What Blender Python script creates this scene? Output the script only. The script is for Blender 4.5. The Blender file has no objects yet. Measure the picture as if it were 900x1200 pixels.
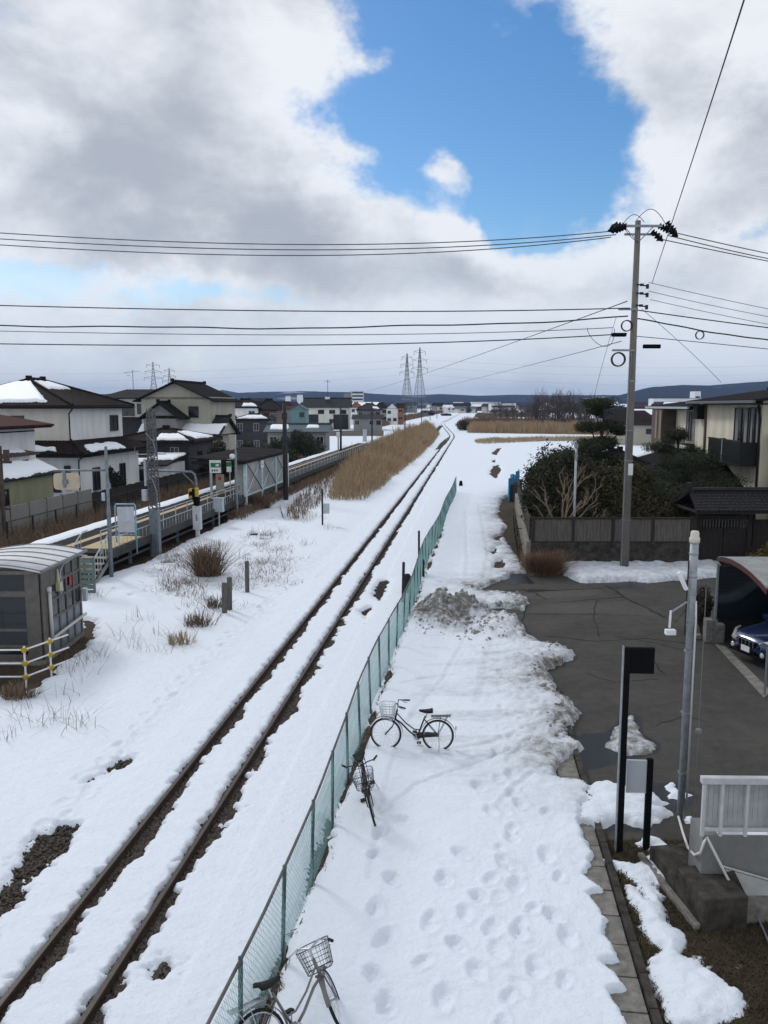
import bpy, bmesh, math, random
import numpy as np
from mathutils import Vector, Matrix, Euler
PI = math.pi
R = math.radians
rnd = random.Random(7)
scene = bpy.context.scene
COL = scene.collection

# ------------------------------------------------------------------ camera maths (photo 900x1200)
F, CH = 940.0, 7.3
PITCH = math.atan(125 / 940)
_c, _s = math.cos(PITCH), math.sin(PITCH)
def ray(px, py):
    u = (px - 450) / F; v = (600 - py) / F
    return (u, _c + v * _s, -_s + v * _c)
def G(px, py, z=0.0):
    r = ray(px, py); t = (z - CH) / r[2]
    return Vector((r[0] * t, r[1] * t, z))
def D(px, py, Y):
    r = ray(px, py); t = Y / r[1]
    return Vector((r[0] * t, Y, CH + r[2] * t))
def G2(px, py):
    p = G(px, py); return (p.x, p.y)
TH = math.atan(.112)          # heading of the railway
# centre line of the near track
_cy = np.array([-40., 0, 180, 192, 205, 300, 330, 350, 3000, 9000])
_cs = np.array([.1115, .1115, .1115, .085, .052, .052, .075, .115, .115, .115])
_yy = np.linspace(-40, 9000, 18081)
_ss = np.interp(_yy, _cy, _cs)
_xx = np.concatenate([[0], np.cumsum((_ss[1:] + _ss[:-1]) / 2 * np.diff(_yy))])
_xx += (-5.055) - np.interp(0, _yy, _xx)
def CX(y):
    return np.interp(y, _yy, _xx)
def T(t, y, z=0.0):
    return Vector((float(CX(y)) + t, y, z))

# ------------------------------------------------------------------ materials
def S(r, g, b):
    def f(c):
        c /= 255.0
        return c / 12.92 if c <= .04045 else ((c + .055) / 1.055) ** 2.4
    return (f(r), f(g), f(b))
MATS = {}
def mat(name, col, rough=.7, metal=0.0, noise=None, bump=None, col2=None, spec=None, coat=0, stretch=None, detail=6):
    if name in MATS: return MATS[name]
    m = bpy.data.materials.new(name); m.use_nodes = True
    nt = m.node_tree; b = nt.nodes['Principled BSDF']
    b.inputs['Roughness'].default_value = rough; b.inputs['Metallic'].default_value = metal
    if spec is not None: b.inputs['Specular IOR Level'].default_value = spec
    if coat: b.inputs['Coat Weight'].default_value = coat
    b.inputs['Base Color'].default_value = (*col, 1)
    if spec is None: b.inputs['Specular IOR Level'].default_value = .3
    vec = None
    if noise or bump:
        tc = nt.nodes.new('ShaderNodeTexCoord'); vec = tc.outputs['Object']
        if stretch:
            mp = nt.nodes.new('ShaderNodeMapping'); mp.inputs['Scale'].default_value = stretch
            nt.links.new(vec, mp.inputs['Vector']); vec = mp.outputs['Vector']
    if noise:
        sc, amt = noise
        n = nt.nodes.new('ShaderNodeTexNoise'); n.inputs['Scale'].default_value = sc
        n.inputs['Detail'].default_value = detail; n.inputs['Roughness'].default_value = .65
        nt.links.new(vec, n.inputs['Vector'])
        mr = nt.nodes.new('ShaderNodeMapRange'); mr.inputs[1].default_value = .3; mr.inputs[2].default_value = .7
        nt.links.new(n.outputs['Fac'], mr.inputs[0])
        mx = nt.nodes.new('ShaderNodeMix'); mx.data_type = 'RGBA'
        c2 = col2 if col2 else tuple(max(0, c * (1 - amt)) for c in col)
        c1 = col if col2 else tuple(min(1, c * (1 + amt * .5)) for c in col)
        mx.inputs[6].default_value = (*c1, 1); mx.inputs[7].default_value = (*c2, 1)
        nt.links.new(mr.outputs[0], mx.inputs[0]); nt.links.new(mx.outputs[2], b.inputs['Base Color'])
    if bump:
        sc, st = bump
        n2 = nt.nodes.new('ShaderNodeTexNoise'); n2.inputs['Scale'].default_value = sc; n2.inputs['Detail'].default_value = 5
        nt.links.new(vec, n2.inputs['Vector'])
        bp = nt.nodes.new('ShaderNodeBump'); bp.inputs['Strength'].default_value = st; bp.inputs['Distance'].default_value = .02
        nt.links.new(n2.outputs['Fac'], bp.inputs['Height']); nt.links.new(bp.outputs['Normal'], b.inputs['Normal'])
    MATS[name] = m
    return m

# ------------------------------------------------------------------ mesh builder
class MB:
    def __init__(s): s.v = []; s.f = []
    def add(s, vs, fs):
        o = len(s.v); s.v += [tuple(p) for p in vs]; s.f += [tuple(i + o for i in f) for f in fs]; return s
    def box(s, c, d, rot=None):
        x, y, z = d[0] / 2, d[1] / 2, d[2] / 2
        vs = [Vector((sx * x, sy * y, sz * z)) for sz in (-1, 1) for sy in (-1, 1) for sx in (-1, 1)]
        if rot is not None:
            m = Euler(rot).to_matrix(); vs = [m @ p for p in vs]
        c = Vector(c); vs = [p + c for p in vs]
        return s.add(vs, [(0, 2, 3, 1), (4, 5, 7, 6), (0, 1, 5, 4), (2, 6, 7, 3), (0, 4, 6, 2), (1, 3, 7, 5)])
    def bx(s, x0, x1, y0, y1, z0, z1):
        return s.box(((x0 + x1) / 2, (y0 + y1) / 2, (z0 + z1) / 2), (abs(x1 - x0), abs(y1 - y0), abs(z1 - z0)))
    def tube(s, pts, r, n=6, closed=False, cap=True):
        pts = [Vector(p) for p in pts]; N = len(pts)
        rs = r if isinstance(r, (list, tuple)) else [r] * N
        vs = []; up = None
        for i in range(N):
            if closed: t = pts[(i + 1) % N] - pts[i - 1]
            else: t = pts[min(i + 1, N - 1)] - pts[max(i - 1, 0)]
            if t.length < 1e-9: t = Vector((0, 0, 1))
            t.normalize()
            if up is None:
                a = Vector((0, 0, 1)) if abs(t.z) < .9 else Vector((1, 0, 0))
                up = (a - t * a.dot(t)).normalized()
            else:
                up = up - t * up.dot(t)
                if up.length < 1e-6:
                    a = Vector((1, 0, 0)) if abs(t.x) < .9 else Vector((0, 1, 0)); up = a - t * a.dot(t)
                up.normalize()
            w = t.cross(up)
            for k in range(n):
                a = 2 * PI * k / n
                vs.append(pts[i] + (up * math.cos(a) + w * math.sin(a)) * rs[i])
        fs = []
        for i in range(N if closed else N - 1):
            j = (i + 1) % N
            for k in range(n):
                k2 = (k + 1) % n
                fs.append((i * n + k, i * n + k2, j * n + k2, j * n + k))
        if cap and not closed:
            fs.append(tuple(range(n - 1, -1, -1))); fs.append(tuple((N - 1) * n + k for k in range(n)))
        return s.add(vs, fs)
    def bar(s, a, b, r, n=6): return s.tube([a, b], r, n)
    def grid(s, fn, nu, nv):
        vs = [fn(i / nu, j / nv) for j in range(nv + 1) for i in range(nu + 1)]
        fs = [(j * (nu + 1) + i, j * (nu + 1) + i + 1, (j + 1) * (nu + 1) + i + 1, (j + 1) * (nu + 1) + i) for j in range(nv) for i in range(nu)]
        return s.add(vs, fs)
    def lathe(s, prof, c=(0, 0, 0), n=16):
        vs = []; c = Vector(c)
        for (r, z) in prof:
            for k in range(n):
                a = 2 * PI * k / n; vs.append(c + Vector((r * math.cos(a), r * math.sin(a), z)))
        fs = []
        for i in range(len(prof) - 1):
            for k in range(n):
                k2 = (k + 1) % n
                fs.append((i * n + k, i * n + k2, (i + 1) * n + k2, (i + 1) * n + k))
        fs.append(tuple(range(n - 1, -1, -1))); fs.append(tuple((len(prof) - 1) * n + k for k in range(n)))
        return s.add(vs, fs)
    def prism(s, poly, z0, z1):
        n = len(poly)
        vs = [(p[0], p[1], z0) for p in poly] + [(p[0], p[1], z1) for p in poly]
        fs = [tuple(range(n - 1, -1, -1)), tuple(range(n, 2 * n))] + [(i, (i + 1) % n, n + (i + 1) % n, n + i) for i in range(n)]
        return s.add(vs, fs)
    def xf(s, m):
        s.v = [tuple(m @ Vector(p)) for p in s.v]; return s
    def build(s, name, m, parent=None, smooth=False, bevel=0, solid=0, subsurf=0, loc=None, rot=None):
        me = bpy.data.meshes.new(name); me.from_pydata(s.v, [], s.f); me.update()
        if m: me.materials.append(m)
        if smooth:
            me.polygons.foreach_set('use_smooth', [True] * len(me.polygons))
        o = bpy.data.objects.new(name, me); COL.objects.link(o)
        if parent: o.parent = parent
        if loc is not None: o.location = loc
        if rot is not None: o.rotation_euler = rot
        if solid:
            md = o.modifiers.new('solid', 'SOLIDIFY'); md.thickness = solid; md.offset = -1
        if bevel:
            md = o.modifiers.new('bevel', 'BEVEL'); md.width = bevel; md.segments = 2; md.limit_method = 'ANGLE'
        if subsurf:
            md = o.modifiers.new('sub', 'SUBSURF'); md.levels = md.render_levels = subsurf
        return o
    def build_each(s, name, m, parent=None, **kw):
        return s.build(name, m, parent, **kw)
def tag(o, label=None, cat=None, group=None, kind=None):
    if label: o['label'] = label
    if cat: o['category'] = cat
    if group: o['group'] = group
    if kind: o['kind'] = kind
    return o
def thing(name, label, cat, loc=(0, 0, 0), rz=0.0, group=None):
    o = bpy.data.objects.new(name, None); COL.objects.link(o)
    o.empty_display_size = .2
    o.location = loc; o.rotation_euler = (0, 0, rz)
    return tag(o, label, cat, group)
def npmesh(name, verts, faces, m, parent=None, smooth=False):
    """numpy arrays: verts (n,3), faces (k,3|4)"""
    me = bpy.data.meshes.new(name)
    nv, nf, k = len(verts), len(faces), faces.shape[1]
    me.vertices.add(nv); me.vertices.foreach_set('co', np.ascontiguousarray(verts, dtype=np.float32).ravel())
    me.loops.add(nf * k); me.loops.foreach_set('vertex_index', np.ascontiguousarray(faces, dtype=np.int32).ravel())
    me.polygons.add(nf); me.polygons.foreach_set('loop_start', np.arange(0, nf * k, k, dtype=np.int32))
    if smooth: me.polygons.foreach_set('use_smooth', np.ones(nf, dtype=bool))
    me.update(calc_edges=True)
    if m: me.materials.append(m)
    o = bpy.data.objects.new(name, me); COL.objects.link(o)
    if parent: o.parent = parent
    return o

# ------------------------------------------------------------------ noise
def _hash(ix, iy, seed):
    h = (ix.astype(np.int64) * 374761393 + iy.astype(np.int64) * 668265263 + seed * 974711) & 0xffffffff
    h = ((h ^ (h >> 13)) * 1274126177) & 0xffffffff
    h = h ^ (h >> 16)
    return (h & 0xffffff) / float(0xffffff)
def vnoise(x, y, seed=0):
    xi = np.floor(x); yi = np.floor(y); fx = x - xi; fy = y - yi
    fx = fx * fx * fx * (fx * (fx * 6 - 15) + 10); fy = fy * fy * fy * (fy * (fy * 6 - 15) + 10)
    a = _hash(xi, yi, seed); b = _hash(xi + 1, yi, seed); c = _hash(xi, yi + 1, seed); d = _hash(xi + 1, yi + 1, seed)
    return (a + (b - a) * fx) * (1 - fy) + (c + (d - c) * fx) * fy
def fbm(x, y, seed=0, octv=4, gain=.5):
    s = 0.0; a = 1.0; n = 0.0
    for o in range(octv):
        s = s + a * (vnoise(x * 2 ** o + 17.3 * o, y * 2 ** o - 9.1 * o, seed + o) - .5) * 2; n += a; a *= gain
    return s / n
def sdist(x, y, poly):
    """signed distance, negative inside"""
    P = np.array(poly, dtype=float); d = np.full(x.shape, 1e18); ins = np.zeros(x.shape, dtype=bool)
    for i in range(len(P)):
        ax, ay = P[i]; bx, by = P[(i + 1) % len(P)]
        ex, ey = bx - ax, by - ay; L = ex * ex + ey * ey + 1e-12
        t = np.clip(((x - ax) * ex + (y - ay) * ey) / L, 0, 1)
        dx = x - ax - t * ex; dy = y - ay - t * ey
        d = np.minimum(d, dx * dx + dy * dy)
        if ay != by:
            cond = ((ay > y) != (by > y)) & (x < (bx - ax) * (y - ay) / (by - ay) + ax)
            ins ^= cond
    d = np.sqrt(d)
    return np.where(ins, -d, d)
def pxpoly(l): return [G2(*p) for p in l]
# ================================================================== GROUND AND SNOW
BARE_LOT = pxpoly([(558, 691), (569, 696), (607, 699), (619, 704), (613, 715), (590, 713), (569, 714), (582, 724), (604, 736), (619, 749), (632, 757), (656, 760),
    (675, 769), (656, 780), (635, 789), (644, 792), (652, 814), (669, 827), (683, 836), (672, 847), (667, 858), (672, 873), (684, 878), (667, 889), (655, 903), (654, 915),
    (684, 921), (689, 930), (682, 950), (678, 973), (697, 1006), (686, 1031), (711, 1050), (687, 1053), (714, 1081), (711, 1106), (725, 1131), (706, 1137), (735, 1164),
    (717, 1173), (733, 1192), (745, 1230), (760, 1500)]) + [(45, 4), (45, 70), (12, 70)] + pxpoly([(588, 586), (582, 604), (594, 617), (588, 628), (597, 642), (609, 657), (616, 672), (598, 673), (595, 678), (570, 687)])
ISLES = [  # px polygon, height, dirt
    ([(684, 930), (692, 923), (714, 919), (724, 923), (761, 929), (783, 943), (769, 948), (790, 950), (786, 956), (753, 970), (725, 964), (703, 973), (680, 966), (676, 945)], .16, .05),
    ([(743, 989), (760, 984), (780, 991), (792, 995), (792, 1003), (785, 1014), (792, 1037), (772, 1040), (765, 1036), (778, 1053), (774, 1059), (783, 1070), (786, 1081), (800, 1095), (797, 1114), (791, 1120), (811, 1128), (856, 1159), (875, 1175), (870, 1190), (853, 1200), (790, 1208), (772, 1170), (761, 1148), (756, 1134), (769, 1117), (778, 1114), (761, 1103), (747, 1075), (736, 1059), (728, 1037), (744, 1039), (760, 1058), (752, 1046), (732, 1026), (707, 1010), (742, 1012), (768, 1000)], .13, .0),
    ([(725, 851), (719, 856), (712, 876), (730, 886), (767, 883), (768, 875), (755, 867), (747, 858), (744, 842), (739, 838)], .13, .62),
    ([(655, 666), (670, 660), (700, 659), (725, 657), (761, 656), (800, 655), (812, 645), (822, 642), (842, 660), (847, 675), (817, 679), (790, 680), (761, 683), (740, 681), (705, 683), (680, 683), (664, 675)], .27, .25),
    ([(779, 921), (788, 918), (797, 926), (810, 932), (805, 936), (783, 936)], .09, 0),
    ([(800, 960), (812, 955), (812, 966), (803, 965)], .08, 0),
    ([(862, 1128), (873, 1126), (873, 1134), (863, 1137)], .07, 0), ([(828, 1135), (834, 1133), (834, 1140), (828, 1141)], .05, 0),
    ([(811, 1126), (822, 1122), (822, 1128), (812, 1130)], .05, 0),
    ([(593, 640), (606, 652), (615, 672), (600, 672), (588, 655), (585, 640)], .12, .75),
]
for i, (p, h, dt) in enumerate(ISLES): ISLES[i] = (pxpoly(p), h, dt)
BARES = [pxpoly(p) for p in (
    [(-60, 1140), (-15, 1056), (14, 1028), (44, 990), (70, 970), (90, 971), (70, 1000), (48, 1026), (28, 1046), (0, 1086), (-25, 1140)],
    [(106, 917), (120, 906), (140, 894), (162, 889), (152, 899), (130, 907)],
    [(184, 1140), (195, 1134), (202, 1140), (190, 1146)],
    [(437, 700), (441, 688), (450, 680), (458, 682), (450, 692), (446, 706)],
    [(425, 718), (434, 714), (428, 728)],
    [(509, 528), (516, 519), (522, 514), (524, 519), (516, 526)], [(510, 504), (516, 496), (518, 500), (513, 508)],
    [(523, 514), (528, 510), (526, 518)],
    [(575, 532), (582, 526), (588, 525), (581, 534)], [(576, 541), (581, 538), (580, 543)], [(573, 556), (578, 546), (585, 545), (587, 552), (582, 562), (579, 560)],
    [(112, 740), (108, 752), (95, 764), (68, 782), (62, 792), (45, 806), (20, 816), (-40, 818), (-40, 740), (60, 720)],
    [(95, 728), (106, 726), (113, 731), (108, 742), (96, 742)],
    [(385, 965), (392, 958), (388, 975), (380, 990)],
    [(572, 648), (585, 640), (580, 652)], [(578, 660), (590, 656), (592, 668), (580, 668)], [(576, 632), (588, 628), (584, 636)],
)]
PLAT_BARE = [T(-15.2, 20)[:2], T(-15.2, 135)[:2], T(-10.4, 135)[:2], T(-10.4, 52)[:2], T(-10.1, 36)[:2], T(-11.0, 31)[:2], T(-11.9, 28)[:2]]
FEET = [(438, 1010), (458, 1040), (440, 1075), (450, 1110), (437, 1155), (452, 1190), (446, 985), (472, 968), (600, 990), (605, 1045), (625, 1075), (608, 1105),
        (628, 1145), (596, 1180), (560, 1062), (545, 1082), (578, 1100), (535, 1118), (558, 1150), (520, 1180), (575, 1040), (590, 1020), (640, 1010), (655, 1035), (648, 1085), (665, 1110), (660, 1160), (540, 1010), (520, 1040),
        (505, 1090), (495, 1140), (575, 960), (610, 950), (640, 960), (560, 930), (600, 915)]
FEETXY = [G2(*p) for p in FEET]
_r = random.Random(3)
for off, dr, y0, n_ in ((5.6, .06, 8.5, 22),):   # lines of older, softened prints
    for k in range(n_):
        y = y0 + k * .62 + _r.uniform(-.06, .06); FEETXY.append((float(CX(y)) + off + dr * k * .3 + (.11 if k % 2 else -.11) + _r.uniform(-.05, .05), y))
for k in range(70):                                   # one walker's line left of the rails
    y = 13 + k * .42; FEETXY.append((float(CX(y)) - 2.3 + (.12 if k % 2 else -.12) + .25 * math.sin(y * .2), y))

RUTS = [(pxpoly(l), dp, w) for l, dp, w in (([(672, 862), (620, 878), (560, 900), (490, 925), (450, 960)], .03, .05), ([(655, 792), (600, 803), (530, 796), (470, 806)], .025, .05), ([(660, 850), (600, 868), (540, 884), (500, 890)], .03, .06), ([(660, 868), (600, 890), (550, 896)], .025, .05),
    ([(640, 800), (580, 820), (500, 815)], .02, .10), ([(560, 705), (540, 760), (520, 800), (470, 860), (450, 940), (430, 1040)], .02, .05), ([(600, 700), (570, 770), (560, 830)], .02, .10), ([(545, 600), (548, 660), (545, 700)], .02, .10), ([(560, 590), (572, 650), (566, 690)], .02, .10), ([(585, 950), (600, 930), (620, 915)], .03, .07))]
RAIL_T = (-.56, .56)
def snow_z(x, y):
    """height of the snow surface and its dirt; negative where the ground is bare"""
    sh = x.shape; x = x.ravel(); y = y.ravel()
    cx = CX(y); t = x - cx
    d = .15 + .05 * fbm(x * .35, y * .35, 1, 3) + .018 * fbm(x * 2.1, y * 2.1, 5, 3)
    dirt = np.zeros_like(d)
    near = y < 260
    # bank along the platform, gentle swale left of the track
    d += np.where(near, .28 * np.exp(-((t + 9.0) / .9) ** 2) * np.clip((y - 30) / 6, 0, 1) * (1 + .7 * fbm(x * .9, y * .9, 8, 3)), 0)
    d += np.where(near, .08 * fbm(x * .8, y * .8, 9, 3) * np.exp(-((t + 6) / 2.5) ** 2), 0)
    d += np.where(y < 45, .010 * fbm(x * 4.5, y * 4.5, 6, 3) + .012 * np.abs(fbm(x * 1.3, y * 1.3, 7, 4)), 0)
    d -= np.where(near, .05 * np.exp(-((t + 1.9) / .6) ** 2), 0)
    # track bed: snow between and outside the rails, melted back beside each rail
    tz = np.abs(t) < 1.5
    d = np.where(tz, .125 + .02 * fbm(x * 1.6, y * 1.6, 11, 3) - .015 * np.abs(np.sin(y * PI / .62)) , d)
    far_f = np.clip((60 - y) / 45, 0, 1)
    def edge(sd, h=.15, k=.10): return np.where(sd > 0, h * (1 - np.exp(-sd / k)), np.maximum(sd * .8, -.06))
    teeth = .07 * np.maximum(0, np.sin(y * 2 * PI / .62)) ** 3
    for rt, wmax in ((-.56, .30), (.56, .40)):
        g = .085 + .07 * (1 - far_f) + far_f * (wmax - .08) * np.clip(.55 + .9 * fbm(y * .9 + rt * 7, y * .02, 21 + int(rt * 10), 4), 0.12, 1.3)
        g = g + .17 * fbm(x * 4.5, y * 4.5, 33, 4, .68) - teeth * .9 + .04 * (1 - far_f)
        lf = .095 + .055 * (1 - far_f) + .14 * fbm(x * 6.0, y * 6., 41, 4, .65)
        sd = np.maximum(t - (rt + g), (rt - lf) - t)
        d = np.minimum(d, edge(sd, .15, .05))
    # irregular jitter for every melt edge
    j = .17 * fbm(x * 2.0, y * 2.0, 51, 5, .62) + .13 * fbm(x * 7, y * 7, 57, 4, .65)
    sel = np.where(near & (x > 1.5) & (y > 3) & (y < 75))[0]
    xs, ys = x[sel], y[sel]
    sdl = sdist(xs, ys, BARE_LOT) + j[sel] * np.clip(ys / 25, .45, 1)
    # deeper, dirtier snow pushed to the edge of the lot
    rim = np.exp(-((sdl - .7) / .6) ** 2) * np.clip((ys - 14) / 3, 0, 1) * np.clip((33 - ys) / 5, 0, 1)
    d[sel] += rim * (.06 + .22 * np.maximum(0, fbm(xs * 1.6, ys * 1.6, 61, 4)) + .13 * np.abs(fbm(xs * 5, ys * 5, 62, 3)))
    dirt[sel] += .72 * np.exp(-np.maximum(sdl, 0) / .8) * np.clip((ys - 13) / 3, 0, 1) * (1 + .9 * fbm(xs * 1.5, ys * 1.5, 63, 3)) * (sdl > -.3)
    d[sel] = np.minimum(d[sel], edge(sdl, .34, .13))
    for poly, h, dt in ISLES:
        bx = [p[0] for p in poly]; by = [p[1] for p in poly]
        q = np.where((x > min(bx) - 1) & (x < max(bx) + 1) & (y > min(by) - 1) & (y < max(by) + 1))[0]
        if not len(q): continue
        sd = -sdist(x[q], y[q], poly) + j[q] * .60 + .02
        if h > .3:
            hh = h * (1 + .6 * fbm(x[q] * .9, y[q] * .9, 71, 4)) + .09 * fbm(x[q] * 3.5, y[q] * 3.5, 72, 4) + 1.15 * np.exp(-((x[q] - G(822, 655).x) ** 2 / .8 + (y[q] - G(822, 657).y) ** 2 / 1.2))
            e = np.where(sd > 0, hh * (1 - np.exp(-sd / .5)), np.maximum(sd * .8, -.06))
        else:
            e = edge(sd, h * (1 + .3 * fbm(x[q] * 2, y[q] * 2, 73, 3)), .12) + np.where(sd > .05, .035 * fbm(x[q] * 5, y[q] * 5, 75, 3), 0)
        up = e > d[q]
        d[q] = np.maximum(d[q], e)
        dirt[q] = np.where(up, dt * (1 + .8 * fbm(x[q] * 3, y[q] * 3, 77, 3)) + .25 * np.exp(-np.maximum(sd, 0) / .08) * (dt > .03), dirt[q])
    for poly in BARES:
        bx = [p[0] for p in poly]; by = [p[1] for p in poly]
        q = np.where((x > min(bx) - 1) & (x < max(bx) + 1) & (y > min(by) - 1) & (y < max(by) + 1))[0]
        if len(q):
            sd = sdist(x[q], y[q], poly) + j[q] * 1.2
            d[q] = np.minimum(d[q], edge(sd, .15, .12))
    q = np.where((t > -16.5) & (t < -9) & (y > 20) & (y < 140))[0]
    if len(q):
        sd = sdist(x[q], y[q], PLAT_BARE) + j[q] * 1.3
        d[q] = np.minimum(d[q], edge(sd, .6, .5))
    # strip of weeds and thin snow below the chain fence and beyond
    q = np.where((t > -20.5) & (t < -16.6) & (y > 20) & (y < 120))[0]
    if len(q): d[q] = np.minimum(d[q], .08 + .14 * fbm(x[q] * .9, y[q] * .9, 81, 4) - .06)
    # thin snow and soil under the green fence
    ft = x - (-1.86 + .12981 * (y - 6.2))
    q = np.where((np.abs(ft) < .6) & (y < 48))[0]
    if len(q):
        sd = np.abs(ft[q] - .05) - .10 * np.clip(.3 + 1.6 * fbm(y[q] * .9, x[q] * .1, 83, 3), -.6, 1)
        d[q] = np.minimum(d[q], edge(sd, .16, .14))
    # melted mottling among the weeds left of the track
    q = np.where((t < -4.5) & (t > -9.6) & (y > 28) & (y < 62))[0]
    if len(q):
        w = fbm(x[q] * 1.1, y[q] * 1.1, 87, 4) - .30 + .3 * (1 - np.clip(np.abs(y[q] - 42) / 14, 0, 1)) - .25 * np.clip((t[q] + 6.4) / 1.5, 0, 1)
        d[q] = np.where(w > .28, np.minimum(d[q], .15 - (w - .28) * 1.6), d[q])
    # dirty ploughed heap
    hx, hy = G2(522, 727)
    q = np.where((np.abs(x - hx) < 4.5) & (np.abs(y - hy) < 5))[0]
    if len(q):
        ux = x[q] - hx; uy = y[q] - hy
        rr = np.sqrt((ux / 1.45) ** 2 + (uy / 1.6) ** 2) + .25 * fbm(x[q] * 1.4, y[q] * 1.4, 91, 4)
        hh = np.clip(1.15 - rr, 0, 1)
        d[q] += .95 * hh ** 1.2 * (.8 + .45 * fbm(x[q] * 2.6, y[q] * 2.6, 93, 4)) + .10 * (hh > .02) * np.abs(fbm(x[q] * 5, y[q] * 5, 95, 3))
        dirt[q] = np.maximum(dirt[q], np.clip(hh * 2.4, 0, 1) * (.80 + .5 * fbm(x[q] * 2, y[q] * 2, 97, 4)))
        # spill to the lower right of the heap
        rr2 = np.sqrt(((ux - 1.7 + .45 * uy) / 1.6) ** 2 + ((uy + 1.2) / 1.9) ** 2) + .35 * fbm(x[q] * 1.7, y[q] * 1.7, 99, 4)
        h2 = np.clip(1 - rr2, 0, 1) * (d[q] > 0)
        d[q] += .38 * h2 * (.6 + .8 * np.abs(fbm(x[q] * 3, y[q] * 3, 101, 4)))
        dirt[q] = np.maximum(dirt[q], np.clip(h2 * 1.6, 0, 1) * (.32 + .6 * np.maximum(0, fbm(x[q] * 2.5, y[q] * 2.5, 103, 4))))
    # wheel-worn grey sweep on the path by the lot
    gx, gy = G2(625, 872)
    q = np.where((np.abs(x - gx) < 3) & (np.abs(y - gy) < 3))[0]
    if len(q):
        k = np.exp(-((x[q] - gx) / 1.0) ** 2 - ((y[q] - gy - .25 * (x[q] - gx)) / .7) ** 2)
        dirt[q] = np.maximum(dirt[q], .40 * k * (.7 + .9 * fbm(x[q] * 1.1 - y[q] * 2.2, y[q] * 3.5, 105, 4)))
    # rutted, trodden snow over the path
    q = np.where((t > 3.6) & (t < 9.5) & (y > 13) & (y < 40) & (d > .05))[0]
    if len(q):
        a = np.clip((y[q] - 13) / 3, 0, 1) * np.clip((38 - y[q]) / 6, 0, 1)
        d[q] += a * (.022 * fbm(x[q] * 2.2, y[q] * 5.5, 111, 4) + .012 * fbm(x[q] * 7, y[q] * 7, 113, 2))
        dirt[q] += a * np.maximum(0, .34 * fbm(x[q] * .6, y[q] * 2.6, 115, 5))
    q = np.where((t > 3.6) & (t < 9) & (y < 16) & (d > .05))[0]
    if len(q): d[q] += .035 * fbm(x[q] * 1.5, y[q] * 1.5, 117, 4)
    for (l_, dep, wd) in RUTS:
        bx = [p[0] for p in l_]; by = [p[1] for p in l_]
        q = np.where((x > min(bx) - .3) & (x < max(bx) + .3) & (y > min(by) - .3) & (y < max(by) + .3) & (d > .05))[0]
        if len(q):
            xx_ = x[q] + .06 * fbm(x[q] * .8, y[q] * .8, 161, 3); yy_ = y[q] + .06 * fbm(x[q] * .8, y[q] * .8, 163, 3); dd = np.full(len(q), 9.)
            for (ax, ay), (bx_, by_) in zip(l_[:-1], l_[1:]):
                ex, ey = bx_ - ax, by_ - ay; t_ = np.clip(((xx_ - ax) * ex + (yy_ - ay) * ey) / (ex * ex + ey * ey), 0, 1); dd = np.minimum(dd, np.hypot(xx_ - ax - t_ * ex, yy_ - ay - t_ * ey))
            d[q] += -dep * np.exp(-(dd / wd) ** 4) + dep * .5 * np.exp(-((dd - wd * 1.7) / (wd * .5)) ** 2)
            dirt[q] += .10 * np.exp(-(dd / wd) ** 2)
    for i, (fx, fy) in enumerate(FEETXY):
        q = np.where((np.abs(x - fx) < .4) & (np.abs(y - fy) < .4))[0]
        if len(q):
            fresh = i < len(FEET); an = (i * 1.7 % 1 - .5) * 1.1; sc = .85 + .4 * ((i * 2.31) % 1); ux = (x[q] - fx) * math.cos(an) + (y[q] - fy) * math.sin(an); uy = (y[q] - fy) * math.cos(an) - (x[q] - fx) * math.sin(an)
            rr = np.sqrt((ux / (.095 * sc)) ** 2 + (uy / (.165 * sc)) ** 2) + .22 * fbm(x[q] * 9, y[q] * 9, 121, 3)
            dp = (.095 if i < 8 else .045 + .05 * ((i * 3.7) % 1) if fresh else .02 + .03 * ((i * 5.3) % 1))
            d[q] = np.where(d[q] > .03, d[q] - dp * np.exp(-np.abs(rr) ** 4) * (1 + .35 * fbm(x[q] * 14, y[q] * 14, 123, 2)) + .022 * np.exp(-((rr - 1.35) / .25) ** 2), d[q])
    dirt = np.clip(dirt, 0, 1)
    return d.reshape(sh), dirt.reshape(sh)
def snow_at(x, y):
    z, _ = snow_z(np.array([float(x)]), np.array([float(y)])); return max(float(z[0]), 0.0)

ys = [-40., -15, 0, 4]
y = 6.0
while y < 9000:
    ys.append(y); y *= 1.0032 if y < 45 else (1.007 if y < 260 else 1.02)
ys = np.array(ys); NU = 860
us = np.linspace(-1, 1, NU)
YY, UU = np.meshgrid(ys, us, indexing='ij')
XX = np.where(YY > 0, .10 * YY, 0) * (YY < 200) + UU * (9.5 + .70 * np.maximum(YY, 0)) + np.where(YY >= 200, 20., 0)
ZZ, DIRT = snow_z(XX, YY)
def grid_faces(nr, nc):
    a = (np.arange(nr - 1)[:, None] * nc + np.arange(nc - 1)[None, :]).ravel()
    return np.stack([a, a + 1, a + nc + 1, a + nc], 1)
FACES = grid_faces(len(ys), NU)
def vattr(o, name, vals):
    at = o.data.attributes.new(name, 'FLOAT', 'POINT'); at.data.foreach_set('value', np.ascontiguousarray(vals, dtype=np.float32).ravel())

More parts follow.
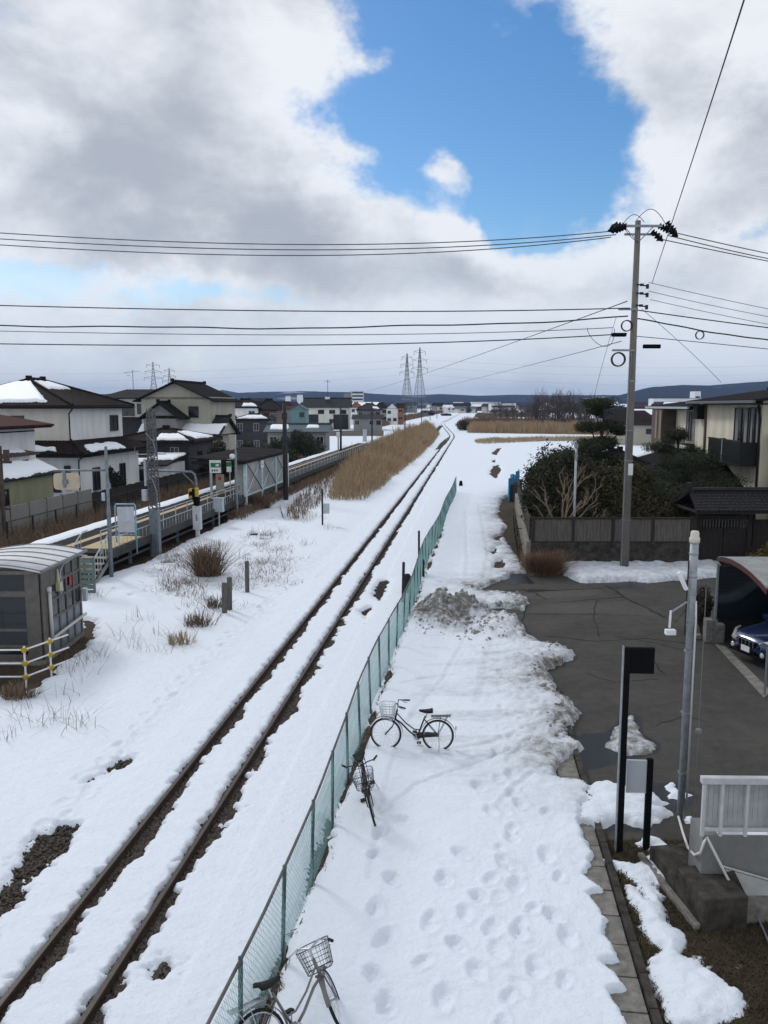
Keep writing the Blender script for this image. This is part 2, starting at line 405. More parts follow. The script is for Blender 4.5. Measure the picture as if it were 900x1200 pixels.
def snow_material():
    m = bpy.data.materials.new('snow'); m.use_nodes = True; nt = m.node_tree; b = nt.nodes['Principled BSDF']
    N = nt.nodes.new; L = nt.links.new
    tc = N('ShaderNodeTexCoord'); at = N('ShaderNodeAttribute'); at.attribute_name = 'dirt'
    n = N('ShaderNodeTexNoise'); n.inputs['Scale'].default_value = 5; n.inputs['Detail'].default_value = 10; n.inputs['Roughness'].default_value = .7; L(tc.outputs['Object'], n.inputs['Vector'])
    ma = N('ShaderNodeMath'); ma.operation = 'MULTIPLY_ADD'; L(n.outputs['Fac'], ma.inputs[0]); ma.inputs[1].default_value = 4.0; ma.inputs[2].default_value = -1.0
    mu = N('ShaderNodeMath'); mu.operation = 'MULTIPLY'; mu.use_clamp = True; L(ma.outputs[0], mu.inputs[0]); L(at.outputs['Fac'], mu.inputs[1])
    mx = N('ShaderNodeMix'); mx.data_type = 'RGBA'; mx.inputs[6].default_value = (.75, .80, .875, 1); mx.inputs[7].default_value = (.17, .16, .145, 1)
    L(mu.outputs[0], mx.inputs[0]); L(mx.outputs[2], b.inputs['Base Color'])
    b.inputs['Roughness'].default_value = .55; b.inputs['Specular IOR Level'].default_value = .25
    n2 = N('ShaderNodeTexNoise'); n2.inputs['Scale'].default_value = 6; n2.inputs['Detail'].default_value = 12; n2.inputs['Roughness'].default_value = .66
    L(tc.outputs['Object'], n2.inputs['Vector'])
    bp = N('ShaderNodeBump'); bp.inputs['Strength'].default_value = .9; bp.inputs['Distance'].default_value = .06
    L(n2.outputs['Fac'], bp.inputs['Height']); L(bp.outputs['Normal'], b.inputs['Normal'])
    return m
SNOW = snow_material()
ROOFSNOW = mat('roof_snow', (.80, .84, .89), .55, spec=.25, bump=(3, .4))
V = np.stack([XX, YY, ZZ], 2).reshape(-1, 3)
snow = npmesh('snow', V, FACES, SNOW, smooth=True); tag(snow, kind='structure'); vattr(snow, 'dirt', DIRT)

# bare ground below the snow: one sheet, split by what it is made of
def ground_material(name, c1, c2, scale, rough, bump, wetc=None, cracks=False):
    m = bpy.data.materials.new(name); m.use_nodes = True; nt = m.node_tree; b = nt.nodes['Principled BSDF']
    N = nt.nodes.new; L = nt.links.new
    tc = N('ShaderNodeTexCoord')
    n = N('ShaderNodeTexNoise'); n.inputs['Scale'].default_value = scale; n.inputs['Detail'].default_value = 10; n.inputs['Roughness'].default_value = .7; L(tc.outputs['Object'], n.inputs['Vector'])
    n3 = N('ShaderNodeTexNoise'); n3.inputs['Scale'].default_value = .5; n3.inputs['Detail'].default_value = 9; n3.inputs['Roughness'].default_value = .62; L(tc.outputs['Object'], n3.inputs['Vector'])
    ad = N('ShaderNodeMath'); ad.operation = 'ADD'; L(n.outputs['Fac'], ad.inputs[0]); L(n3.outputs['Fac'], ad.inputs[1])
    mr = N('ShaderNodeMapRange'); mr.inputs[1].default_value = .7; mr.inputs[2].default_value = 1.3; L(ad.outputs[0], mr.inputs[0])
    mx = N('ShaderNodeMix'); mx.data_type = 'RGBA'; mx.inputs[6].default_value = (*c1, 1); mx.inputs[7].default_value = (*c2, 1); L(mr.outputs[0], mx.inputs[0])
    src = mx.outputs[2]
    b.inputs['Roughness'].default_value = rough; b.inputs['Specular IOR Level'].default_value = .15
    if wetc:
        at = N('ShaderNodeAttribute'); at.attribute_name = 'wet'
        mw = N('ShaderNodeMix'); mw.data_type = 'RGBA'; mw.inputs[7].default_value = (*wetc, 1); L(src, mw.inputs[6]); L(at.outputs['Fac'], mw.inputs[0]); src = mw.outputs[2]
        rr = N('ShaderNodeMapRange'); rr.inputs[3].default_value = rough; rr.inputs[4].default_value = .30; b.inputs['Specular IOR Level'].default_value = .25; L(at.outputs['Fac'], rr.inputs[0]); L(rr.outputs[0], b.inputs['Roughness'])
    L(src, b.inputs['Base Color'])
    n2 = N('ShaderNodeTexNoise'); n2.inputs['Scale'].default_value = bump[0]; n2.inputs['Detail'].default_value = 8; L(tc.outputs['Object'], n2.inputs['Vector'])
    bp = N('ShaderNodeBump'); bp.inputs['Strength'].default_value = bump[1]; bp.inputs['Distance'].default_value = .03
    L(n2.outputs['Fac'], bp.inputs['Height']); L(bp.outputs['Normal'], b.inputs['Normal'])
    return m
ASPH = ground_material('asphalt', (.074, .068, .060), (.032, .030, .028), 3.0, .85, (60, .35), wetc=(.009, .010, .013))
SOIL = ground_material('soil', (.075, .055, .035), (.03, .024, .018), 4.0, .95, (14, 1.0))
LAWN = ground_material('dormant_lawn', (.060, .050, .032), (.022, .019, .014), 5.0, .95, (22, 1.0))
BALL = ground_material('ballast', (.065, .055, .046), (.020, .018, .016), 9.0, .9, (26, 1.0))
nrow = int(np.searchsorted(ys, 300))
gx, gy, gz, gd = XX[:nrow], YY[:nrow], np.zeros((nrow, NU)), ZZ[:nrow]
gt = gx - CX(gy)
ROADX = 3.35 + .112 * (gy - 12.8) * (gy < 12.8)
zone = np.zeros(gx.shape, dtype=int)                       # 0 soil
zone[(gt > 4.2) & (gx > 2.6) & (gy < 35.2) & (gy > 12.75)] = 1      # asphalt
zone[(gt > 4.2) & (gx > 2.2) & (gy <= 12.75)] = 2                   # lawn
zone[(np.abs(gt + .4) < 3.2)] = 3                                   # ballast
gz = np.where(zone == 3, .02 * fbm(gx * 6, gy * 6, 131, 2), np.where(zone == 2, .03 * fbm(gx * 3, gy * 3, 133, 3), np.where(zone == 0, .03 * fbm(gx * 2, gy * 2, 135, 3), 0)))
# wetness of the asphalt: melt water by the snow edges and in the low puddle
PUDDLE = pxpoly([(668, 868), (684, 861), (712, 858), (725, 845), (735, 836), (748, 838), (752, 858), (765, 864), (772, 872), (770, 884), (735, 890), (724, 895), (678, 905), (670, 890)])
PUDDLES = [PUDDLE] + [pxpoly(p) for p in ([(700, 915), (790, 918), (815, 935), (800, 950), (770, 968), (690, 978), (684, 960)], [(706, 682), (740, 680), (765, 684), (748, 690), (718, 690)], [(620, 690), (655, 692), (650, 697), (618, 698)], [(590, 672), (615, 672), (625, 684), (600, 684)])]
wet = np.zeros(gx.shape)
sel = np.where(zone == 1); xs, ysl = gx[sel], gy[sel]
jw = .12 * fbm(xs * 2, ysl * 2, 141, 4)
ws = np.exp(-np.maximum(0, sdist(xs, ysl, BARE_LOT) * -1) / .10) * .8
for p in PUDDLES: ws = np.maximum(ws, np.clip(1 - (sdist(xs, ysl, p) + jw) / .05, 0, 1) * (1.0 if p is PUDDLE else .9))
wet[sel] = np.clip(ws, 0, 1)
gv = np.stack([gx, gy, gz], 2).reshape(-1, 3)
gf = grid_faces(nrow, NU)
fz = zone.ravel()[gf[:, 0]]
for k, (nm, mt_) in enumerate((('soil', SOIL), ('asphalt_road', ASPH), ('lawn', LAWN), ('ballast_bed', BALL))):
    f = gf[fz == k]
    used, inv = np.unique(f.ravel(), return_inverse=True)
    o = npmesh(nm, gv[used], inv.reshape(-1, 4), mt_, smooth=True); tag(o, kind='structure'); vattr(o, 'wet', wet.ravel()[used])

# cracks in the asphalt: narrow sealed joints, and an older paler patch
def ribbon(mb, pts, w, z):
    vs = []; n = len(pts)
    for i, p in enumerate(pts):
        a = Vector(pts[min(i + 1, n - 1)]) - Vector(pts[max(i - 1, 0)]); a = Vector((-a[1], a[0])).normalized()
        ww = w * 1.5 * (.5 + 1.0 * rnd.random())
        vs += [(p[0] - a.x * ww, p[1] - a.y * ww, z), (p[0] + a.x * ww, p[1] + a.y * ww, z)]
    mb.add(vs, [(2 * i, 2 * i + 2, 2 * i + 3, 2 * i + 1) for i in range(n - 1)])
def jag(l, k=5, a=.05):
    out = []
    P = [Vector(G2(*p)) for p in l]
    for i in range(len(P) - 1):
        for j in range(k):
            q = P[i].lerp(P[i + 1], j / k); out.append((q.x + rnd.uniform(-a, a), q.y + rnd.uniform(-a, a)))
    out.append(tuple(P[-1])); return out
mb = MB()
for l, w in (([(708, 686), (722, 692), (732, 701), (755, 711), (780, 724)], .035), ([(590, 692), (650, 692), (708, 689)], .02), ([(560, 721), (610, 719), (700, 720)], .015), ([(612, 690), (625, 694), (640, 702)], .03), ([(615, 714), (613, 728), (616, 740)], .02), ([(655, 706), (700, 702), (730, 700)], .018), ([(720, 746), (760, 752), (800, 762)], .01), ([(765, 776), (780, 790)], .012), ([(830, 690), (806, 712), (790, 730)], .01), ([(640, 745), (700, 752), (760, 748), (820, 756)], .012), ([(690, 790), (720, 800), (770, 796)], .009), ([(700, 704), (696, 722), (702, 746)], .012), ([(770, 850), (800, 840), (830, 846)], .008)):
    ribbon(mb, jag(l), w, .006)
tag(mb.build('asphalt_cracks', mat('crack_fill', (.012, .012, .012), .9)), kind='structure')
PALE = ground_material('worn_asphalt', (.095, .09, .083), (.055, .053, .05), 5.0, .9, (50, .4))
mb = MB()
for l in ([(545, 719), (640, 709), (705, 706), (735, 704), (756, 712), (775, 722), (700, 719), (600, 720)], [(560, 700), (640, 693), (700, 690), (712, 697), (640, 702), (600, 704)]):
    p = pxpoly(l); mb.add([(a, b, .003) for a, b in p], [tuple(range(len(p)))])
tag(mb.build('asphalt_patch', PALE), kind='structure')
# concrete slabs beside the path
CONC = mat('concrete', (.20, .19, .175), .9, noise=(6, .5), bump=(40, .4))
CONCD = mat('stained_concrete', (.085, .077, .068), .95, noise=(4, .7), bump=(25, 1.0), col2=(.022, .020, .018), spec=.1)
mb = MB(); mc = MB()
for k in range(34):
    yk = 6.0 + k * .62
    if yk > 20: break
    xk = 2.98 + .108 * (yk - 8.8) + (.0)
    mb.box((xk + .0, yk, .012 + .006 * rnd.random()), (.40, .60, .06), (rnd.uniform(-.02, .02), rnd.uniform(-.02, .02), -TH + rnd.uniform(-.015, .015)))
    mc.box((xk + .275, yk, .03), (.11, .612, .14), (0, 0, -TH))
tag(mb.build('paving_slabs', CONC, bevel=.008), kind='structure')
tag(mc.build('kerb', CONCD, bevel=.01), kind='structure')
p = pxpoly([(838, 755), (850, 758), (905, 812), (895, 818)])
mb = MB().prism(p, -.05, .03); tag(mb.build('carport_kerb', CONC, bevel=.01), kind='structure')
# ================================================================== common materials
STEEL = mat('galvanised_steel', (.26, .28, .30), .5, .55, noise=(12, .3))
STEELB = mat('blue_grey_steel', (.18, .22, .25), .5, .3, noise=(9, .35))
PALEST = mat('pale_painted_steel', (.42, .47, .50), .5, .1, noise=(6, .25))
DARK = mat('dark_metal', (.018, .018, .02), .5, .2, noise=(20, .3))
BLACKP = mat('black_paint', (.006, .006, .007), .7, noise=(10, .3), spec=.06)
RUBBER = mat('rubber', (.012, .012, .012), .8)
CHROME = mat('chrome', (.45, .46, .48), .3, .9, noise=(30, .3))
WHITE = mat('white_paint', (.70, .71, .72), .5, noise=(5, .15))
WOODG = mat('weathered_wood', (.13, .12, .11), .9, noise=(3, .5), stretch=(8, 8, .6), bump=(20, .6))
WOODD = mat('dark_wood', (.035, .03, .027), .9, noise=(3, .5), stretch=(8, 8, .6), bump=(20, .6))
RUST = mat('rusty_rail', (.055, .035, .024), .85, .1, noise=(18, .5), bump=(40, .5))
RAILTOP = mat('worn_rail_head', (.062, .052, .047), .5, .15, noise=(14, .35))
GLASS = mat('dark_glass', (.015, .018, .022), .08, spec=.6)
CABLE = mat('cable_black', (.02, .02, .022), .7)
CABLEG = mat('cable_grey', (.07, .075, .085), .6)
YELLOW = mat('yellow_paint', (.50, .33, .03), .6, noise=(8, .3))
REDP = mat('red_paint', (.42, .02, .02), .5)

# ================================================================== RAILWAY
rl = [8 + .0, -30] ; yr = np.concatenate([np.arange(-20, 70, 2.0), np.arange(70, 420, 6.0), np.arange(420, 2600, 60.0)])
track = thing('railway_track', 'single snow-covered railway track of two rusty rails running to the horizon', 'railway track', T(0, 0))
def rail_mesh(t):
    prof = [(-.05, 0), (.05, 0), (.05, .012), (.012, .03), (.012, .105), (.033, .115), (.033, .15), (-.033, .15), (-.033, .115), (-.012, .105), (-.012, .03), (-.05, .012)]
    vs = []
    o = T(0, 0)
    for yv in yr:
        for (a, z) in prof: vs.append((float(CX(yv)) + t + a - o.x, yv, z + .004))
    n = len(prof); fs = []; top = []
    for i in range(len(yr) - 1):
        for k in range(n):
            k2 = (k + 1) % n
            if k == 6: top.append(len(fs))
            fs.append((i * n + k, i * n + k2, (i + 1) * n + k2, (i + 1) * n + k))
    mb = MB(); mb.add(vs, fs)
    ob = mb.build('rail', RUST, track); ob.data.materials.append(RAILTOP)
    for i in top: ob.data.polygons[i].material_index = 1
    return ob
for t in RAIL_T: rail_mesh(t)
slp = MB().box((0, 0, 0), (2.05, .22, .14)).build('sleeper', mat('sleeper_wood', (.045, .034, .027), .9, noise=(6, .5), bump=(20, .7)), track, bevel=.01)
o0 = T(0, 0)
for k in range(48):
    yk = 8.2 + k * .62
    c = slp if k == 0 else slp.copy()
    if k: COL.objects.link(c); c.parent = track
    c.location = (float(CX(yk)) - o0.x, yk, -.045 + .01 * rnd.random()); c.rotation_euler = (0, 0, -TH)
fp = MB().box((.02, 0, .06), (.03, .42, .07)).bar((.0, -.15, .06), (.05, -.15, .06), .014).bar((0, .15, .06), (.05, .15, .06), .014).build('fishplate', RUST, track)
for i, (t, yk) in enumerate(((-.56, 15.2), (.56, 15.2), (-.56, 27.7), (.56, 27.7), (-.56, 40.2), (.56, 40.2))):
    c = fp if i == 0 else fp.copy()
    if i: COL.objects.link(c); c.parent = track
    c.location = (float(CX(yk)) + t - o0.x, yk, .006); c.rotation_euler = (0, 0, -TH)

# ballast stones where the snow has melted
def stones(name, pts, m, s0, s1, seed):
    rg = np.random.default_rng(seed)
    base = np.array([[1, 0, 0], [-1, 0, 0], [0, 1, 0], [0, -1, 0], [0, 0, 1], [0, 0, -1]], float)
    tri = np.array([[0, 2, 4], [2, 1, 4], [1, 3, 4], [3, 0, 4], [2, 0, 5], [1, 2, 5], [3, 1, 5], [0, 3, 5]])
    n = len(pts); sc = rg.uniform(s0, s1, (n, 1, 1)) * rg.uniform(.6, 1.35, (n, 6, 1))
    v = base[None] * sc * rg.uniform(.6, 1.1, (n, 1, 3))
    a, b = rg.uniform(0, 6.28, n), rg.uniform(-.9, .9, n)
    ca, sa, cb, sb = np.cos(a), np.sin(a), np.cos(b), np.sin(b)
    Rz = np.zeros((n, 3, 3)); Rz[:, 0, 0] = ca; Rz[:, 0, 1] = -sa; Rz[:, 1, 0] = sa; Rz[:, 1, 1] = ca; Rz[:, 2, 2] = 1
    Rx = np.zeros((n, 3, 3)); Rx[:, 0, 0] = 1; Rx[:, 1, 1] = cb; Rx[:, 1, 2] = -sb; Rx[:, 2, 1] = sb; Rx[:, 2, 2] = cb
    v = np.einsum('nij,nkj->nki', Rz @ Rx, v) + pts[:, None, :]
    f = (tri[None] + (np.arange(n) * 6)[:, None, None]).reshape(-1, 3)
    return npmesh(name, v.reshape(-1, 3), f, m)
rg = np.random.default_rng(5)
n = 150000
yy = 8 + 46 * rg.random(n) ** 1.5; tt = rg.uniform(-3.2, 2.6, n)
tt[:70000] = np.where(rg.random(70000) < .5, -.56, .56) + rg.uniform(-.12, .55, 70000)
xx = CX(yy) + tt
dz, _ = snow_z(xx, yy)
k = (dz < .035) & (np.abs(np.abs(tt) - .56) > .06)
pts = np.stack([xx[k], yy[k], rg.uniform(-.005, .03, k.sum())], 1); pts = pts[np.random.default_rng(8).permutation(len(pts))][:46000]
STONE = mat('ballast_stone', (.125, .100, .080), .9, noise=(9, .6), col2=(.035, .031, .029), bump=(30, .5))
tag(stones('ballast_stones', pts, STONE, .026, .052, 1), 'loose brown ballast stones bared beside the rails', 'ballast', kind='stuff')

# ================================================================== GREEN CHAIN LINK FENCE
FENCEM = mat('green_mesh_wire', (.22, .40, .39), .6, noise=(3, .25))
FPOST = mat('fence_post_green', (.06, .10, .10), .6, .2, noise=(8, .4))
FRAIL = mat('fence_rail_worn', (.12, .115, .11), .7, .2, noise=(4, .5))
FB0, FB1 = Vector((-1.86, 6.2)), Vector((6.01, 66.83))
def FP(s):    # metres along the fence
    p = FB0.lerp(FB1, s / (FB1 - FB0).length)
    wob = .05 * math.sin(s * .35) + .03 * math.sin(s * .13 + 1)
    return Vector((p.x + wob, p.y))
FL = (FB1 - FB0).length; FH = 1.38
fence = thing('chain_link_fence', 'long pale green chain-link fence between the railway and the snowy path', 'fence', (FB0.x, FB0.y, 0))
org = Vector((FB0.x, FB0.y, 0))
def fz(s, z):
    p = FP(s); lean = .05 * math.sin(s * .4)
    return Vector((p.x + lean * z / FH, p.y, z)) - org
mb = MB(); NW = int(FL / .085); 
for i in range(-18, NW):
    for sgn in (1, -1):
        s0 = i * .085 + (.0 if sgn > 0 else 0)
        a, b = (s0, s0 + 1.15) if sgn > 0 else (s0 + 1.15, s0)
        pts_ = []
        for q in range(6):
            f = q / 5; s_ = a + (b - a) * f; z_ = .06 + (FH - .10) * f
            if 0 <= s_ <= FL:
                p = fz(s_, z_); p.x += sgn * .006 + .02 * math.sin(z_ * 5 + s_ * 1.3); pts_.append(p)
        if len(pts_) > 1: mb.tube(pts_, .0026 + .0018 * min(1, max(0, s0 - 12) / 40), 3, cap=False)
mb.build('wire_mesh', FENCEM, fence)
npst = int(FL / 1.72); sp = FL / npst
rail_pts = [fz(i * .86, FH + .012 * math.sin(i * 1.7)) for i in range(int(FL / .86) + 1)]
MB().tube(rail_pts, .02, 6).build('top_rail', FRAIL, fence, smooth=True)
for i in range(npst + 1):
    s_ = i * sp
    MB().tube([fz(s_, -.2), fz(s_, FH + .03)], .027, 8).build('post', FPOST, fence, smooth=True)
# odd taller posts and dark wrapped stumps along the fence
def simple_post(name, label, cat, px, py, h, w, m, lean=(0, 0), group=None):
    g = G(px, py)
    mb = MB().box((0, 0, h / 2 - .1), (w, w, h + .2)).box((0, 0, h + .005), (w * .8, w * .8, .02))
    o = mb.build(name, m, None, bevel=w * .12, loc=(g.x, g.y, 0), rot=(lean[0], lean[1], rnd.random()))
    return tag(o, label, cat, group)
simple_post('wooden_post', 'tall weathered wooden post rising above the green fence beside the nearer dark stump', 'post', 472, 710, 1.62, .08, WOODD, (0, .03))
simple_post('wooden_post', 'tall weathered wooden post above the green fence beside the farther dark stump', 'post', 491, 678, 2.05, .07, WOODD, (0, -.01))
def rag(px, py, label, h, w):
    g = G(px, py)
    mb = MB().lathe([(w * .45, -.05), (w * .5, .2), (w * .42, h * .6), (w * .5, h * .85), (w * .3, h), (.02, h + .02)], n=9)
    o = mb.build('wrapped_stump', mat('black_wrap', (.012, .012, .014), .7, bump=(9, 1.0)), None, smooth=True, loc=(g.x, g.y, 0)); tag(o, label, 'stump', 'dark stumps by the green fence')
rag(477, 698, 'nearer fat black wrapped stump against the green fence', .85, .34)
rag(494, 677, 'farther squat black stump against the green fence', .80, .28)
g = G(540, 571); o = MB().lathe([(.16, -.02), (.17, .3), (.12, .55), (.05, .6)], n=10).bar((-.35, .1, .06), (-.1, 0, .1), .03).build('bollard', BLACKP, None, loc=g); tag(o, 'small black bollard standing alone in the snow past the fence end', 'bollard')

# ================================================================== BICYCLES
def bicycle(label, loc, heading, lean, steer, frame_m, rim_m, basket_m, kick=True, front_light=False):
    root = thing('bicycle', label, 'bicycle', loc, heading)
    root.rotation_euler = (lean, 0, heading)
    Rw = .335; WB = 1.10
    def wheel(cx, name, par):
        tag(MB().tube([(cx + (Rw - .018) * math.cos(a), 0, Rw + (Rw - .018) * math.sin(a)) for a in [2 * PI * k / 36 for k in range(36)]], .019, 8, closed=True).build(name, RUBBER, par, smooth=True))
        w = par.children[-1] if len(par.children) else None
        return w
    def mk_wheel(cx, par, name):
        tyre = MB().tube([(cx + (Rw - .018) * math.cos(a), 0, Rw + (Rw - .018) * math.sin(a)) for a in [2 * PI * k / 36 for k in range(36)]], .02, 8, closed=True)
        w = tyre.build(name, RUBBER, par, smooth=True)
        rim = MB().tube([(cx + (Rw - .04) * math.cos(a), 0, Rw + (Rw - .04) * math.sin(a)) for a in [2 * PI * k / 36 for k in range(36)]], .010, 6, closed=True)
        for k in range(18):
            a = 2 * PI * k / 18; s_ = .03 if k % 2 else -.03
            rim.bar((cx + .02 * math.cos(a + .6), s_, Rw + .02 * math.sin(a + .6)), (cx + (Rw - .045) * math.cos(a), 0, Rw + (Rw - .045) * math.sin(a)), .0022, 3)
        rim.tube([(cx, -.05, Rw), (cx, .05, Rw)], .022, 8)
        r_ = rim.build('rim', rim_m, w)
        return w
    # --- rear and frame
    mk_wheel(0, root, 'rear_wheel')
    rw = (0, 0, Rw); bb = (.44, 0, .28); st = (.27, 0, .74); ht0 = (.90, 0, .66); ht1 = (.86, 0, .86)
    fr = MB()
    fr.tube([bb, st], .017, 8)
    fr.tube([bb, (.60, 0, .40), (.78, 0, .58), (.905, 0, .66)], .018, 8)
    fr.tube([(.36, 0, .44), (.50, 0, .45), (.68, 0, .58), (.875, 0, .79)], .013, 8)
    fr.tube([ht0, ht1], .02, 8)
    for s_ in (-.06, .06):
        fr.tube([(bb[0], s_ * .6, bb[2]), (0, s_, Rw)], .010, 6); fr.tube([(st[0] + .01, s_ * .4, .66), (0, s_, Rw)], .008, 6)
    fr.build('frame', frame_m, root, smooth=True)
    sd = MB().grid(lambda u, v: (.12 + .28 * u, (v - .5) * (.20 * (1 - u) ** .8 + .05), .86 + .03 * (1 - (2 * v - 1) ** 2) + .03 * (1 - u) ** 3 - .01), 8, 6)
    sdl = sd.build('saddle', RUBBER, root, smooth=True, solid=.045)
    MB().bar((.255, 0, .70), (.225, 0, .85), .013).build('seat_post', CHROME, root)
    # mudguard, rack, chain case
    mg = MB().grid(lambda u, v: ((Rw + .035) * math.cos(PI * (.0 + u * 1.02) - .1), (v - .5) * .06, Rw + (Rw + .035) * math.sin(PI * (.0 + u * 1.02) - .1)), 20, 2)
    mg.xf(Matrix.Scale(-1, 4, (1, 0, 0))); mg.build('mudguard', frame_m, root, solid=.004)
    rk = MB()
    for s_ in (-.07, -.025, .025, .07): rk.tube([(.14, s_, .74), (-.25, s_, .76)], .006, 5)
    for x_ in (.14, 0, -.25): rk.bar((x_, -.07, .75), (x_, .07, .75), .006)
    for s_ in (-.07, .07): rk.tube([(-.20, s_, .76), (0, s_ * 1.1, Rw)], .006, 5); rk.tube([(-.05, s_, .75), (0, s_ * 1.1, Rw)], .005, 5)
    rk.tube([(-.25, -.07, .76), (-.27, 0, .80), (-.25, .07, .76)], .006, 5)
    rk.build('rear_rack', CHROME if rim_m == CHROME else frame_m, root)
    cc = MB().tube([(.0, .045, Rw), (.2, .045, .335), (.44, .045, .30)], [.045, .05, .075], 8); cc.xf(Matrix.Scale(-1, 4, (0, 1, 0))); cc.build('chain_case', frame_m, root)
    cr = MB().lathe([(.08, -.006), (.085, 0), (.08, .006)], n=20).xf(Matrix.Translation((.44, -.055, .28)) @ Matrix.Rotation(PI / 2, 4, 'X'))
    cr.bar((.44, -.08, .28), (.40, -.08, .12), .010).bar((.44, .07, .28), (.48, .07, .44), .010).bar((.44, -.08, .28), (.44, .07, .28), .012)
    ck = cr.build('crank', CHROME, root)
    MB().box((.40, -.13, .12), (.09, .09, .025)).build('pedal', RUBBER, ck); MB().box((.48, .12, .44), (.09, .09, .025)).build('pedal', RUBBER, ck)
    ks = MB()
    if kick: ks.tube([(-.02, .07, Rw), (-.03, .15, .16), (-.02, .20, .0)], .009, 6)
    else: ks.tube([(-.02, .07, Rw), (-.2, .08, .26), (-.28, .09, .24)], .009, 6)
    ks.build('kickstand', CHROME, root)
    rf = MB().box((-.375, 0, .50), (.02, .05, .07)).build('reflector', REDP, root)
    # --- front assembly turns about the head tube
    fa = bpy.data.objects.new('front_fork', None)
    tmp = MB()
    piv = Vector((.88, 0, .76)); ax = (Vector(ht1) - Vector(ht0)).normalized()
    Mst = Matrix.Translation(piv) @ Matrix.Rotation(steer, 4, ax) @ Matrix.Translation(-piv)
    def fb(mb, name, m, par=None, **kw):
        mb.xf(Mst); return mb.build(name, m, par or root, **kw)
    fk = MB()
    for s_ in (-.05, .05): fk.tube([(.90, s_ * .7, .66), (.955, s_, .50), (WB, s_, Rw)], .011, 6)
    fk.bar((.895, -.06, .67), (.895, .06, .67), .016)
    fb(fk, 'fork', frame_m, smooth=True); fb(MB().bar((.865, 0, .84), (.845, 0, .98), .012), 'stem', CHROME, smooth=True)
    tyre = MB().tube([(WB + (Rw - .018) * math.cos(a), 0, Rw + (Rw - .018) * math.sin(a)) for a in [2 * PI * k / 36 for k in range(36)]], .02, 8, closed=True)
    fw = fb(tyre, 'front_wheel', RUBBER, smooth=True)
    rim = MB().tube([(WB + (Rw - .04) * math.cos(a), 0, Rw + (Rw - .04) * math.sin(a)) for a in [2 * PI * k / 36 for k in range(36)]], .010, 6, closed=True)
    for k in range(18):
        a = 2 * PI * k / 18; s_ = .03 if k % 2 else -.03
        rim.bar((WB + .02 * math.cos(a + .6), s_, Rw + .02 * math.sin(a + .6)), (WB + (Rw - .045) * math.cos(a), 0, Rw + (Rw - .045) * math.sin(a)), .0022, 3)
    rim.tube([(WB, -.05, Rw), (WB, .05, Rw)], .02, 8); fb(rim, 'rim', rim_m, fw)
    fmg = MB().grid(lambda u, v: (WB + (Rw + .03) * math.cos(PI * (.30 + u * .68)), (v - .5) * .055, Rw + (Rw + .03) * math.sin(PI * (.30 + u * .68))), 16, 2)
    fb(fmg, 'mudguard', frame_m, solid=.004)
    hb = MB().tube([(.70, -.29, .99), (.78, -.25, 1.00), (.86, -.14, 1.03), (.85, 0, .98), (.86, .14, 1.03), (.78, .25, 1.00), (.70, .29, .99)], .011, 6)
    for s_ in (-1, 1): hb.tube([(.80, s_ * .24, .99), (.74, s_ * .25, .955), (.69, s_ * .27, .95)], .006, 5)
    hbo = fb(hb, 'handlebar', CHROME if rim_m == CHROME else DARK, smooth=True)
    gp = MB()
    for s_ in (-1, 1): gp.tube([(.76, s_ * .262, .998), (.64, s_ * .315, .985)], .018, 8)
    fb(gp, 'grip', RUBBER, hbo)
    bk = MB()
    def rr(z, k): # basket ring
        f = (z - .70) / .27; a = .13 + .035 * f; b = .155 + .045 * f; cx = 1.05 + .02 * f
        ang = 2 * PI * k / 28; ca, sa = math.cos(ang), math.sin(ang); e = .45
        return (cx + a * math.copysign(abs(ca) ** e, ca), b * math.copysign(abs(sa) ** e, sa), z)
    for z_ in (.70, .75, .80, .85, .90, .97): bk.tube([rr(z_, k) for k in range(28)], .006 if z_ > .95 or z_ < .71 else .0028, 4, closed=True)
    for k in range(28): bk.bar(rr(.70, k), rr(.97, k), .0028, 3)
    for k in range(-3, 4): bk.bar((.93, k * .04, .70), (1.17, k * .04, .70), .0028, 3)
    fb(bk, 'basket', basket_m)
    lp = MB().lathe([(.02, -.04), (.035, -.02), (.04, .03), (.03, .045)], n=12).xf(Matrix.Translation((.99, 0, .64)) @ Matrix.Rotation(PI / 2, 4, 'Y')); fb(lp, 'lamp', CHROME)
    return root
BIKEB = mat('bike_black', (.01, .01, .012), .35, .3, coat=.4)
BIKES = mat('bike_silver', (.17, .17, .165), .45, .4, noise=(12, .2))
WIRES = mat('wire_silver', (.34, .35, .36), .4, .6)
WIRED = mat('wire_dark', (.045, .045, .05), .5, .3)
def bike_at(rear_px, front_px, label, lean, steer, fm, rm, bm, z=.09, kick=True):
    a = G(*rear_px, z); b = G(*front_px, z); h = math.atan2(b.y - a.y, b.x - a.x)
    return bicycle(label, a, h, lean, steer, fm, rm, bm, kick)
bike_at((513, 880), (454, 878), 'black city bicycle with silver basket standing side-on in the open snow', .07, -.10, BIKEB, WIRES, WIRES)
bike_at((433, 930), (440, 967), 'dark bicycle facing the camera, leaning on the green fence behind the basket', .24, .0, BIKEB, WIRES, WIRED)
bike_at((312, 1262), (379, 1222), 'silver bicycle with black saddle leaning on the near end of the green fence', -.42, .95, BIKES, CHROME, WIRED)

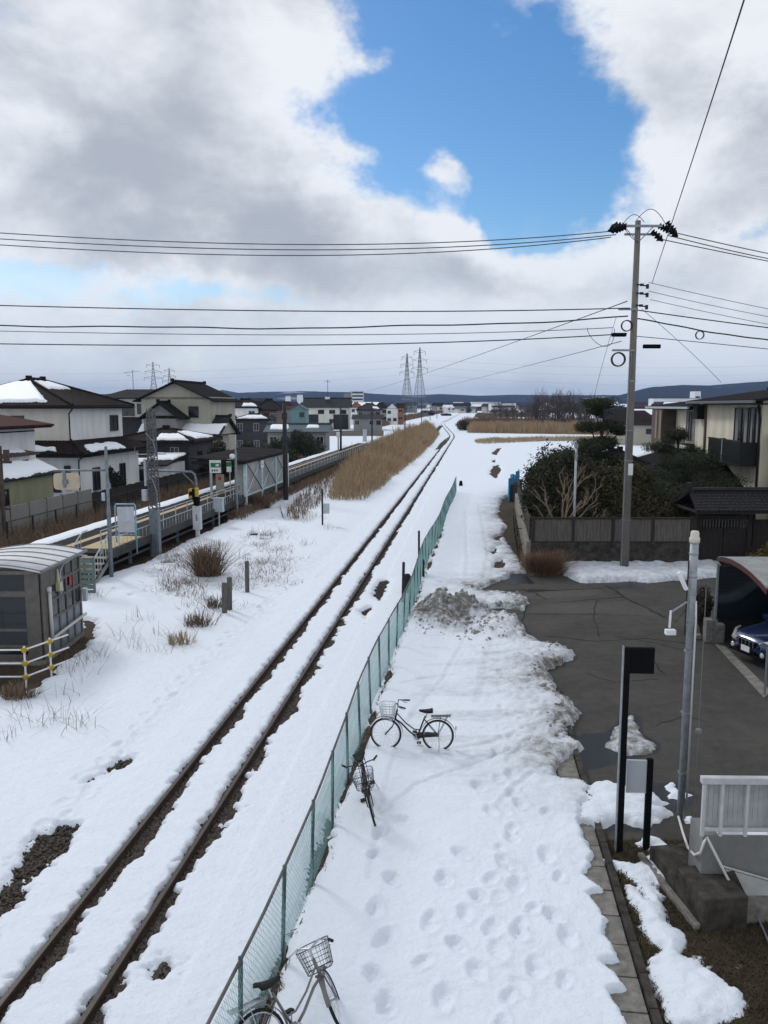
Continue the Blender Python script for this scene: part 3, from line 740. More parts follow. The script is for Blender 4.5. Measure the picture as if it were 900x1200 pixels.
# ================================================================== POLES, SIGNS AND CABLES
def cyl_pole(mb, h, r0, r1, n=16, z0=-.3): return mb.lathe([(r0, z0), (r0 + (r1 - r0) * .5, h * .5), (r1, h)], n=n)
CONP = mat('pole_concrete', (.17, .158, .145), .85, noise=(2.5, .35), stretch=(1, 1, .25), bump=(30, .2))
gp_ = Vector((10.62, 34.84, 0)); PT = 14.95
up = thing('utility_pole', 'tall concrete utility pole with crossarm on the snowy verge by the wooden fence', 'utility pole', gp_)
cyl_pole(MB(), PT, .195, .115, 20).build('pole', CONP, up, smooth=True)
MB().box((0, -.17, PT - .25), (1.9, .09, .09)).box((.2, .0, PT - .55), (1.5, .08, .08)).bar((0, -.12, PT - .9), (.6, -.15, PT - .28), .02).bar((0, -.12, PT - .9), (-.6, -.15, PT - .28), .02).build('crossarm', STEEL, up)
def ins(x, y, z, ax):
    mb = MB(); d = Vector(ax).normalized()
    q = Vector((0, 0, 1)).rotation_difference(d).to_matrix().to_4x4()
    m2 = MB().lathe([(.03, 0), (.11, .02), (.04, .09), (.12, .12), (.04, .19), (.13, .22), (.05, .30), (.14, .33), (.06, .42), (.03, .5)], n=10)
    m2.xf(Matrix.Translation((x, y, z)) @ q @ Matrix.Scale(1.25, 4)); return m2
for x, y, z, ax in ((-.75, -.2, PT - .28, (-1, -.2, -.35)), (-.45, .1, PT - .2, (-1, 0, .05)), (-.62, -.35, PT - .32, (-1, -.2, -.3)), (.55, -.15, PT - .45, (.7, -.2, -.7)), (.9, .05, PT - .2, (1, .1, -.35)), (1.15, -.1, PT - .3, (1, 0, -.7)), (1.25, .1, PT - .02, (.6, 0, -.8))):
    ins(x, y, z, ax).build('insulator', BLACKP, up, smooth=True)
jm = MB()
for a, b, h in (((-.7, -.2, PT - .2), (.2, -.2, PT - .1), .35), ((-.1, -.1, PT + .0), (1.2, 0, PT - .2), .55), ((.0, -.2, PT - .9), (-.7, -.3, PT - .3), -.1)):
    a = Vector(a); b = Vector(b)
    jm.tube([a.lerp(b, k / 12) + Vector((0, 0, h * math.sin(PI * k / 12))) for k in range(13)], .014, 5)
jm.build('jumper_cable', CABLE, up)
for z_ in (12.35, 12.0, 11.5): MB().bar((.0, -.13, z_), (.45, -.18, z_ - .08), .03).box((.22, -.16, z_ - .03), (.14, .08, .10)).box((.45, -.18, z_ - .1), (.10, .10, .18)).build('bracket', DARK, up)
MB().box((-.35, -.15, 11.32), (.75, .08, .08)).build('bracket', STEEL, up); MB().box((-.45, -.15, 9.62), (.95, .08, .08)).bar((-.1, -.15, 9.62), (-.1, -.15, 8.6), .015).build('bracket', STEEL, up)
cm = MB()
def coil(mb, c, r, turns, rw):
    pts_ = []
    for k in range(turns * 20 + 1):
        a = 2 * PI * k / 20; rr_ = r * (1 + .06 * math.sin(k * .31)); pts_.append(Vector(c) + Vector((rr_ * math.cos(a), .05 * math.sin(k * .23), rr_ * math.sin(a))))
    mb.tube(pts_, rw, 5)
coil(cm, (-.66, -.2, 9.22), .28, 9, .030); coil(cm, (-.36, -.2, 10.62), .22, 5, .022)
cm.build('cable_coil', CABLE, up)
MB().box((-.68, -.2, 10.26), (.62, .18, .16)).build('splice_box', BLACKP, up, bevel=.04)
MB().box((.75, -.15, 9.78), (.75, .16, .17)).build('splice_box', BLACKP, up, bevel=.04)
MB().tube([(-.16, -.1, .2), (-.15, -.08, 9.4)], .022, 6).build('conduit', STEEL, up)
MB().box((.05, -.19, 4.55), (.20, .03, .5)).build('number_plate', WHITE, up)
MB().lathe([(.197, 4.9), (.197, 4.94)], n=20).lathe([(.185, 6.2), (.185, 6.25)], n=20).lathe([(.17, 8.3), (.17, 8.36)], n=20).lathe([(.19, 2.3), (.20, 2.35)], n=20).build('steel_band', STEEL, up)

def wire_px(label, pts, r, m=CABLE, group=None, sag=None, wob=0, name='overhead_cable', cat='cable'):
    """pts = [(px,py,depth)], a smooth curve through them"""
    P = [D(*p) for p in pts]
    n = len(P); out = []
    ts = [0]
    for i in range(1, n): ts.append(ts[-1] + (P[i] - P[i - 1]).length)
    for k in range(61):
        t = ts[-1] * k / 60; q = Vector((0, 0, 0))
        for i in range(n):
            w = 1.0
            for j in range(n):
                if j != i: w *= (t - ts[j]) / (ts[i] - ts[j])
            q += P[i] * w
        if wob: q.z += wob * math.sin(k * 1.1) * .5 + wob * math.sin(k * .43)
        out.append(q)
    o = MB().tube([p - out[0] for p in out], r, 5).build(name, m, None, smooth=True, loc=out[0])
    return tag(o, label, cat, group)
YP = 34.84
GL = 'cables crossing the sky left of the utility pole'
wire_px('topmost of the three high cables running left from the pole top', [(-500, 236, YP - .3), (0, 273, YP - .3), (450, 286, YP - .3), (716, 271, YP - .3)], .021, CABLEG, GL)
wire_px('middle of the three high cables running left from the pole top', [(-500, 246, YP - .2), (0, 280, YP - .2), (450, 292, YP - .2), (722, 275, YP - .2)], .021, CABLEG, GL)
wire_px('lowest of the three high cables running left from the pole top', [(-500, 252, YP - .3), (0, 287, YP - .3), (450, 298, YP - .3), (716, 278, YP - .3)], .021, CABLEG, GL)
wire_px('straight dark cable running left just below half pole height, above the wavy one', [(-500, 344, YP - .2), (0, 358, YP - .2), (450, 365, YP - .2), (738, 361, YP - .2)], .024, CABLE, GL)
wire_px('thick wavy cable running left to the upper coil on the pole', [(-500, 372, YP - .2), (0, 381, YP - .2), (450, 383, YP - .2), (736, 371, YP - .2)], .030, CABLE, GL, wob=.03)
wire_px('thin grey cable running left just under the wavy cable', [(-500, 380, YP - .2), (0, 388, YP - .2), (450, 392, YP - .2), (718, 384, YP - .2)], .016, CABLEG, GL)
wire_px('lowest straight cable running left to the big coil arm on the pole', [(-500, 398, YP - .2), (0, 403, YP - .2), (450, 403, YP - .2), (735, 391, YP - .2)], .024, CABLE, GL)
GR = 'cables crossing the sky right of the utility pole'
wire_px('topmost cable running right from the pole top', [(784, 271, YP), (840, 284, YP), (900, 297, YP + 1), (1300, 360, YP + 4)], .021, CABLEG, GR)
wire_px('second high cable running right from the pole top', [(783, 276, YP), (840, 290, YP), (900, 303, YP + 1), (1300, 366, YP + 4)], .021, CABLEG, GR)
wire_px('third high cable running right from the pole top', [(768, 279, YP), (840, 294, YP), (900, 306, YP + 1), (1300, 372, YP + 4)], .021, CABLEG, GR)
wire_px('thin pale cable running right from the topmost side insulator', [(760, 331, YP), (830, 347, YP), (900, 362, YP), (1250, 420, YP)], .012, CABLEG, GR)
wire_px('thin pale cable running right from the middle side insulator', [(760, 341, YP), (830, 357, YP), (900, 371, YP), (1250, 425, YP)], .012, CABLEG, GR)
wire_px('thin pale cable running right from the lowest side insulator', [(762, 351, YP), (830, 366, YP), (900, 380, YP), (1250, 430, YP)], .012, CABLEG, GR)
wire_px('straight dark cable running right above the cable with a hanging loop', [(744, 363, YP), (830, 375, YP), (900, 384, YP), (1250, 424, YP)], .024, CABLE, GR)
w_ = wire_px('thick sagging cable running right with a hanging loop', [(744, 373, YP), (810, 385, YP), (900, 399, YP), (1250, 430, YP)], .030, CABLE, GR, wob=.02)
cl = MB(); coil(cl, D(820, 393, YP) - D(744, 373, YP), .17, 3, .016); cl.build('cable_loop', CABLE, w_)
wire_px('lowest cable running right from below the splice box', [(745, 394, YP), (830, 402, YP), (900, 409, YP), (1250, 436, YP)], .016, CABLE, GR)
wire_px('steep cable dropping from overhead to the side insulator of the pole', [(905, -105, 9), (872, 0, 12.0), (787, 262, 27), (764, 332, YP - .2)], .014, CABLE)
wire_px('long thin cable slanting from the pole down towards the two pylons', [(735, 353, YP), (600, 402, 60), (500, 437, 105), (425, 460, 185)], .022, CABLEG)
wire_px('faint lower cable slanting from the pole towards the far end of the track', [(728, 400, YP), (640, 423, 60), (560, 443, 110), (500, 457, 200)], .018, CABLEG)
wire_px('thin service cable slanting from the pole down to the tiled roof of the cream house', [(752, 362, YP), (790, 395, 37), (845, 448, 42)], .011, CABLE)
wire_px('thin stay wire dropping from the pole into the garden behind the fence', [(722, 372, YP), (708, 420, 37), (696, 468, 42)], .009, CABLE)
wire_px('thin loop of cable hanging left of the pole beside the splice box', [(688, 384, YP - .3), (695, 398, YP - .3), (708, 406, YP - .3), (720, 385, YP - .3)], .012, CABLE)
# --- light mast right, by the fence corner
g = G(671, 663); h = D(672, 520, g.y).z
lp = thing('lamp_post', 'thin galvanised mast with small bracket top beside the wooden garden fence', 'mast', g)
cyl_pole(MB(), 1.5, .085, .085).build('base_tube', STEELB, lp, smooth=True)
MB().lathe([(.062, 1.45), (.05, h)], n=12).build('pole', PALEST, lp, smooth=True)
MB().box((0, 0, h - .1), (.14, .14, .2)).box((.0, -.06, h - .55), (.10, .10, .35)).bar((-.1, 0, h - .55), (.12, 0, h - .55), .02).build('fitting', STEEL, lp)
MB().box((-.2, -.05, 1.75), (.09, .09, .32)).build('control_box', PALEST, lp, bevel=.01)
MB().tube([(-.12, 0, 1.7), (-.1, 0, 2.2)], .012, 5).build('conduit', STEEL, lp)
g = G(666, 659); o = MB().bar((0, 0, -.2), (0, 0, 1.35), .035, 8).bar((0, 0, 1.35), (0, 0, 1.40), .042, 8).build('standpipe', STEEL, None, loc=(g.x - .3, g.y, 0)); tag(o, 'short grey standpipe left of the thin mast by the fence', 'pipe')
# --- camera mast bottom right
g = G(797, 962); h = 5.2
cp = thing('camera_mast', 'galvanised mast with a white camera arm and strapped conduit at the lot corner', 'mast', g)
MB().lathe([(.062, -.3), (.058, 3.55), (.070, 3.56), (.070, h - .18)], n=16).build('pole', mat('mast_grey', (.30, .32, .34), .5, .25, noise=(7, .3)), cp, smooth=True)
MB().lathe([(.085, h - .2), (.085, h - .12), (.07, h - .1), (.07, h - .03), (.055, h)], n=14).build('cap', mat('cream_plastic', (.55, .52, .45), .6), cp, smooth=True)
MB().tube([(.075, -.05, .35), (.07, -.05, 3.7), (.055, -.05, 4.0)], .019, 8).build('conduit', mat('pale_conduit', (.55, .57, .58), .4, .2), cp, smooth=True)
MB().tube([(-.10, -.03, 3.4), (-.09, -.03, 4.7)], .014, 6).build('cable', CABLE, cp)
bm = MB()
for z_ in (.9, 2.0, 3.1, 3.6, 4.1, 4.4, 4.8): bm.lathe([(.08, z_), (.08, z_ + .025)], n=14)
bm.build('strap', STEEL, cp)
MB().box((-.19, -.05, 4.35), (.06, .09, .34), (0, -.45, 0)).build('floodlight', WHITE, cp, bevel=.015)
MB().bar((-.06, -.03, 4.0), (-.36, -.08, 3.82), .02).build('arm', STEEL, cp)
ca = MB().bar((-.38, -.1, 3.85), (-.39, -.1, 3.55), .022).box((-.38, -.12, 3.48), (.17, .11, .09)).build('camera', WHITE, cp, bevel=.02)
# --- hanging lamp cord right of the mast
g2 = G(812, 990); o = MB().tube([(0, 0, .1), (.0, 0, 4.2)], .006, 5).lathe([(.0, 1.58), (.05, 1.60), (.06, 1.65), (.05, 1.70), (0, 1.72)], n=10)
tag(o.build('hanging_cord', mat('cord_grey', (.18, .18, .18), .7), None, loc=(cp.location.x + .24, cp.location.y, 0)), 'thin grey cord with a small white ball hanging beside the camera mast', 'cord')
# --- black sign posts
g = G(725, 998)
sg = thing('sign_post', 'tall black square post with a square black sign panel at its top', 'sign', g, -.06)
MB().bx(-.05, .05, -.05, .05, -.2, 3.48).build('post', BLACKP, sg, bevel=.006)
MB().bx(-.062, -.05, -.05, .05, -.2, 3.50).build('edge_strip', STEEL, sg)
MB().bx(.05, .43, -.04, .04, 3.06, 3.48).build('sign_panel', BLACKP, sg, bevel=.006)
g2 = G(757, 995)
sb = thing('sign_board', 'low blank pale grey notice board between two black posts by the lawn', 'sign', (g2.x, g2.y, 0), -.06)
MB().bx(-.05, .05, -.04, .04, -.2, 1.58).build('post', BLACKP, sb, bevel=.006)
MB().bx(-.37, -.05, -.02, .02, 1.0, 1.55).build('sign_panel', mat('pale_panel', (.40, .42, .45), .45), sb)
MB().bx(-.37, -.05, -.022, .022, .985, 1.0).build('panel_edge', WHITE, sb)
# ================================================================== BUILDING KIT
def wall_mat(name, col, stripe=None, amt=.25):
    """painted siding with optional vertical or horizontal board grooves as bump"""
    m = bpy.data.materials.new(name); m.use_nodes = True; nt = m.node_tree; b = nt.nodes['Principled BSDF']; N = nt.nodes.new; L = nt.links.new
    tc = N('ShaderNodeTexCoord'); n = N('ShaderNodeTexNoise'); n.inputs['Scale'].default_value = 1.2; n.inputs['Detail'].default_value = 8
    mp = N('ShaderNodeMapping'); mp.inputs['Scale'].default_value = (1, 1, .3); L(tc.outputs['Object'], mp.inputs['Vector']); L(mp.outputs['Vector'], n.inputs['Vector'])
    mr = N('ShaderNodeMapRange'); mr.inputs[1].default_value = .3; mr.inputs[2].default_value = .75; L(n.outputs['Fac'], mr.inputs[0])
    mx = N('ShaderNodeMix'); mx.data_type = 'RGBA'; mx.inputs[6].default_value = (*col, 1); mx.inputs[7].default_value = (*[c * (1 - amt) for c in col], 1)
    L(mr.outputs[0], mx.inputs[0]); L(mx.outputs[2], b.inputs['Base Color']); b.inputs['Roughness'].default_value = .75
    if stripe:
        ax, per = stripe
        sx = N('ShaderNodeSeparateXYZ'); L(tc.outputs['Object'], sx.inputs[0])
        src = sx.outputs[2]
        if ax == 'v':
            a = N('ShaderNodeMath'); a.operation = 'ADD'; L(sx.outputs[0], a.inputs[0]); L(sx.outputs[1], a.inputs[1]); src = a.outputs[0]
        mu = N('ShaderNodeMath'); mu.operation = 'MULTIPLY'; mu.inputs[1].default_value = 1 / per; L(src, mu.inputs[0])
        fr = N('ShaderNodeMath'); fr.operation = 'FRACT'; L(mu.outputs[0], fr.inputs[0])
        gt_ = N('ShaderNodeMath'); gt_.operation = 'GREATER_THAN'; gt_.inputs[1].default_value = .13; L(fr.outputs[0], gt_.inputs[0])
        bp = N('ShaderNodeBump'); bp.inputs['Strength'].default_value = .8; bp.inputs['Distance'].default_value = .02; L(gt_.outputs[0], bp.inputs['Height']); L(bp.outputs['Normal'], b.inputs['Normal'])
    return m
TILE = mat('dark_roof_tile', (.020, .019, .020), .8, spec=.05, noise=(4, .6), bump=(12, .4))
TILEB = mat('brown_roof_tile', (.024, .018, .016), .8, spec=.05, noise=(4, .6), bump=(12, .4))
TILEG = mat('grey_roof_sheet', (.036, .037, .042), .8, spec=.08, noise=(3, .4))
TILER = mat('maroon_roof_sheet', (.050, .015, .013), .8, spec=.08, noise=(3, .4))
TEALR = mat('teal_roof_sheet', (.03, .065, .075), .5, noise=(3, .4))
W_WHITE = wall_mat('white_siding', (.76, .77, .77), ('v', .45)); W_CREAM = wall_mat('cream_wall', (.68, .66, .60)); W_CORR = wall_mat('white_corrugated', (.74, .76, .78), ('v', .18))
W_GREEN = wall_mat('olive_corrugated', (.27, .28, .17), ('v', .22)); W_BEIGE = wall_mat('beige_wall', (.43, .41, .34)); W_DARK = wall_mat('charcoal_siding', (.055, .055, .06), ('h', .3))
W_GREY = wall_mat('grey_wall', (.22, .22, .22)); W_TEAL = wall_mat('teal_wall', (.11, .21, .21)); W_ORANGE = wall_mat('orange_wall', (.34, .13, .03)); W_BROWN = wall_mat('brown_red_wall', (.10, .045, .035))
W_BLOCK = wall_mat('concrete_panel', (.25, .245, .23), ('v', 1.9)); W_BLK = wall_mat('black_siding', (.02, .02, .022), ('h', .3))
TRIM = mat('dark_trim', (.02, .019, .019), .8, spec=.1); FRAMEB = mat('window_frame_dark', (.04, .04, .042), .5); FRAMEW = mat('window_frame_pale', (.42, .43, .44), .5)
CURT = mat('curtain_pale', (.20, .205, .20), .8)

def window(par, face, u, z, w, h, off=0.0, fm=None, curtain=False, name='window'):
    """face 's' (wall y=off, looks to -y), 'e' (x=off, looks +x), 'w' (x=off, looks -x); u along the wall"""
    fm = fm or FRAMEB
    def P(a, d, c):   # along, outward, up
        if face == 's': return (a, off - d, c)
        if face == 'e': return (off + d, a, c)
        return (off - d, a, c)
    def bx(mb, a0, a1, d0, d1, c0, c1):
        p, q = P(a0, d0, c0), P(a1, d1, c1)
        mb.bx(min(p[0], q[0]), max(p[0], q[0]), min(p[1], q[1]), max(p[1], q[1]), c0, c1)
    mb = MB(); t = .06
    bx(mb, u - w / 2 - t, u + w / 2 + t, .004, .09, z + h / 2, z + h / 2 + t); bx(mb, u - w / 2 - t, u + w / 2 + t, .004, .11, z - h / 2 - t, z - h / 2)
    bx(mb, u - w / 2 - t, u - w / 2, .004, .08, z - h / 2, z + h / 2); bx(mb, u + w / 2, u + w / 2 + t, .004, .08, z - h / 2, z + h / 2)
    bx(mb, u - .025, u + .025, .03, .07, z - h / 2, z + h / 2)
    f = mb.build(name, fm, par)
    pm = MB(); bx(pm, u - w / 2, u + w / 2, .006, .025, z - h / 2, z + h / 2); pm.build('pane', GLASS, f)
    if curtain:
        cm = MB(); bx(cm, u - w / 2 + .02, u - w / 2 + w * .28, .026, .030, z - h / 2 + .03, z + h / 2 - .03); cm.build('curtain', CURT, f)
        cm = MB(); bx(cm, u + w / 2 - w * .24, u + w / 2 - .02, .026, .030, z - h / 2 + .03, z + h / 2 - .03); cm.build('curtain', CURT, f)
    return f
def corr_quad(mb, A, B, C, Dd, per=.28, amp=.035, nv=3):
    """roof plane A-B eave, C-D ridge (A below D); tile rolls run from eave to ridge"""
    A, B, C, Dd = map(Vector, (A, B, C, Dd)); L = (B - A).length; nu = min(160, max(2, int(L / per * 4)))
    nrm = (B - A).cross(Dd - A); nrm = nrm.normalized() if nrm.length > 1e-6 else Vector((0, 0, 1))
    if nrm.z < 0: nrm = -nrm
    ax = (B - A).normalized()
    def fn(u, v):
        p = A.lerp(B, u).lerp(Dd.lerp(C, u), v); s_ = (p - A).dot(ax)
        return p + nrm * (amp * abs(math.sin(PI * s_ / per)))
    return mb.grid(fn, nu, nv)
def ridge_tube(mb, pts, r=.13): mb.tube(pts, r, 6)
def snow_slab(A, B, C, Dd, seed, th=.14, n=26, par=None, m=None, thr=.0, u0=0, u1=1, v0=0, v1=1, name='roof_snow'):
    """snow lying on the roof plane with a ragged outline"""
    A, B, C, Dd = map(Vector, (A, B, C, Dd)); nrm = (B - A).cross(Dd - A).normalized()
    if nrm.z < 0: nrm = -nrm
    us_ = np.linspace(u0 - .03, u1 + .03, n * 2); vs_ = np.linspace(v0 - .04, v1 + .04, n)
    U, Vv = np.meshgrid(us_, vs_)
    L1, L2 = (B - A).length, (Dd - A).length
    e = np.minimum(np.minimum(U - u0, u1 - U) * L1, np.minimum(Vv - v0, v1 - Vv) * L2) + .28 * fbm(U * L1 * 1.1, Vv * L2 * 1.1, seed, 3) - .08 - thr
    hh = np.where(e > 0, th * (1 - np.exp(-e / .12)), -.06)
    vs = []
    for j in range(n):
        for i in range(n * 2):
            p = A.lerp(B, U[j, i]).lerp(Dd.lerp(C, U[j, i]), Vv[j, i]); vs.append(p + nrm * (hh[j, i] + .035))
    w = n * 2; fs = []
    for j in range(n - 1):
        for i in range(w - 1):
            q = (j * w + i, j * w + i + 1, (j + 1) * w + i + 1, (j + 1) * w + i)
            if max(hh.ravel()[list(q)]) > 0: fs.append(q)
    mb = MB(); mb.add(vs, fs); return mb.build(name, m or ROOFSNOW, par, smooth=True)
def hip_roof(x0, x1, y0, y1, z, h, m, par, ridge_axis='y', inset=None, snow=None, corr=True, name='roof', fascia=.22):
    cx, cy = (x0 + x1) / 2, (y0 + y1) / 2
    if ridge_axis == 'y':
        ins_ = inset if inset is not None else (x1 - x0) / 2
        R0, R1 = Vector((cx, y0 + ins_, z + h)), Vector((cx, y1 - ins_, z + h))
        planes = {'s': ((x0, y0, z), (x1, y0, z), R0, R0), 'e': ((x1, y0, z), (x1, y1, z), R1, R0), 'n': ((x1, y1, z), (x0, y1, z), R1, R1), 'w': ((x0, y1, z), (x0, y0, z), R0, R1)}
    else:
        ins_ = inset if inset is not None else (y1 - y0) / 2
        R0, R1 = Vector((x0 + ins_, cy, z + h)), Vector((x1 - ins_, cy, z + h))
        planes = {'s': ((x0, y0, z), (x1, y0, z), R1, R0), 'e': ((x1, y0, z), (x1, y1, z), R1, R1), 'n': ((x1, y1, z), (x0, y1, z), R0, R1), 'w': ((x0, y1, z), (x0, y0, z), R0, R0)}
    mb = MB()
    for k, (a, b, c, d) in planes.items(): corr_quad(mb, a, b, c, d, amp=.035 if corr else 0)
    ro = mb.build(name, m, par, solid=.10)
    rm = MB(); e = .06
    ridge_tube(rm, [R0 + Vector((0, 0, e)), R1 + Vector((0, 0, e))], .15)
    for (a, rr_) in (((x0, y0, z), R0), ((x1, y0, z), R0 if ridge_axis == 'y' else R1), ((x1, y1, z), R1), ((x0, y1, z), R1 if ridge_axis == 'y' else R0)):
        ridge_tube(rm, [Vector(a) + Vector((0, 0, e)), rr_ + Vector((0, 0, e))], .10)
    for rr_ in (R0, R1): rm.box(rr_ + Vector((0, 0, .14)), (.34, .34, .36))
    rm.build('ridge', m, ro)
    fm = MB(); fm.bx(x0 + .05, x1 - .05, y0 + .05, y1 - .05, z - fascia, z - .06); fm.build('eaves', TRIM, par)
    gm = MB(); gm.tube([(x0, y0 - .03, z - .1), (x1 + .03, y0 - .03, z - .1), (x1 + .03, y1, z - .1)], .06, 6); gm.build('gutter', TRIM, ro)
    for i, s_ in enumerate(snow or []):
        k, u0, u1, v0, v1 = s_[:5]; a, b, c, d = planes[k]
        snow_slab(a, b, c, d, 200 + i * 7 + int(abs(x0) * 13), u0=u0, u1=u1, v0=v0, v1=v1, par=ro)
    return ro
def gable_roof(x0, x1, y0, y1, z, h, m, par, ridge_axis='x', snow=None, corr=True, wallm=None, inset=.5, name='roof'):
    cx, cy = (x0 + x1) / 2, (y0 + y1) / 2
    if ridge_axis == 'x':
        R0, R1 = Vector((x0, cy, z + h)), Vector((x1, cy, z + h))
        planes = {'s': ((x0, y0, z), (x1, y0, z), R1, R0), 'n': ((x1, y1, z), (x0, y1, z), R0, R1)}
    else:
        R0, R1 = Vector((cx, y0, z + h)), Vector((cx, y1, z + h))
        planes = {'e': ((x1, y0, z), (x1, y1, z), R1, R0), 'w': ((x0, y1, z), (x0, y0, z), R0, R1)}
    mb = MB()
    for k, (a, b, c, d) in planes.items(): corr_quad(mb, a, b, c, d, amp=.035 if corr else 0)
    ro = mb.build(name, m, par, solid=.12)
    rm = MB(); ridge_tube(rm, [R0 + Vector((0, 0, .08)), R1 + Vector((0, 0, .08))], .14)
    for rr_ in (R0, R1): rm.box(rr_ + Vector((0, 0, .16)), (.3, .3, .34))
    rm.build('ridge', m, ro)
    if wallm:
        if ridge_axis == 'x':
            sl = h * (1 - (inset) / ((y1 - y0) / 2))
            for xx_ in (x0 + inset, x1 - inset - .1): MB().add([(xx_, y0 + inset, z + h - sl - .12), (xx_, y1 - inset, z + h - sl - .12), (xx_, cy, z + h - .12), (xx_ + .1, y0 + inset, z + h - sl - .12), (xx_ + .1, y1 - inset, z + h - sl - .12), (xx_ + .1, cy, z + h - .12)], [(0, 1, 2), (3, 5, 4), (0, 3, 4, 1), (1, 4, 5, 2), (2, 5, 3, 0)]).build('gable', wallm, par)
        else:
            sl = h * (1 - (inset) / ((x1 - x0) / 2))
            for yy_ in (y0 + inset, y1 - inset - .1): MB().add([(x0 + inset, yy_, z + h - sl - .12), (x1 - inset, yy_, z + h - sl - .12), (cx, yy_, z + h - .12), (x0 + inset, yy_ + .1, z + h - sl - .12), (x1 - inset, yy_ + .1, z + h - sl - .12), (cx, yy_ + .1, z + h - .12)], [(0, 1, 2), (3, 5, 4), (0, 3, 4, 1), (1, 4, 5, 2), (2, 5, 3, 0)]).build('gable', wallm, par)
    for i, s_ in enumerate(snow or []):
        k, u0, u1, v0, v1 = s_[:5]; a, b, c, d = planes[k]
        snow_slab(a, b, c, d, 300 + i * 7 + int(abs(x0) * 13), u0=u0, u1=u1, v0=v0, v1=v1, par=ro)
    return ro
def shed_roof(A, B, C, Dd, m, par, corr=True, per=.4, snow=None, th=.12, name='roof'):
    ro = corr_quad(MB(), A, B, C, Dd, per=per, amp=.03 if corr else 0).build(name, m, par, solid=th)
    for i, (u0, u1, v0, v1) in enumerate(snow or []): snow_slab(A, B, C, Dd, 400 + i * 11, u0=u0, u1=u1, v0=v0, v1=v1, par=ro)
    return ro
def walls(x0, x1, y0, y1, z0, z1, m, par, name='wall'): return MB().bx(x0, x1, y0, y1, z0, z1).build(name, m, par)
def house(name, label, cat, loc, group=None): return thing(name, label, cat, (loc[0], loc[1], 0), -TH, group)

# ================================================================== LEFT: PLATFORM AND STATION
PLATM = mat('platform_asphalt', (.034, .034, .036), .9, spec=.08, noise=(3, .35), bump=(30, .3))
TACT = mat('tactile_yellow', (.48, .37, .19), .7, noise=(6, .3))
p0 = T(-10.5, 33.4); PLL = 100
pf = thing('station_platform', 'long low station platform with yellow tactile strip and steel legs', 'platform', p0, -TH)
MB().bx(-4.4, 0, 0, PLL, .80, 1.10).build('deck', PLATM, pf)
MB().bx(-.004, .05, 0, PLL, .74, 1.14).bx(-.004, .03, 0, PLL, .45, .55).build('edge_beam', mat('beam_grey', (.045, .045, .045), .7, noise=(3, .5)), pf)
MB().bx(-2.55, -2.2, 0, PLL, 1.10, 1.108).build('tactile_strip', TACT, pf)
MB().bx(-1.6, -.2, 1.0, 4.4, 1.10, 1.107).build('tactile_pad', TACT, pf)
def fn(u, v):
    x = -4.42 + .95 * u; yv = v * PLL
    e = min(u, 1 - u) * .95 + .12 * float(fbm(np.array([x * 2.]), np.array([yv * .7]), 151, 3)[0])
    return (x, yv, 1.10 + (.10 * (1 - math.exp(-e / .1)) if e > 0 else -.03))
MB().grid(fn, 10, 300).build('platform_snow', ROOFSNOW, pf, smooth=True)
lg = MB()
for k in range(34):
    pass
leg0 = MB().bx(-.06, .06, -.06, .06, -.3, .8).build('leg', STEELB, pf)
legs = [leg0]; i = 0
for k in range(33):
    for x_ in (-.35, -2.4):
        c = leg0 if i == 0 else leg0.copy(); i += 1
        if c is not leg0: COL.objects.link(c); c.parent = pf
        c.location = (x_, .3 + k * 3.0, 0)
for a, b in ((0, 20.6), (33.8, 60)):
    rm = MB()
    for z_ in (1.55, 2.05): rm.bar((-.12, a, z_), (-.12, b, z_), .022, 6)
    n_ = int((b - a) / 1.7)
    for k in range(n_ + 1): rm.bar((-.12, a + (b - a) * k / n_, 1.05), (-.12, a + (b - a) * k / n_, 2.05), .024, 6)
    for k in range(n_ * 4 + 1): rm.bar((-.12, a + (b - a) * k / (n_ * 4), 1.1), (-.12, a + (b - a) * k / (n_ * 4), 1.55), .010, 4)
    rm.build('railing', PALEST, pf)
rm = MB()
for k in range(24): rm.bar((-.12, 61 + k * 1.6, 1.0), (-.12, 61 + k * 1.6, 1.9), .03, 5)
rm.bar((-.12, 60, 1.9), (-.12, 99, 1.9), .025, 5)
rm.build('railing', PALEST, pf)
st = thing('platform_stair', 'short steel stair with curved handrails up to the near end of the platform', 'stair', T(-10.8, 33.3), -TH)
for k in range(5): MB().bx(-.55, .55, -1.7 + k * .34, -1.38 + k * .34, .18 + k * .19, .23 + k * .19).build('tread', mat('tread_pale', (.32, .29, .22), .8), st)
sm = MB()
for s_ in (-.6, .6):
    sm.tube([(s_, -1.9, .0), (s_, -1.9, .75), (s_, -1.75, .95), (s_, -.2, 1.85), (s_, .1, 2.0), (s_, .5, 2.0)], .028, 6)
    for k in range(7): sm.bar((s_, -1.6 + k * .25, .2 + k * .14), (s_, -1.6 + k * .25, 1.03 + k * .145), .014, 5)
sm.build('handrail', PALEST, st)
for s_ in (-.6, .6): MB().add([(s_, -1.8, .02), (s_, 0, .95), (s_, 0, .75), (s_, -1.6, -.05)], [(0, 1, 2, 3)]).build('stringer', STEEL, st, solid=.03)
gpn = thing('slatted_panel', 'weathered pale green slatted plastic screen at the foot of the platform stair', 'screen', T(-9.72, 30.2), -TH)
TEALP = mat('pale_green_plastic', (.13, .175, .165), .7, noise=(4, .35))
for k in range(7): MB().box((-.1, 0, .18 + k * .2), (.78, .05, .15), (-.35, 0, .0)).build('slat', TEALP, gpn)
MB().bx(-.52, -.46, -.05, .05, -.1, 1.55).bx(.26, .32, -.05, .05, -.1, 1.55).bx(-.13, -.07, .03, .06, -.1, 1.5).build('frame', TEALP, gpn)
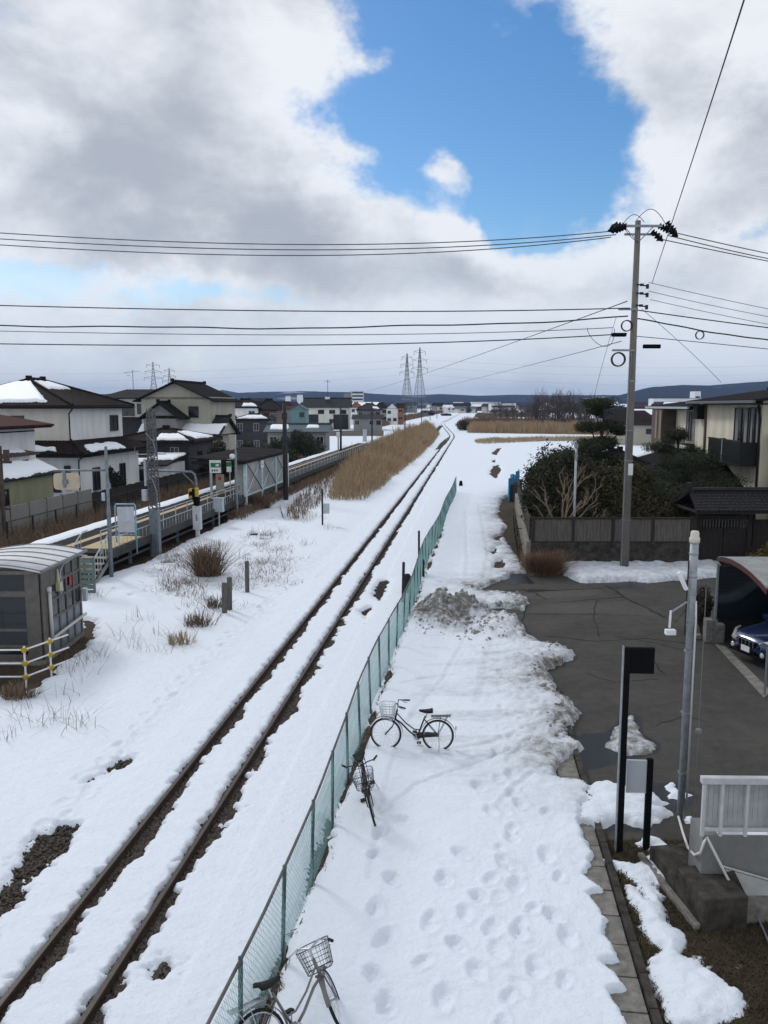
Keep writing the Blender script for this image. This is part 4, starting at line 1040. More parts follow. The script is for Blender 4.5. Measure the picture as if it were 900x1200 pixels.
# --- sign board with blue frame on the platform
sb2 = thing('platform_sign', 'white platform notice board in a pale blue tube frame on two posts', 'sign', T(-10.75, 36.2, 0), -TH + .15)
LB = mat('pale_blue_paint', (.22, .42, .58), .5, noise=(6, .25))
MB().tube([(-.45, 0, .35), (-.47, 0, 2.75), (-.42, 0, 2.85), (.40, 0, 2.85), (.45, 0, 2.75), (.45, 0, .55)], .035, 8).bar((-.45, 0, 1.45), (.45, 0, 1.45), .028).build('frame', LB, sb2, smooth=True)
MB().bx(-.38, .38, -.02, .02, 1.55, 2.72).build('board', mat('board_back', (.50, .53, .60), .5, noise=(3, .15)), sb2)
# --- near lamp pole with arm and blank square sign
g = T(-10.15, 33.1); g = G(131, 680)
lpz = 5.62
lm_ = thing('signal_pole', 'blue-grey steel pole by the stair with long arm carrying a cream square panel', 'pole', g)
MB().lathe([(.085, -.3), (.085, 3.0), (.068, 3.05), (.06, lpz)], n=12).build('pole', STEELB, lm_, smooth=True)
za = D(123, 551, g.y).z; xa = D(62, 551, g.y).x - g.x
MB().bar((.0, 0, za), (xa, 0, za - .02), .045, 8).build('arm', STEELB, lm_, smooth=True)
pc = D(78.5, 564, g.y)
cpn = MB().grid(lambda u, v: (.54 * math.copysign(abs(math.cos(2 * PI * u)) ** .35, math.cos(2 * PI * u)) * v, -.04 + .02 * v, .35 * math.copysign(abs(math.sin(2 * PI * u)) ** .35, math.sin(2 * PI * u)) * v), 40, 4)
cpn.build('sign_panel', mat('cream_panel', (.52, .44, .33), .7, noise=(3, .2)), lm_, solid=.05, loc=(pc.x - g.x, .02, pc.z))
MB().bx(pc.x - g.x - .12, pc.x - g.x - .02, -.12, -.05, pc.z - .25, za).box((pc.x - g.x - .03, -.10, pc.z), (.22, .08, .16)).build('bracket', STEELB, lm_)
MB().box((-.17, -.06, D(122, 582, g.y).z), (.13, .12, .33)).build('control_box', PALEST, lm_, bevel=.015)
# --- lattice pole
g = G(183, 652); hl = 7.15
lt = thing('lattice_pole', 'thick steel lattice pole rising from the snow bank beside the platform', 'pole', g, -.2)
MB().bx(-.22, .22, -.20, .20, -.5, 2.35).build('base_tube', STEELB, lt, bevel=.05)
lm2 = MB()
for sx in (-1, 1):
    for sy in (-1, 1): lm2.bar((sx * .20, sy * .18, 2.3), (sx * .14, sy * .13, hl), .032, 4)
nl = 26
for k in range(nl):
    z0 = 2.35 + (hl - 2.35) * k / nl; z1 = 2.35 + (hl - 2.35) * (k + 1) / nl; w0 = .20 - .06 * k / nl
    for sy in (-1, 1):
        lm2.bar((-w0, sy * .17, z0), (w0, sy * .17, z0), .022, 4); lm2.bar((-w0 if k % 2 else w0, sy * .17, z0), (w0 if k % 2 else -w0, sy * .16, z1), .018, 4)
    for sx in (-1, 1): lm2.bar((sx * w0, -.17, z0), (sx * w0, .17, z1), .018, 4)
lm2.build('lattice', mat('lattice_steel', (.12, .125, .13), .6, .2, noise=(8, .4)), lt)
MB().tube([(-.2, -.2, 6.0), (.2, -.25, 5.6), (.3, -.22, 5.1), (-.1, -.3, 4.6), (-.25, -.25, 4.2), (.1, -.3, 3.8), (.3, -.25, 3.2), (.28, -.22, 2.2), (.26, -.22, .2)], .022, 6).build('cable', STEEL, lt, smooth=True)
MB().box((-.42, -.1, 3.0), (.24, .2, .55)).box((-.35, -.1, 4.1), (.10, .12, 1.3)).build('control_box', PALEST, lt, bevel=.02)
MB().bar((-.9, 0, 4.95), (.7, 0, 5.0), .025).bar((-.9, 0, 4.95), (-.9, 0, 5.3), .015).build('cross_bar', STEEL, lt)
# --- gantry arm pole with yellow box, white box below
g = G(232, 632)
aw = D(229, 553, g.y)
ym = thing('signal_cabinet', 'white cabinet with yellow and black lamp and curved arm pole beside the platform', 'signal', g)
MB().bx(-.22, .22, -.18, .18, .55, 1.85).bx(-.1, .1, -.1, .1, -.3, .55).build('cabinet', mat('white_cabinet', (.52, .53, .54), .5, noise=(3, .2)), ym, bevel=.02)
MB().bx(-.03, .03, -.184, -.181, 1.30, 1.40).bx(-.045, .045, -.184, -.181, 1.18, 1.26).bx(-.03, .045, -.184, -.181, 1.06, 1.14).build('lettering', DARK, ym)
ztop = aw.z
MB().tube([(.0, .0, 1.85), (.0, 0, ztop - .5), (-.06, 0, ztop - .15), (-.22, 0, ztop), (-2.6, 0, ztop + .08)], .06, 8).tube([(-.02, 0, ztop - .75), (-.35, 0, ztop - .42), (-.75, 0, ztop - .02)], .03, 6).build('arm_pole', STEELB, ym, smooth=True)
MB().bx(-.15, .15, -.18, .18, 1.88, 2.35).build('lamp_base', BLACKP, ym, bevel=.02)
MB().box((-.28, -.08, 2.55), (.26, .26, .5)).box((.03, -.1, 2.62), (.22, .24, .5)).build('yellow_lamp', YELLOW, ym, bevel=.05)
MB().box((-.12, -.12, 2.5), (.14, .3, .62)).box((-.28, -.22, 2.55), (.16, .04, .22)).build('lamp_hood', BLACKP, ym, bevel=.03)
g = G(257, 618); o = MB().bx(-.30, .30, -.15, .15, .95, 1.75).bx(-.34, .34, -.18, .18, 1.75, 1.80).bar((0, 0, -.3), (0, 0, 1.0), .05, 8).build('equipment_box', PALEST, None, bevel=.02, loc=(g.x, g.y, 0), rot=(0, 0, -.2)); tag(o, 'grey metal equipment box on a thin leg in front of the platform railing', 'box')
# --- waiting shelter
sp0 = T(-10.45, 54.4); SL = 12.4
sh = thing('platform_shelter', 'platform shelter with dark flat roof and pale steel cross-braced back wall', 'shelter', sp0, -TH)
SHP = mat('pale_blue_steel', (.52, .64, .68), .55, noise=(5, .25)); SHW = mat('frosted_panel', (.33, .34, .33), .5, noise=(1.2, .4))
for k in range(4):
    yk = k * SL / 3
    MB().bx(-.10, .10, yk - .10, yk + .10, .45, 3.55).build('post', SHP, sh)
    MB().bx(-.35, .35, yk - .42, yk + .42, -.3, .55).build('footing', CONC, sh, bevel=.02)
MB().bx(-.06, .06, 0, SL, 3.45, 3.62).bx(-.05, .05, 0, SL, 1.12, 1.24).build('beam', SHP, sh)
for k in range(3):
    a, b = k * SL / 3 + .12, (k + 1) * SL / 3 - .12
    MB().bx(-.06, -.03, a, b, 1.25, 3.44).build('wall_panel', SHW, sh)
    MB().bar((.04, a, 1.25), (.04, b, 3.4), .035, 5).build('brace', SHP, sh); MB().bar((.09, a, 3.4), (.09, b, 1.25), .030, 5).build('brace', TRIM, sh)
MB().bx(-.06, -.03, .25, .25 + 0.01, 1.2, 3.4).bx(-.75, -.1, .0, .05, 1.25, 3.3).build('end_panel', SHW, sh)
for yk in (0.1, SL - .1): MB().bx(-2.5, -2.38, yk - .06, yk + .06, 1.1, 3.5).build('post', SHP, sh)
corr_quad(MB(), (.25, -.7, 3.60), (.25, SL + .6, 3.60), (-3.6, SL + .6, 3.80), (-3.6, -.7, 3.80), per=.25, amp=.04).build('roof', mat('shelter_roof', (.026, .024, .024), .85, spec=.05, noise=(3, .4)), sh, solid=.1)
MB().bx(-3.55, .2, -.62, -.56, 3.36, 3.56).bx(.17, .22, -.6, SL + .55, 3.40, 3.55).build('fascia', TRIM, sh)
MB().box((.10, 4.1, 3.05), (.05, .8, .55), (0, 0, 0)).build('sign_plate', WHITE, sh, bevel=.02)
MB().bx(.126, .13, 3.85, 4.35, 3.0, 3.06).bx(.126, .13, 3.85, 4.2, 3.12, 3.17).build('sign_text', mat('sign_grey', (.2, .22, .24), .6), sh)
# green station signs
gs = thing('station_sign', 'white and green platform sign on a pale post at the near end of the shelter', 'sign', T(-12.3, 53.2, 1.1), -TH + .05)
MB().bx(-.13, .0, -.05, .05, 0, 2.55).build('post', PALEST, gs)
MB().bx(-.14, .62, -.11, -.055, 1.75, 2.6).build('sign_panel', WHITE, gs)
GREENS = mat('sign_green', (.01, .16, .07), .5)
MB().bx(-.06, .62, -.118, -.112, 2.12, 2.42).build('green_band', GREENS, gs)
MB().bx(.28, .5, -.124, -.119, 2.2, 2.34).build('pictogram', WHITE, gs); MB().bx(.0, .1, -.118, -.112, 1.86, 1.98).bx(.16, .26, -.118, -.112, 1.86, 1.98).bx(.32, .40, -.118, -.112, 1.86, 1.98).build('lettering', DARK, gs)
MB().bx(.2, .75, .10, .16, .35, 1.65).build('timetable_board', mat('timetable', (.30, .27, .25), .6, noise=(9, .3)), gs); MB().bx(.36, .58, .092, .098, 1.25, 1.5).build('poster', REDP, gs)
gs2 = thing('station_sign', 'small white and green sign just right of the post-mounted platform sign', 'sign', T(-11.35, 53.9, 1.1), -TH)
MB().bx(-.2, .12, -.03, .03, 1.75, 2.6).build('sign_panel', WHITE, gs2); MB().bx(-.2, .12, -.038, -.032, 2.12, 2.42).build('green_band', GREENS, gs2); MB().bx(-.03, .03, .03, .09, 0, 2.5).build('post', PALEST, gs2)
g = G(278, 608); o = thing('speaker_pole', 'grey pole with a white domed camera in front of the shelter', 'pole', g)
MB().lathe([(.10, -.3), (.09, 1.6), (.075, 4.2), (.05, 4.6), (.02, 5.0)], n=10).build('pole', STEEL, o, smooth=True); MB().lathe([(.04, 3.88), (.17, 3.95), (.19, 4.1), (.12, 4.2), (.03, 4.22)], (-.2, -.1, 0), n=12).build('camera', WHITE, o, smooth=True)
def tpole(name, label, cat, px, py, ptop, r, m, extra=None, group=None):
    g = G(px, py); h = D(px, ptop, g.y).z
    o = thing(name, label, cat, g); MB().lathe([(r, -.3), (r * .9, h * .6), (r * .7, h)], n=10).build('pole', m, o, smooth=True)
    if extra: extra(o, h)
    return o
DPOLE = mat('dark_pole', (.03, .03, .032), .7, noise=(3, .4))
def ex_sig(o, h):
    MB().lathe([(.05, h - 1.2), (.22, h - 1.15), (.22, h - .7), (.10, h - .6), (.14, h - .1), (.05, h + .05)], n=10).build('signal_head', DPOLE, o); MB().bar((-.1, 0, h - 3), (.45, 0, h - 3), .05).box((.3, 0, h - 2.7), (.3, .2, .3)).build('bracket', DPOLE, o)
tpole('signal_mast', 'tall black mast standing at the far end of the shelter wall', 'mast', 335, 588, 473, .20, DPOLE, ex_sig)
def ex_wh(o, h): MB().box((-.35, 0, h * .47), (.5, .4, .7)).build('lamp', WHITE, o, bevel=.06); MB().lathe([(.12, 0), (.10, h * .45)], (-.35, 0, 0), n=8).build('lamp_stem', PALEST, o)
tpole('signal_mast', 'dark mast with a white lamp beside the railing beyond the shelter', 'mast', 399.5, 537, 478, .16, DPOLE, ex_wh)
def ex_x(o, h):
    MB().bar((-.9, 0, h - 1.2), (.9, 0, h - 1.2), .05).bar((-.7, 0, h - 2.2), (.7, 0, h - 2.2), .05).build('crossarm', DPOLE, o)
for i, (px, py, pt, lab) in enumerate(((436, 522, 471, 'dark line pole standing just right of the grey hipped house'), (474.5, 513, 472, 'dark line pole in front of the house with the orange end wall'), (494, 498, 466, 'slender line pole standing at the foot of the right pylon'), (504, 493, 471, 'slender line pole, first one beyond the pylons'), (512, 491, 474, 'slender line pole, second one beyond the pylons'), (518, 488, 475, 'slender line pole, third one beyond the pylons'), (527, 485.5, 475.5, 'small far line pole close to the end of the visible track'))):
    tpole('line_pole', lab, 'pole', px, py, pt, .15, DPOLE, ex_x, 'line poles along the railway')
g = G(378, 618); o = thing('relay_post', 'black post with a small grey box alone beside the track', 'post', g)
MB().bx(-.05, .05, -.05, .05, -.2, 2.35).bx(-.2, .2, -.2, .2, -.05, .05).build('post', DPOLE, o, bevel=.01); MB().bx(.06, .42, -.14, .14, .85, 1.45).build('relay_box', PALEST, o, bevel=.02)
for px, py, h, lab in ((263.5, 723, 1.22, 'left stake of the close pair of old stakes in the snow'), (269.5, 719, 1.32, 'right, slightly taller stake of the close pair in the snow'), (290, 697, 1.33, 'single old stake standing apart from the pair, nearer the track')):
    g = G(px, py); tag(MB().box((0, 0, h / 2 - .1), (.15, .13, h + .2), (rnd.uniform(-.03, .03), rnd.uniform(-.03, .03), rnd.random())).build('wooden_stake', WOODG, None, bevel=.02, loc=g), lab, 'stake', 'old stakes in the snow')
# --- waiting hut, bottom left
HUTM = mat('hut_bronze', (.125, .113, .102), .5, .15, noise=(4, .3)); HGL = mat('hut_glass', (.012, .016, .020), .08, spec=.45); HFR = mat('hut_frosted_glass', (.12, .15, .18), .35)
hb0 = G(51, 779); hut = thing('waiting_hut', 'glazed brown aluminium hut with shallow arched roof at the left edge', 'hut', hb0, -.012)
HW, HD, HH = 2.5, 2.85, 2.72
def frame_grid(par, face, us, zs, name, off, d=.05, gl=True, skip=()):
    mb = MB()
    def bx(mb, a0, a1, d0, d1, c0, c1):
        if face == 's': mb.bx(a0, a1, off - d1, off - d0, c0, c1)
        else: mb.bx(off + d0, off + d1, a0, a1, c0, c1)
    for u in us: bx(mb, u - .045, u + .045, 0, d, zs[0], zs[-1])
    for i in range(len(us) - 1):
        for z in zs: bx(mb, us[i] + .046, us[i + 1] - .046, .004, d - .006, z - .04, z + .04)
    f = mb.build(name, HUTM, par)
    for i in range(len(us) - 1):
        for j in range(len(zs) - 1):
            if (i, j) in skip: continue
            g_ = MB(); bx(g_, us[i] + .045, us[i + 1] - .045, .008, .02, zs[j] + .04, zs[j + 1] - .04); g_.build('pane', HFR if (face == 'e' and j < 2) else HGL, f)
    return f
MB().bx(-HW + .3, -.06, .3, HD - .06, .05, 2.5).build('interior', mat('hut_inside', (.02, .02, .022), .9), hut)
MB().bx(-HW - .1, .05, -.05, HD + .1, -.15, .12).build('plinth', CONC, hut, bevel=.02)
frame_grid(hut, 'e', [.65, 1.2, 1.74, 2.28, HD - .03], [.13, .60, 1.15, 1.70, 2.18, HH - .08], 'side_window', .0)
MB().bx(0, .045, .05, .60, .13, HH - .05).build('side_panel', HUTM, hut); MB().bx(0.004, .04, .70, 1.3, 2.2, HH - .1).build('side_panel', HUTM, hut)
frame_grid(hut, 's', [-HW, -1.55, -.34], [.13, .55, 1.02, 2.02, 2.10, HH - .06], 'front_window', .0)
MB().bx(-.30, .0, -.05, .0, .12, HH).bx(-HW, .0, -.03, .0, .12, .30).build('corner_post', HUTM, hut)
def hroof(u, v):
    x = -HW - .28 + (HW + .5) * u; return (x, -.30 + (HD + .42) * v, HH + .03 + .19 * math.sin(PI * min(1, max(0, u))) ** .9)
MB().grid(hroof, 24, 1).build('roof', mat('hut_roof', (.62, .635, .66), .55, .0, noise=(3, .15)), hut, smooth=True, solid=.05)
lu = MB(); lp_ = [(-HW - .2 + (HW + .36) * u / 16, -.12, HH + .0 + .19 * math.sin(PI * u / 16) ** .9) for u in range(17)]; lu.add(lp_ + [(p[0], -.12, HH - .06) for p in lp_], [(i, i + 17, i + 18, i + 1) for i in range(16)]); lu.build('gable', HUTM, hut, solid=.04)
rb = MB()
for k in range(6):
    v = k / 5; rb.tube([Vector(hroof(u / 16, v)) + Vector((0, 0, .02)) for u in range(17)], .014, 5)
rb.tube([hroof(1, 0), hroof(1, 1)], .05, 6); rb.build('roof_rib', mat('roof_rib', (.16, .16, .165), .5), hut)
MB().bx(-.05, .0, -.2, HD + .2, HH - .06, HH + .02).bx(-HW - .1, 0, -.26, -.2, HH - .06, HH + .04).build('fascia', HUTM, hut)
MB().tube([(.10, .42, 2.02), (.10, .45, .62)], .055, 8).tube([(.10, .45, .62), (.12, HD + .1, .72)], .045, 8).tube([(.10, .40, 2.02), (.10, .40, 2.16)], .075, 8).build('white_pipe', mat('pipe_white', (.50, .50, .48), .6), hut, smooth=True)
MB().tube([(.07, 1.15, 2.0), (.09, 1.25, 2.45), (.10, 1.5, 2.62), (.12, 2.5, 2.70), (.14, 3.2, 2.55)], .022, 6).tube([(.09, 1.13, 2.0), (.10, 1.2, 1.78), (.10, 1.35, 1.85), (.09, 1.3, 2.3)], .016, 5).build('cable', PALEST, hut, smooth=True)
MB().box((.09, 1.12, 2.02), (.12, .2, .26)).lathe([(.04, 2.12), (.05, 2.2), (.03, 2.45), (.02, 2.55)], (.08, 1.08, 0), n=8).build('alarm', mat('alarm_pale', (.45, .42, .30), .5), hut)
MB().bx(.051, .056, 1.95, 2.12, 1.85, 2.15).build('red_notice', REDP, hut); MB().bx(-1.48, -1.22, -.056, -.052, 1.45, 1.95).build('red_notice', REDP, hut)
MB().box((.14, HD + .05, 1.35), (.14, .16, .42)).build('meter_box', PALEST, hut, bevel=.02)
# barrier of white pipes with yellow clamps
br = thing('pipe_barrier', 'white pipe barrier with yellow clamps in front of the brown hut', 'barrier', G(31, 806), 0)
ang = [(0, 0), (.35, .75)]
pm_ = MB(); ym_ = MB()
for (x_, y_) in ang: pm_.bar((x_, y_, -.3), (x_, y_, 1.12), .026, 8)
for z_ in (.30, .66, 1.02):
    pm_.bar((-3.2, -.05, z_ + .0), (.05, 0, z_), .024, 8); pm_.bar((0, 0, z_), (.62, 1.32, z_ + .02), .024, 8)
    for (x_, y_) in ang: ym_.box((x_, y_, z_), (.10, .10, .12), (.3, .2, .5)).bar((x_ - .09, y_ - .02, z_ + .03), (x_ + .09, y_ + .03, z_ - .02), .02, 6).bar((x_, y_ - .09, z_ - .03), (x_, y_ + .09, z_ + .04), .018, 6)
pm_.bar((-2.4, -.03, -.3), (-2.4, -.03, 1.1), .026, 8)
pm_.build('pipe', WHITE, br); ym_.build('clamp', YELLOW, br)

# ================================================================== LEFT: FENCES AND HOUSES
cf = thing('mesh_fence', 'dark weathered chain mesh fence along the weeds behind the platform', 'fence', T(-18.6, 26), -TH)
MB().bar((0, 0, 1.42), (0, 90, 1.42), .025, 5).build('top_rail', DPOLE, cf)
fp0 = MB().bx(-.04, .04, -.04, .04, -.2, 1.45).build('post', DPOLE, cf)
for k in range(38):
    c = fp0 if k == 0 else fp0.copy()
    if k: COL.objects.link(c); c.parent = cf
    c.location = (0, k * 2.4, 0)
mm = MB()
for i in range(600):
    a = i * .15; mm.bar((.0, a, 0), (.0, a + 1.38, 1.40), .003, 3); mm.bar((.005, a + 1.38, 0), (.005, a, 1.40), .003, 3)
mm.build('wire_mesh', DPOLE, cf)
cw = thing('panel_wall', 'pale concrete panel wall below the olive green shed', 'wall', T(-20.0, 30), -TH)
for k in range(12):
    MB().bx(-.06, .06, k * 1.87 + .02, k * 1.87 + 1.85, -.2, 1.88).build('panel', W_BLOCK, cw); MB().bx(-.1, .1, k * 1.87 - .06, k * 1.87 + .0, -.2, 1.93).build('post', CONC, cw)
wf = thing('board_fence', 'dark brown board fence continuing beyond the concrete panel wall', 'fence', T(-20.2, 52.8), -TH)
for k in range(26):
    mb = MB()
    for q in range(8): mb.bx(-.02 + .008 * (q % 2), .02 + .008 * (q % 2), k * 1.8 + q * .222, k * 1.8 + q * .222 + .215, -.1, 1.55 + .03 * math.sin(k * 2 + q))
    mb.build('panel', WOODD, wf)
def near_tl(t, px):     # point on the line at lateral offset t seen at image column px
    lo, hi = 20., 400.
    for _ in range(60):
        m_ = (lo + hi) / 2; x = float(CX(m_)) + t
        d = m_ * _c + CH * _s
        if 450 + F * x / d < px: lo = m_
        else: hi = m_
    return T(t, lo)
# H1 big white two-storey house
P = near_tl(-24.0, 86); h1 = house('white_house', 'large white two-storey house with snowy hipped dark tile roof', 'house', P)
walls(-9.5, 0, 0, 8.8, 0, 7.2, W_WHITE, h1)
MB().bx(-9.5, -.0, -.006, 0, 4.3, 7.1).build('wall', W_CREAM, h1)
ro = hip_roof(-10.4, .75, -.8, 9.6, 7.28, 1.95, TILEB, h1, 'y', 4.2, snow=[('s', .02, .86, .10, .92), ('e', .10, .78, .62, .93)])
walls(-9.5, 1.1, -1.1, 9.2, 0, 3.75, W_WHITE, h1)
lr = MB(); zl = 3.92
corr_quad(lr, (-10.4, -1.9, zl), (1.9, -1.9, zl), (.05, -.0, zl + .85), (-10.4, 0, zl + .85)); corr_quad(lr, (1.9, -1.9, zl), (1.9, 9.8, zl), (.05, 8.8, zl + .85), (.05, 0, zl + .85))
lro = lr.build('lower_roof', TILEB, h1, solid=.1)
MB().tube([(1.9, -1.9, zl + .07), (.05, 0, zl + .92)], .10, 6).build('ridge', TILEB, lro)
snow_slab((-10.4, -1.9, zl), (1.9, -1.9, zl), (.05, 0, zl + .85), (-10.4, 0, zl + .85), 501, u0=.5, u1=.86, v0=.12, v1=.55, par=lro); snow_slab((1.9, -1.9, zl), (1.9, 9.8, zl), (.05, 8.8, zl + .85), (.05, 0, zl + .85), 503, u0=.10, u1=.62, v0=.05, v1=.6, par=lro)
MB().bx(-10.2, 1.8, -1.82, 1, 3.66, 3.84).bx(1, 1.8, -1.8, 9.7, 3.66, 3.84).build('eaves', TRIM, h1)
MB().tube([(.7, -.75, 7.1), (.4, -.4, 6.9), (.06, -.06, 6.7), (.06, -.06, 4.7)], .05, 6).tube([(1.85, -1.8, 3.75), (1.2, -1.2, 3.45), (1.15, -1.15, .2)], .05, 6).build('downpipe', TRIM, h1)
window(h1, 'e', 7.2, 5.9, 1.3, 1.15, 0.0); window(h1, 's', -3.9, 5.7, .9, 1.6, -.006); window(h1, 'e', 1.5, 1.9, 1.0, 1.6, 1.1); window(h1, 'e', 6.0, 1.9, .9, 1.6, 1.1); window(h1, 's', -.9, 1.9, 1.2, 1.4, -1.1); window(h1, 's', .3, 2.2, .35, 1.6, -1.1)
# H2 box with maroon roof + green shed
P = near_tl(-23.6, 46); h2 = house('white_annex', 'white corrugated annex with maroon sheet roof at the left edge', 'house', P)
walls(-8, 0, -18, 0, 0, 6.05, W_CORR, h2)
MB().bx(0, .02, -18, 0, 5.62, 5.70).build('trim_band', TRIM, h2)
shed_roof((.9, -18.3, 6.05), (.9, .9, 6.05), (-8.5, .9, 7.6), (-8.5, -18.3, 7.6), TILER, h2, per=.5)
MB().bx(.7, .85, -18, .7, 5.86, 6.02).build('eaves', TRIM, h2); window(h2, 'e', -8.6, 4.9, 1.2, 1.6, 0)
P = near_tl(-21.4, 64.5); h3 = house('green_shed', 'olive green corrugated shed with snowy lean-to roof above the panel wall', 'shed', P)
walls(-1.6, 0, -6.3, 0, 0, 3.1, W_GREEN, h3); walls(-1.6, .05, -18, -6.3, 0, 3.05, W_CORR, h3)
walls(-4, -1.45, -18, -.0, 0, 4.25, W_CORR, h3)
shed_roof((.35, -18, 3.12), (.35, .5, 3.12), (-1.5, .5, 3.95), (-1.5, -18, 3.95), TILEG, h3, per=.5, snow=[(0, 1, .04, 1.0)])
shed_roof((-1.2, -18, 4.30), (-1.2, .8, 4.30), (-4.4, .8, 4.75), (-4.4, -18, 4.75), mat('rusty_brown_sheet', (.09, .055, .04), .8, noise=(4, .5)), h3, per=.5, snow=[(.05, .28, .1, .9), (.62, .97, .15, .95)])
window(h3, 'e', -7.4, 1.75, 1.0, 1.15, .05, FRAMEW); window(h3, 'e', -5.4, 2.1, .8, .9, 0)
o = MB().tube([(0, 0, -.3), (.02, 0, 5.2)], .11, 8).bar((-.5, 0, 4.35), (.6, 0, 4.35), .07).box((.35, 0, 4.65), (.25, .2, .7)).bar((-.7, .1, 2.0), (.35, .1, 1.85), .06).build('service_pole', mat('brown_pole', (.09, .065, .05), .8, noise=(4, .4)), None, loc=(D(5, 620, 42).x, 42, 0)); tag(o, 'short brown service pole in front of the white annex at the left edge', 'pole')
# small white lean-to building in front of H1
P = near_tl(-21.2, 193); h5 = house('white_outbuilding', 'low white outbuilding with patchy snow on its dark roof, behind the board fence', 'outbuilding', P)
walls(-5.5, 0, 0, 5, 0, 2.3, W_WHITE, h5); walls(-9, -5.5, -.2, 5, 0, 2.1, W_GREY, h5)
shed_roof((-5.9, -.7, 2.32), (.5, -.7, 2.32), (.5, 5, 3.0), (-5.9, 5, 3.0), TILE, h5, snow=[(.10, .62, .05, .5), (.55, .98, .4, .95)]); shed_roof((-9.5, -.9, 2.12), (-5.95, -.9, 2.12), (-5.95, 5, 2.9), (-9.5, 5, 2.9), TILE, h5)
window(h5, 's', -2.2, 1.4, .9, .9, 0); window(h5, 's', -7.2, 1.2, .9, .6, -.2)
# H4b charcoal house
P = near_tl(-21.0, 222); h6 = house('charcoal_house', 'charcoal-sided house with low snowy roof behind the lattice pole', 'house', P)
walls(-4.6, 0, 0, 7, 0, 4.0, W_DARK, h6); hip_roof(-7.5, .8, -.8, 7.6, 4.1, 1.0, TILEB, h6, 'x', 4.0, snow=[('s', .55, .98, .03, .55), ('e', .2, .9, .1, .7)])
walls(-7, -4.6, .5, 7, 0, 3.9, W_BROWN, h6)
window(h6, 's', -1.3, 2.9, .7, 1.1, 0, FRAMEW); window(h6, 's', -1.3, .95, .8, 1.2, 0, FRAMEW); window(h6, 'e', 3, 2.4, 1.2, 1.2, 0)
# H4a long grey roof
P = near_tl(-22.4, 252); h7 = house('grey_roof_house', 'low house with long grey roof half covered by a snow band', 'house', P)
walls(-12.5, -.6, 1.0, 7, 0, 4.0, W_BEIGE, h7); gable_roof(-13.5, .6, 0, 8, 4.05, 2.0, TILEG, h7, 'x', snow=[('s', .33, .99, .08, .62)], wallm=W_BEIGE, corr=True)
window(h7, 's', -2.5, 2.7, 1.4, 1.2, 1.0)
# H3 beige gable house
P = T(-28.0, 88); P = Vector((D(205, 450, 88).x, 88, 0)); h8 = house('beige_gable_house', 'tall beige house with dark gabled roof and finial behind the grey roof', 'house', P)
walls(-3.9, 3.9, 0, 9, 0, 8.2, W_BEIGE, h8); gable_roof(-4.6, 4.6, -.7, 9.7, 7.75, 2.1, TILE, h8, 'y', wallm=W_BEIGE, inset=.7)
window(h8, 's', 2.0, 6.6, 1.0, 1.1, 0); walls(-9, -3.9, 1.5, 9, 0, 8.0, W_CREAM, h8); shed_roof((-9.6, .8, 8.1), (-3.2, .8, 8.1), (-3.2, 9, 9.2), (-9.6, 9, 9.2), TILE, h8)
window(h8, 's', -6.2, 6.8, 1.6, 1.2, 1.5); window(h8, 's', -4.5, 6.9, .9, 1.0, 1.5)
gable_roof(-3.0, 1.6, -3.2, .0, 5.9, 1.7, TILE, h8, 'y', wallm=W_GREY, inset=.6, name='porch_roof'); walls(-2.5, 1.1, -2.8, -.01, 0, 5.9, W_GREY, h8)
MB().bar((-5.6, 2, 9.0), (-5.6, 2, 11.2), .04, 5).bar((-6.6, 2, 10.9), (-4.8, 2, 11.1), .025, 4).bar((-6.1, 1.6, 10.6), (-6.1, 2.4, 10.6), .02, 4).build('antenna', STEEL, h8)
# middle-distance houses: (name,label,px left,px right,py eave,py ridge,py base,depth,wall,roof,kind,snow)
def midhouse(name, label, pl, pr, pe, pr_, Y, depth, wm, rmat, kind, snow=None, wins=3, group=None, lower=None):
    a = D(pl, pe, Y); b = D(pr, pe, Y); w = b.x - a.x; ze = a.z; zr = D(pl, pr_, Y).z
    o = thing(name, label, 'house', (a.x, Y, 0), 0, group); ov = .06 * w if w < 12 else .6
    walls(ov, w - ov, ov, depth, 0, ze, wm, o)
    if kind == 'hip': hip_roof(0, w, 0, depth + ov, ze, max(.5, zr - ze), rmat, o, 'x', min(depth / 2, w * .38), snow=snow, corr=False)
    elif kind == 'gx': gable_roof(0, w, 0, depth + ov, ze, max(.5, zr - ze), rmat, o, 'x', snow=snow, corr=False, wallm=wm)
    elif kind == 'gy': gable_roof(0, w, 0, depth + ov, ze, max(.5, zr - ze), rmat, o, 'y', snow=snow, corr=False, wallm=wm, inset=ov)
    else: shed_roof((0, 0, ze), (w, 0, ze), (w, depth, zr), (0, depth, zr), rmat, o, corr=False)
    fl = 2 if ze > 4.6 else 1
    for f_ in range(fl):
        for k in range(wins):
            if (k * 7 + f_ * 3 + int(pl)) % 5 == 4: continue
            window(o, 's', ov + (w - 2 * ov) * (k + .5) / wins, ze - 1.3 - f_ * 2.7, min(1.7, w / wins * .5), 1.1, ov, FRAMEB if k % 2 else FRAMEW)
    return o
m1 = midhouse('tiled_house', 'broad house with dark tiled hip roof and white left wing, left of the black mast', 262, 303, 477, 468, 150, 10, W_WHITE, TILE, 'hip', [('s', .5, .98, .1, .5)], 3)
midhouse('tiled_house', 'brown-walled right wing under the dark hip roof left of the black mast', 298, 325, 480, 468.5, 152, 9, W_BROWN, TILE, 'hip', None, 3)
midhouse('garden_pavilion', 'low pavilion with a straight snow band on its roof edge', 273, 317, 491, 486, 128, 6, W_DARK, TILEG, 'hip', [('s', .05, .97, .1, .8)], 4)
midhouse('small_house', 'small house with dark pyramid roof beside the tall beige gable', 244, 267, 489, 482.5, 125, 7, W_GREY, TILE, 'hip', None, 2)
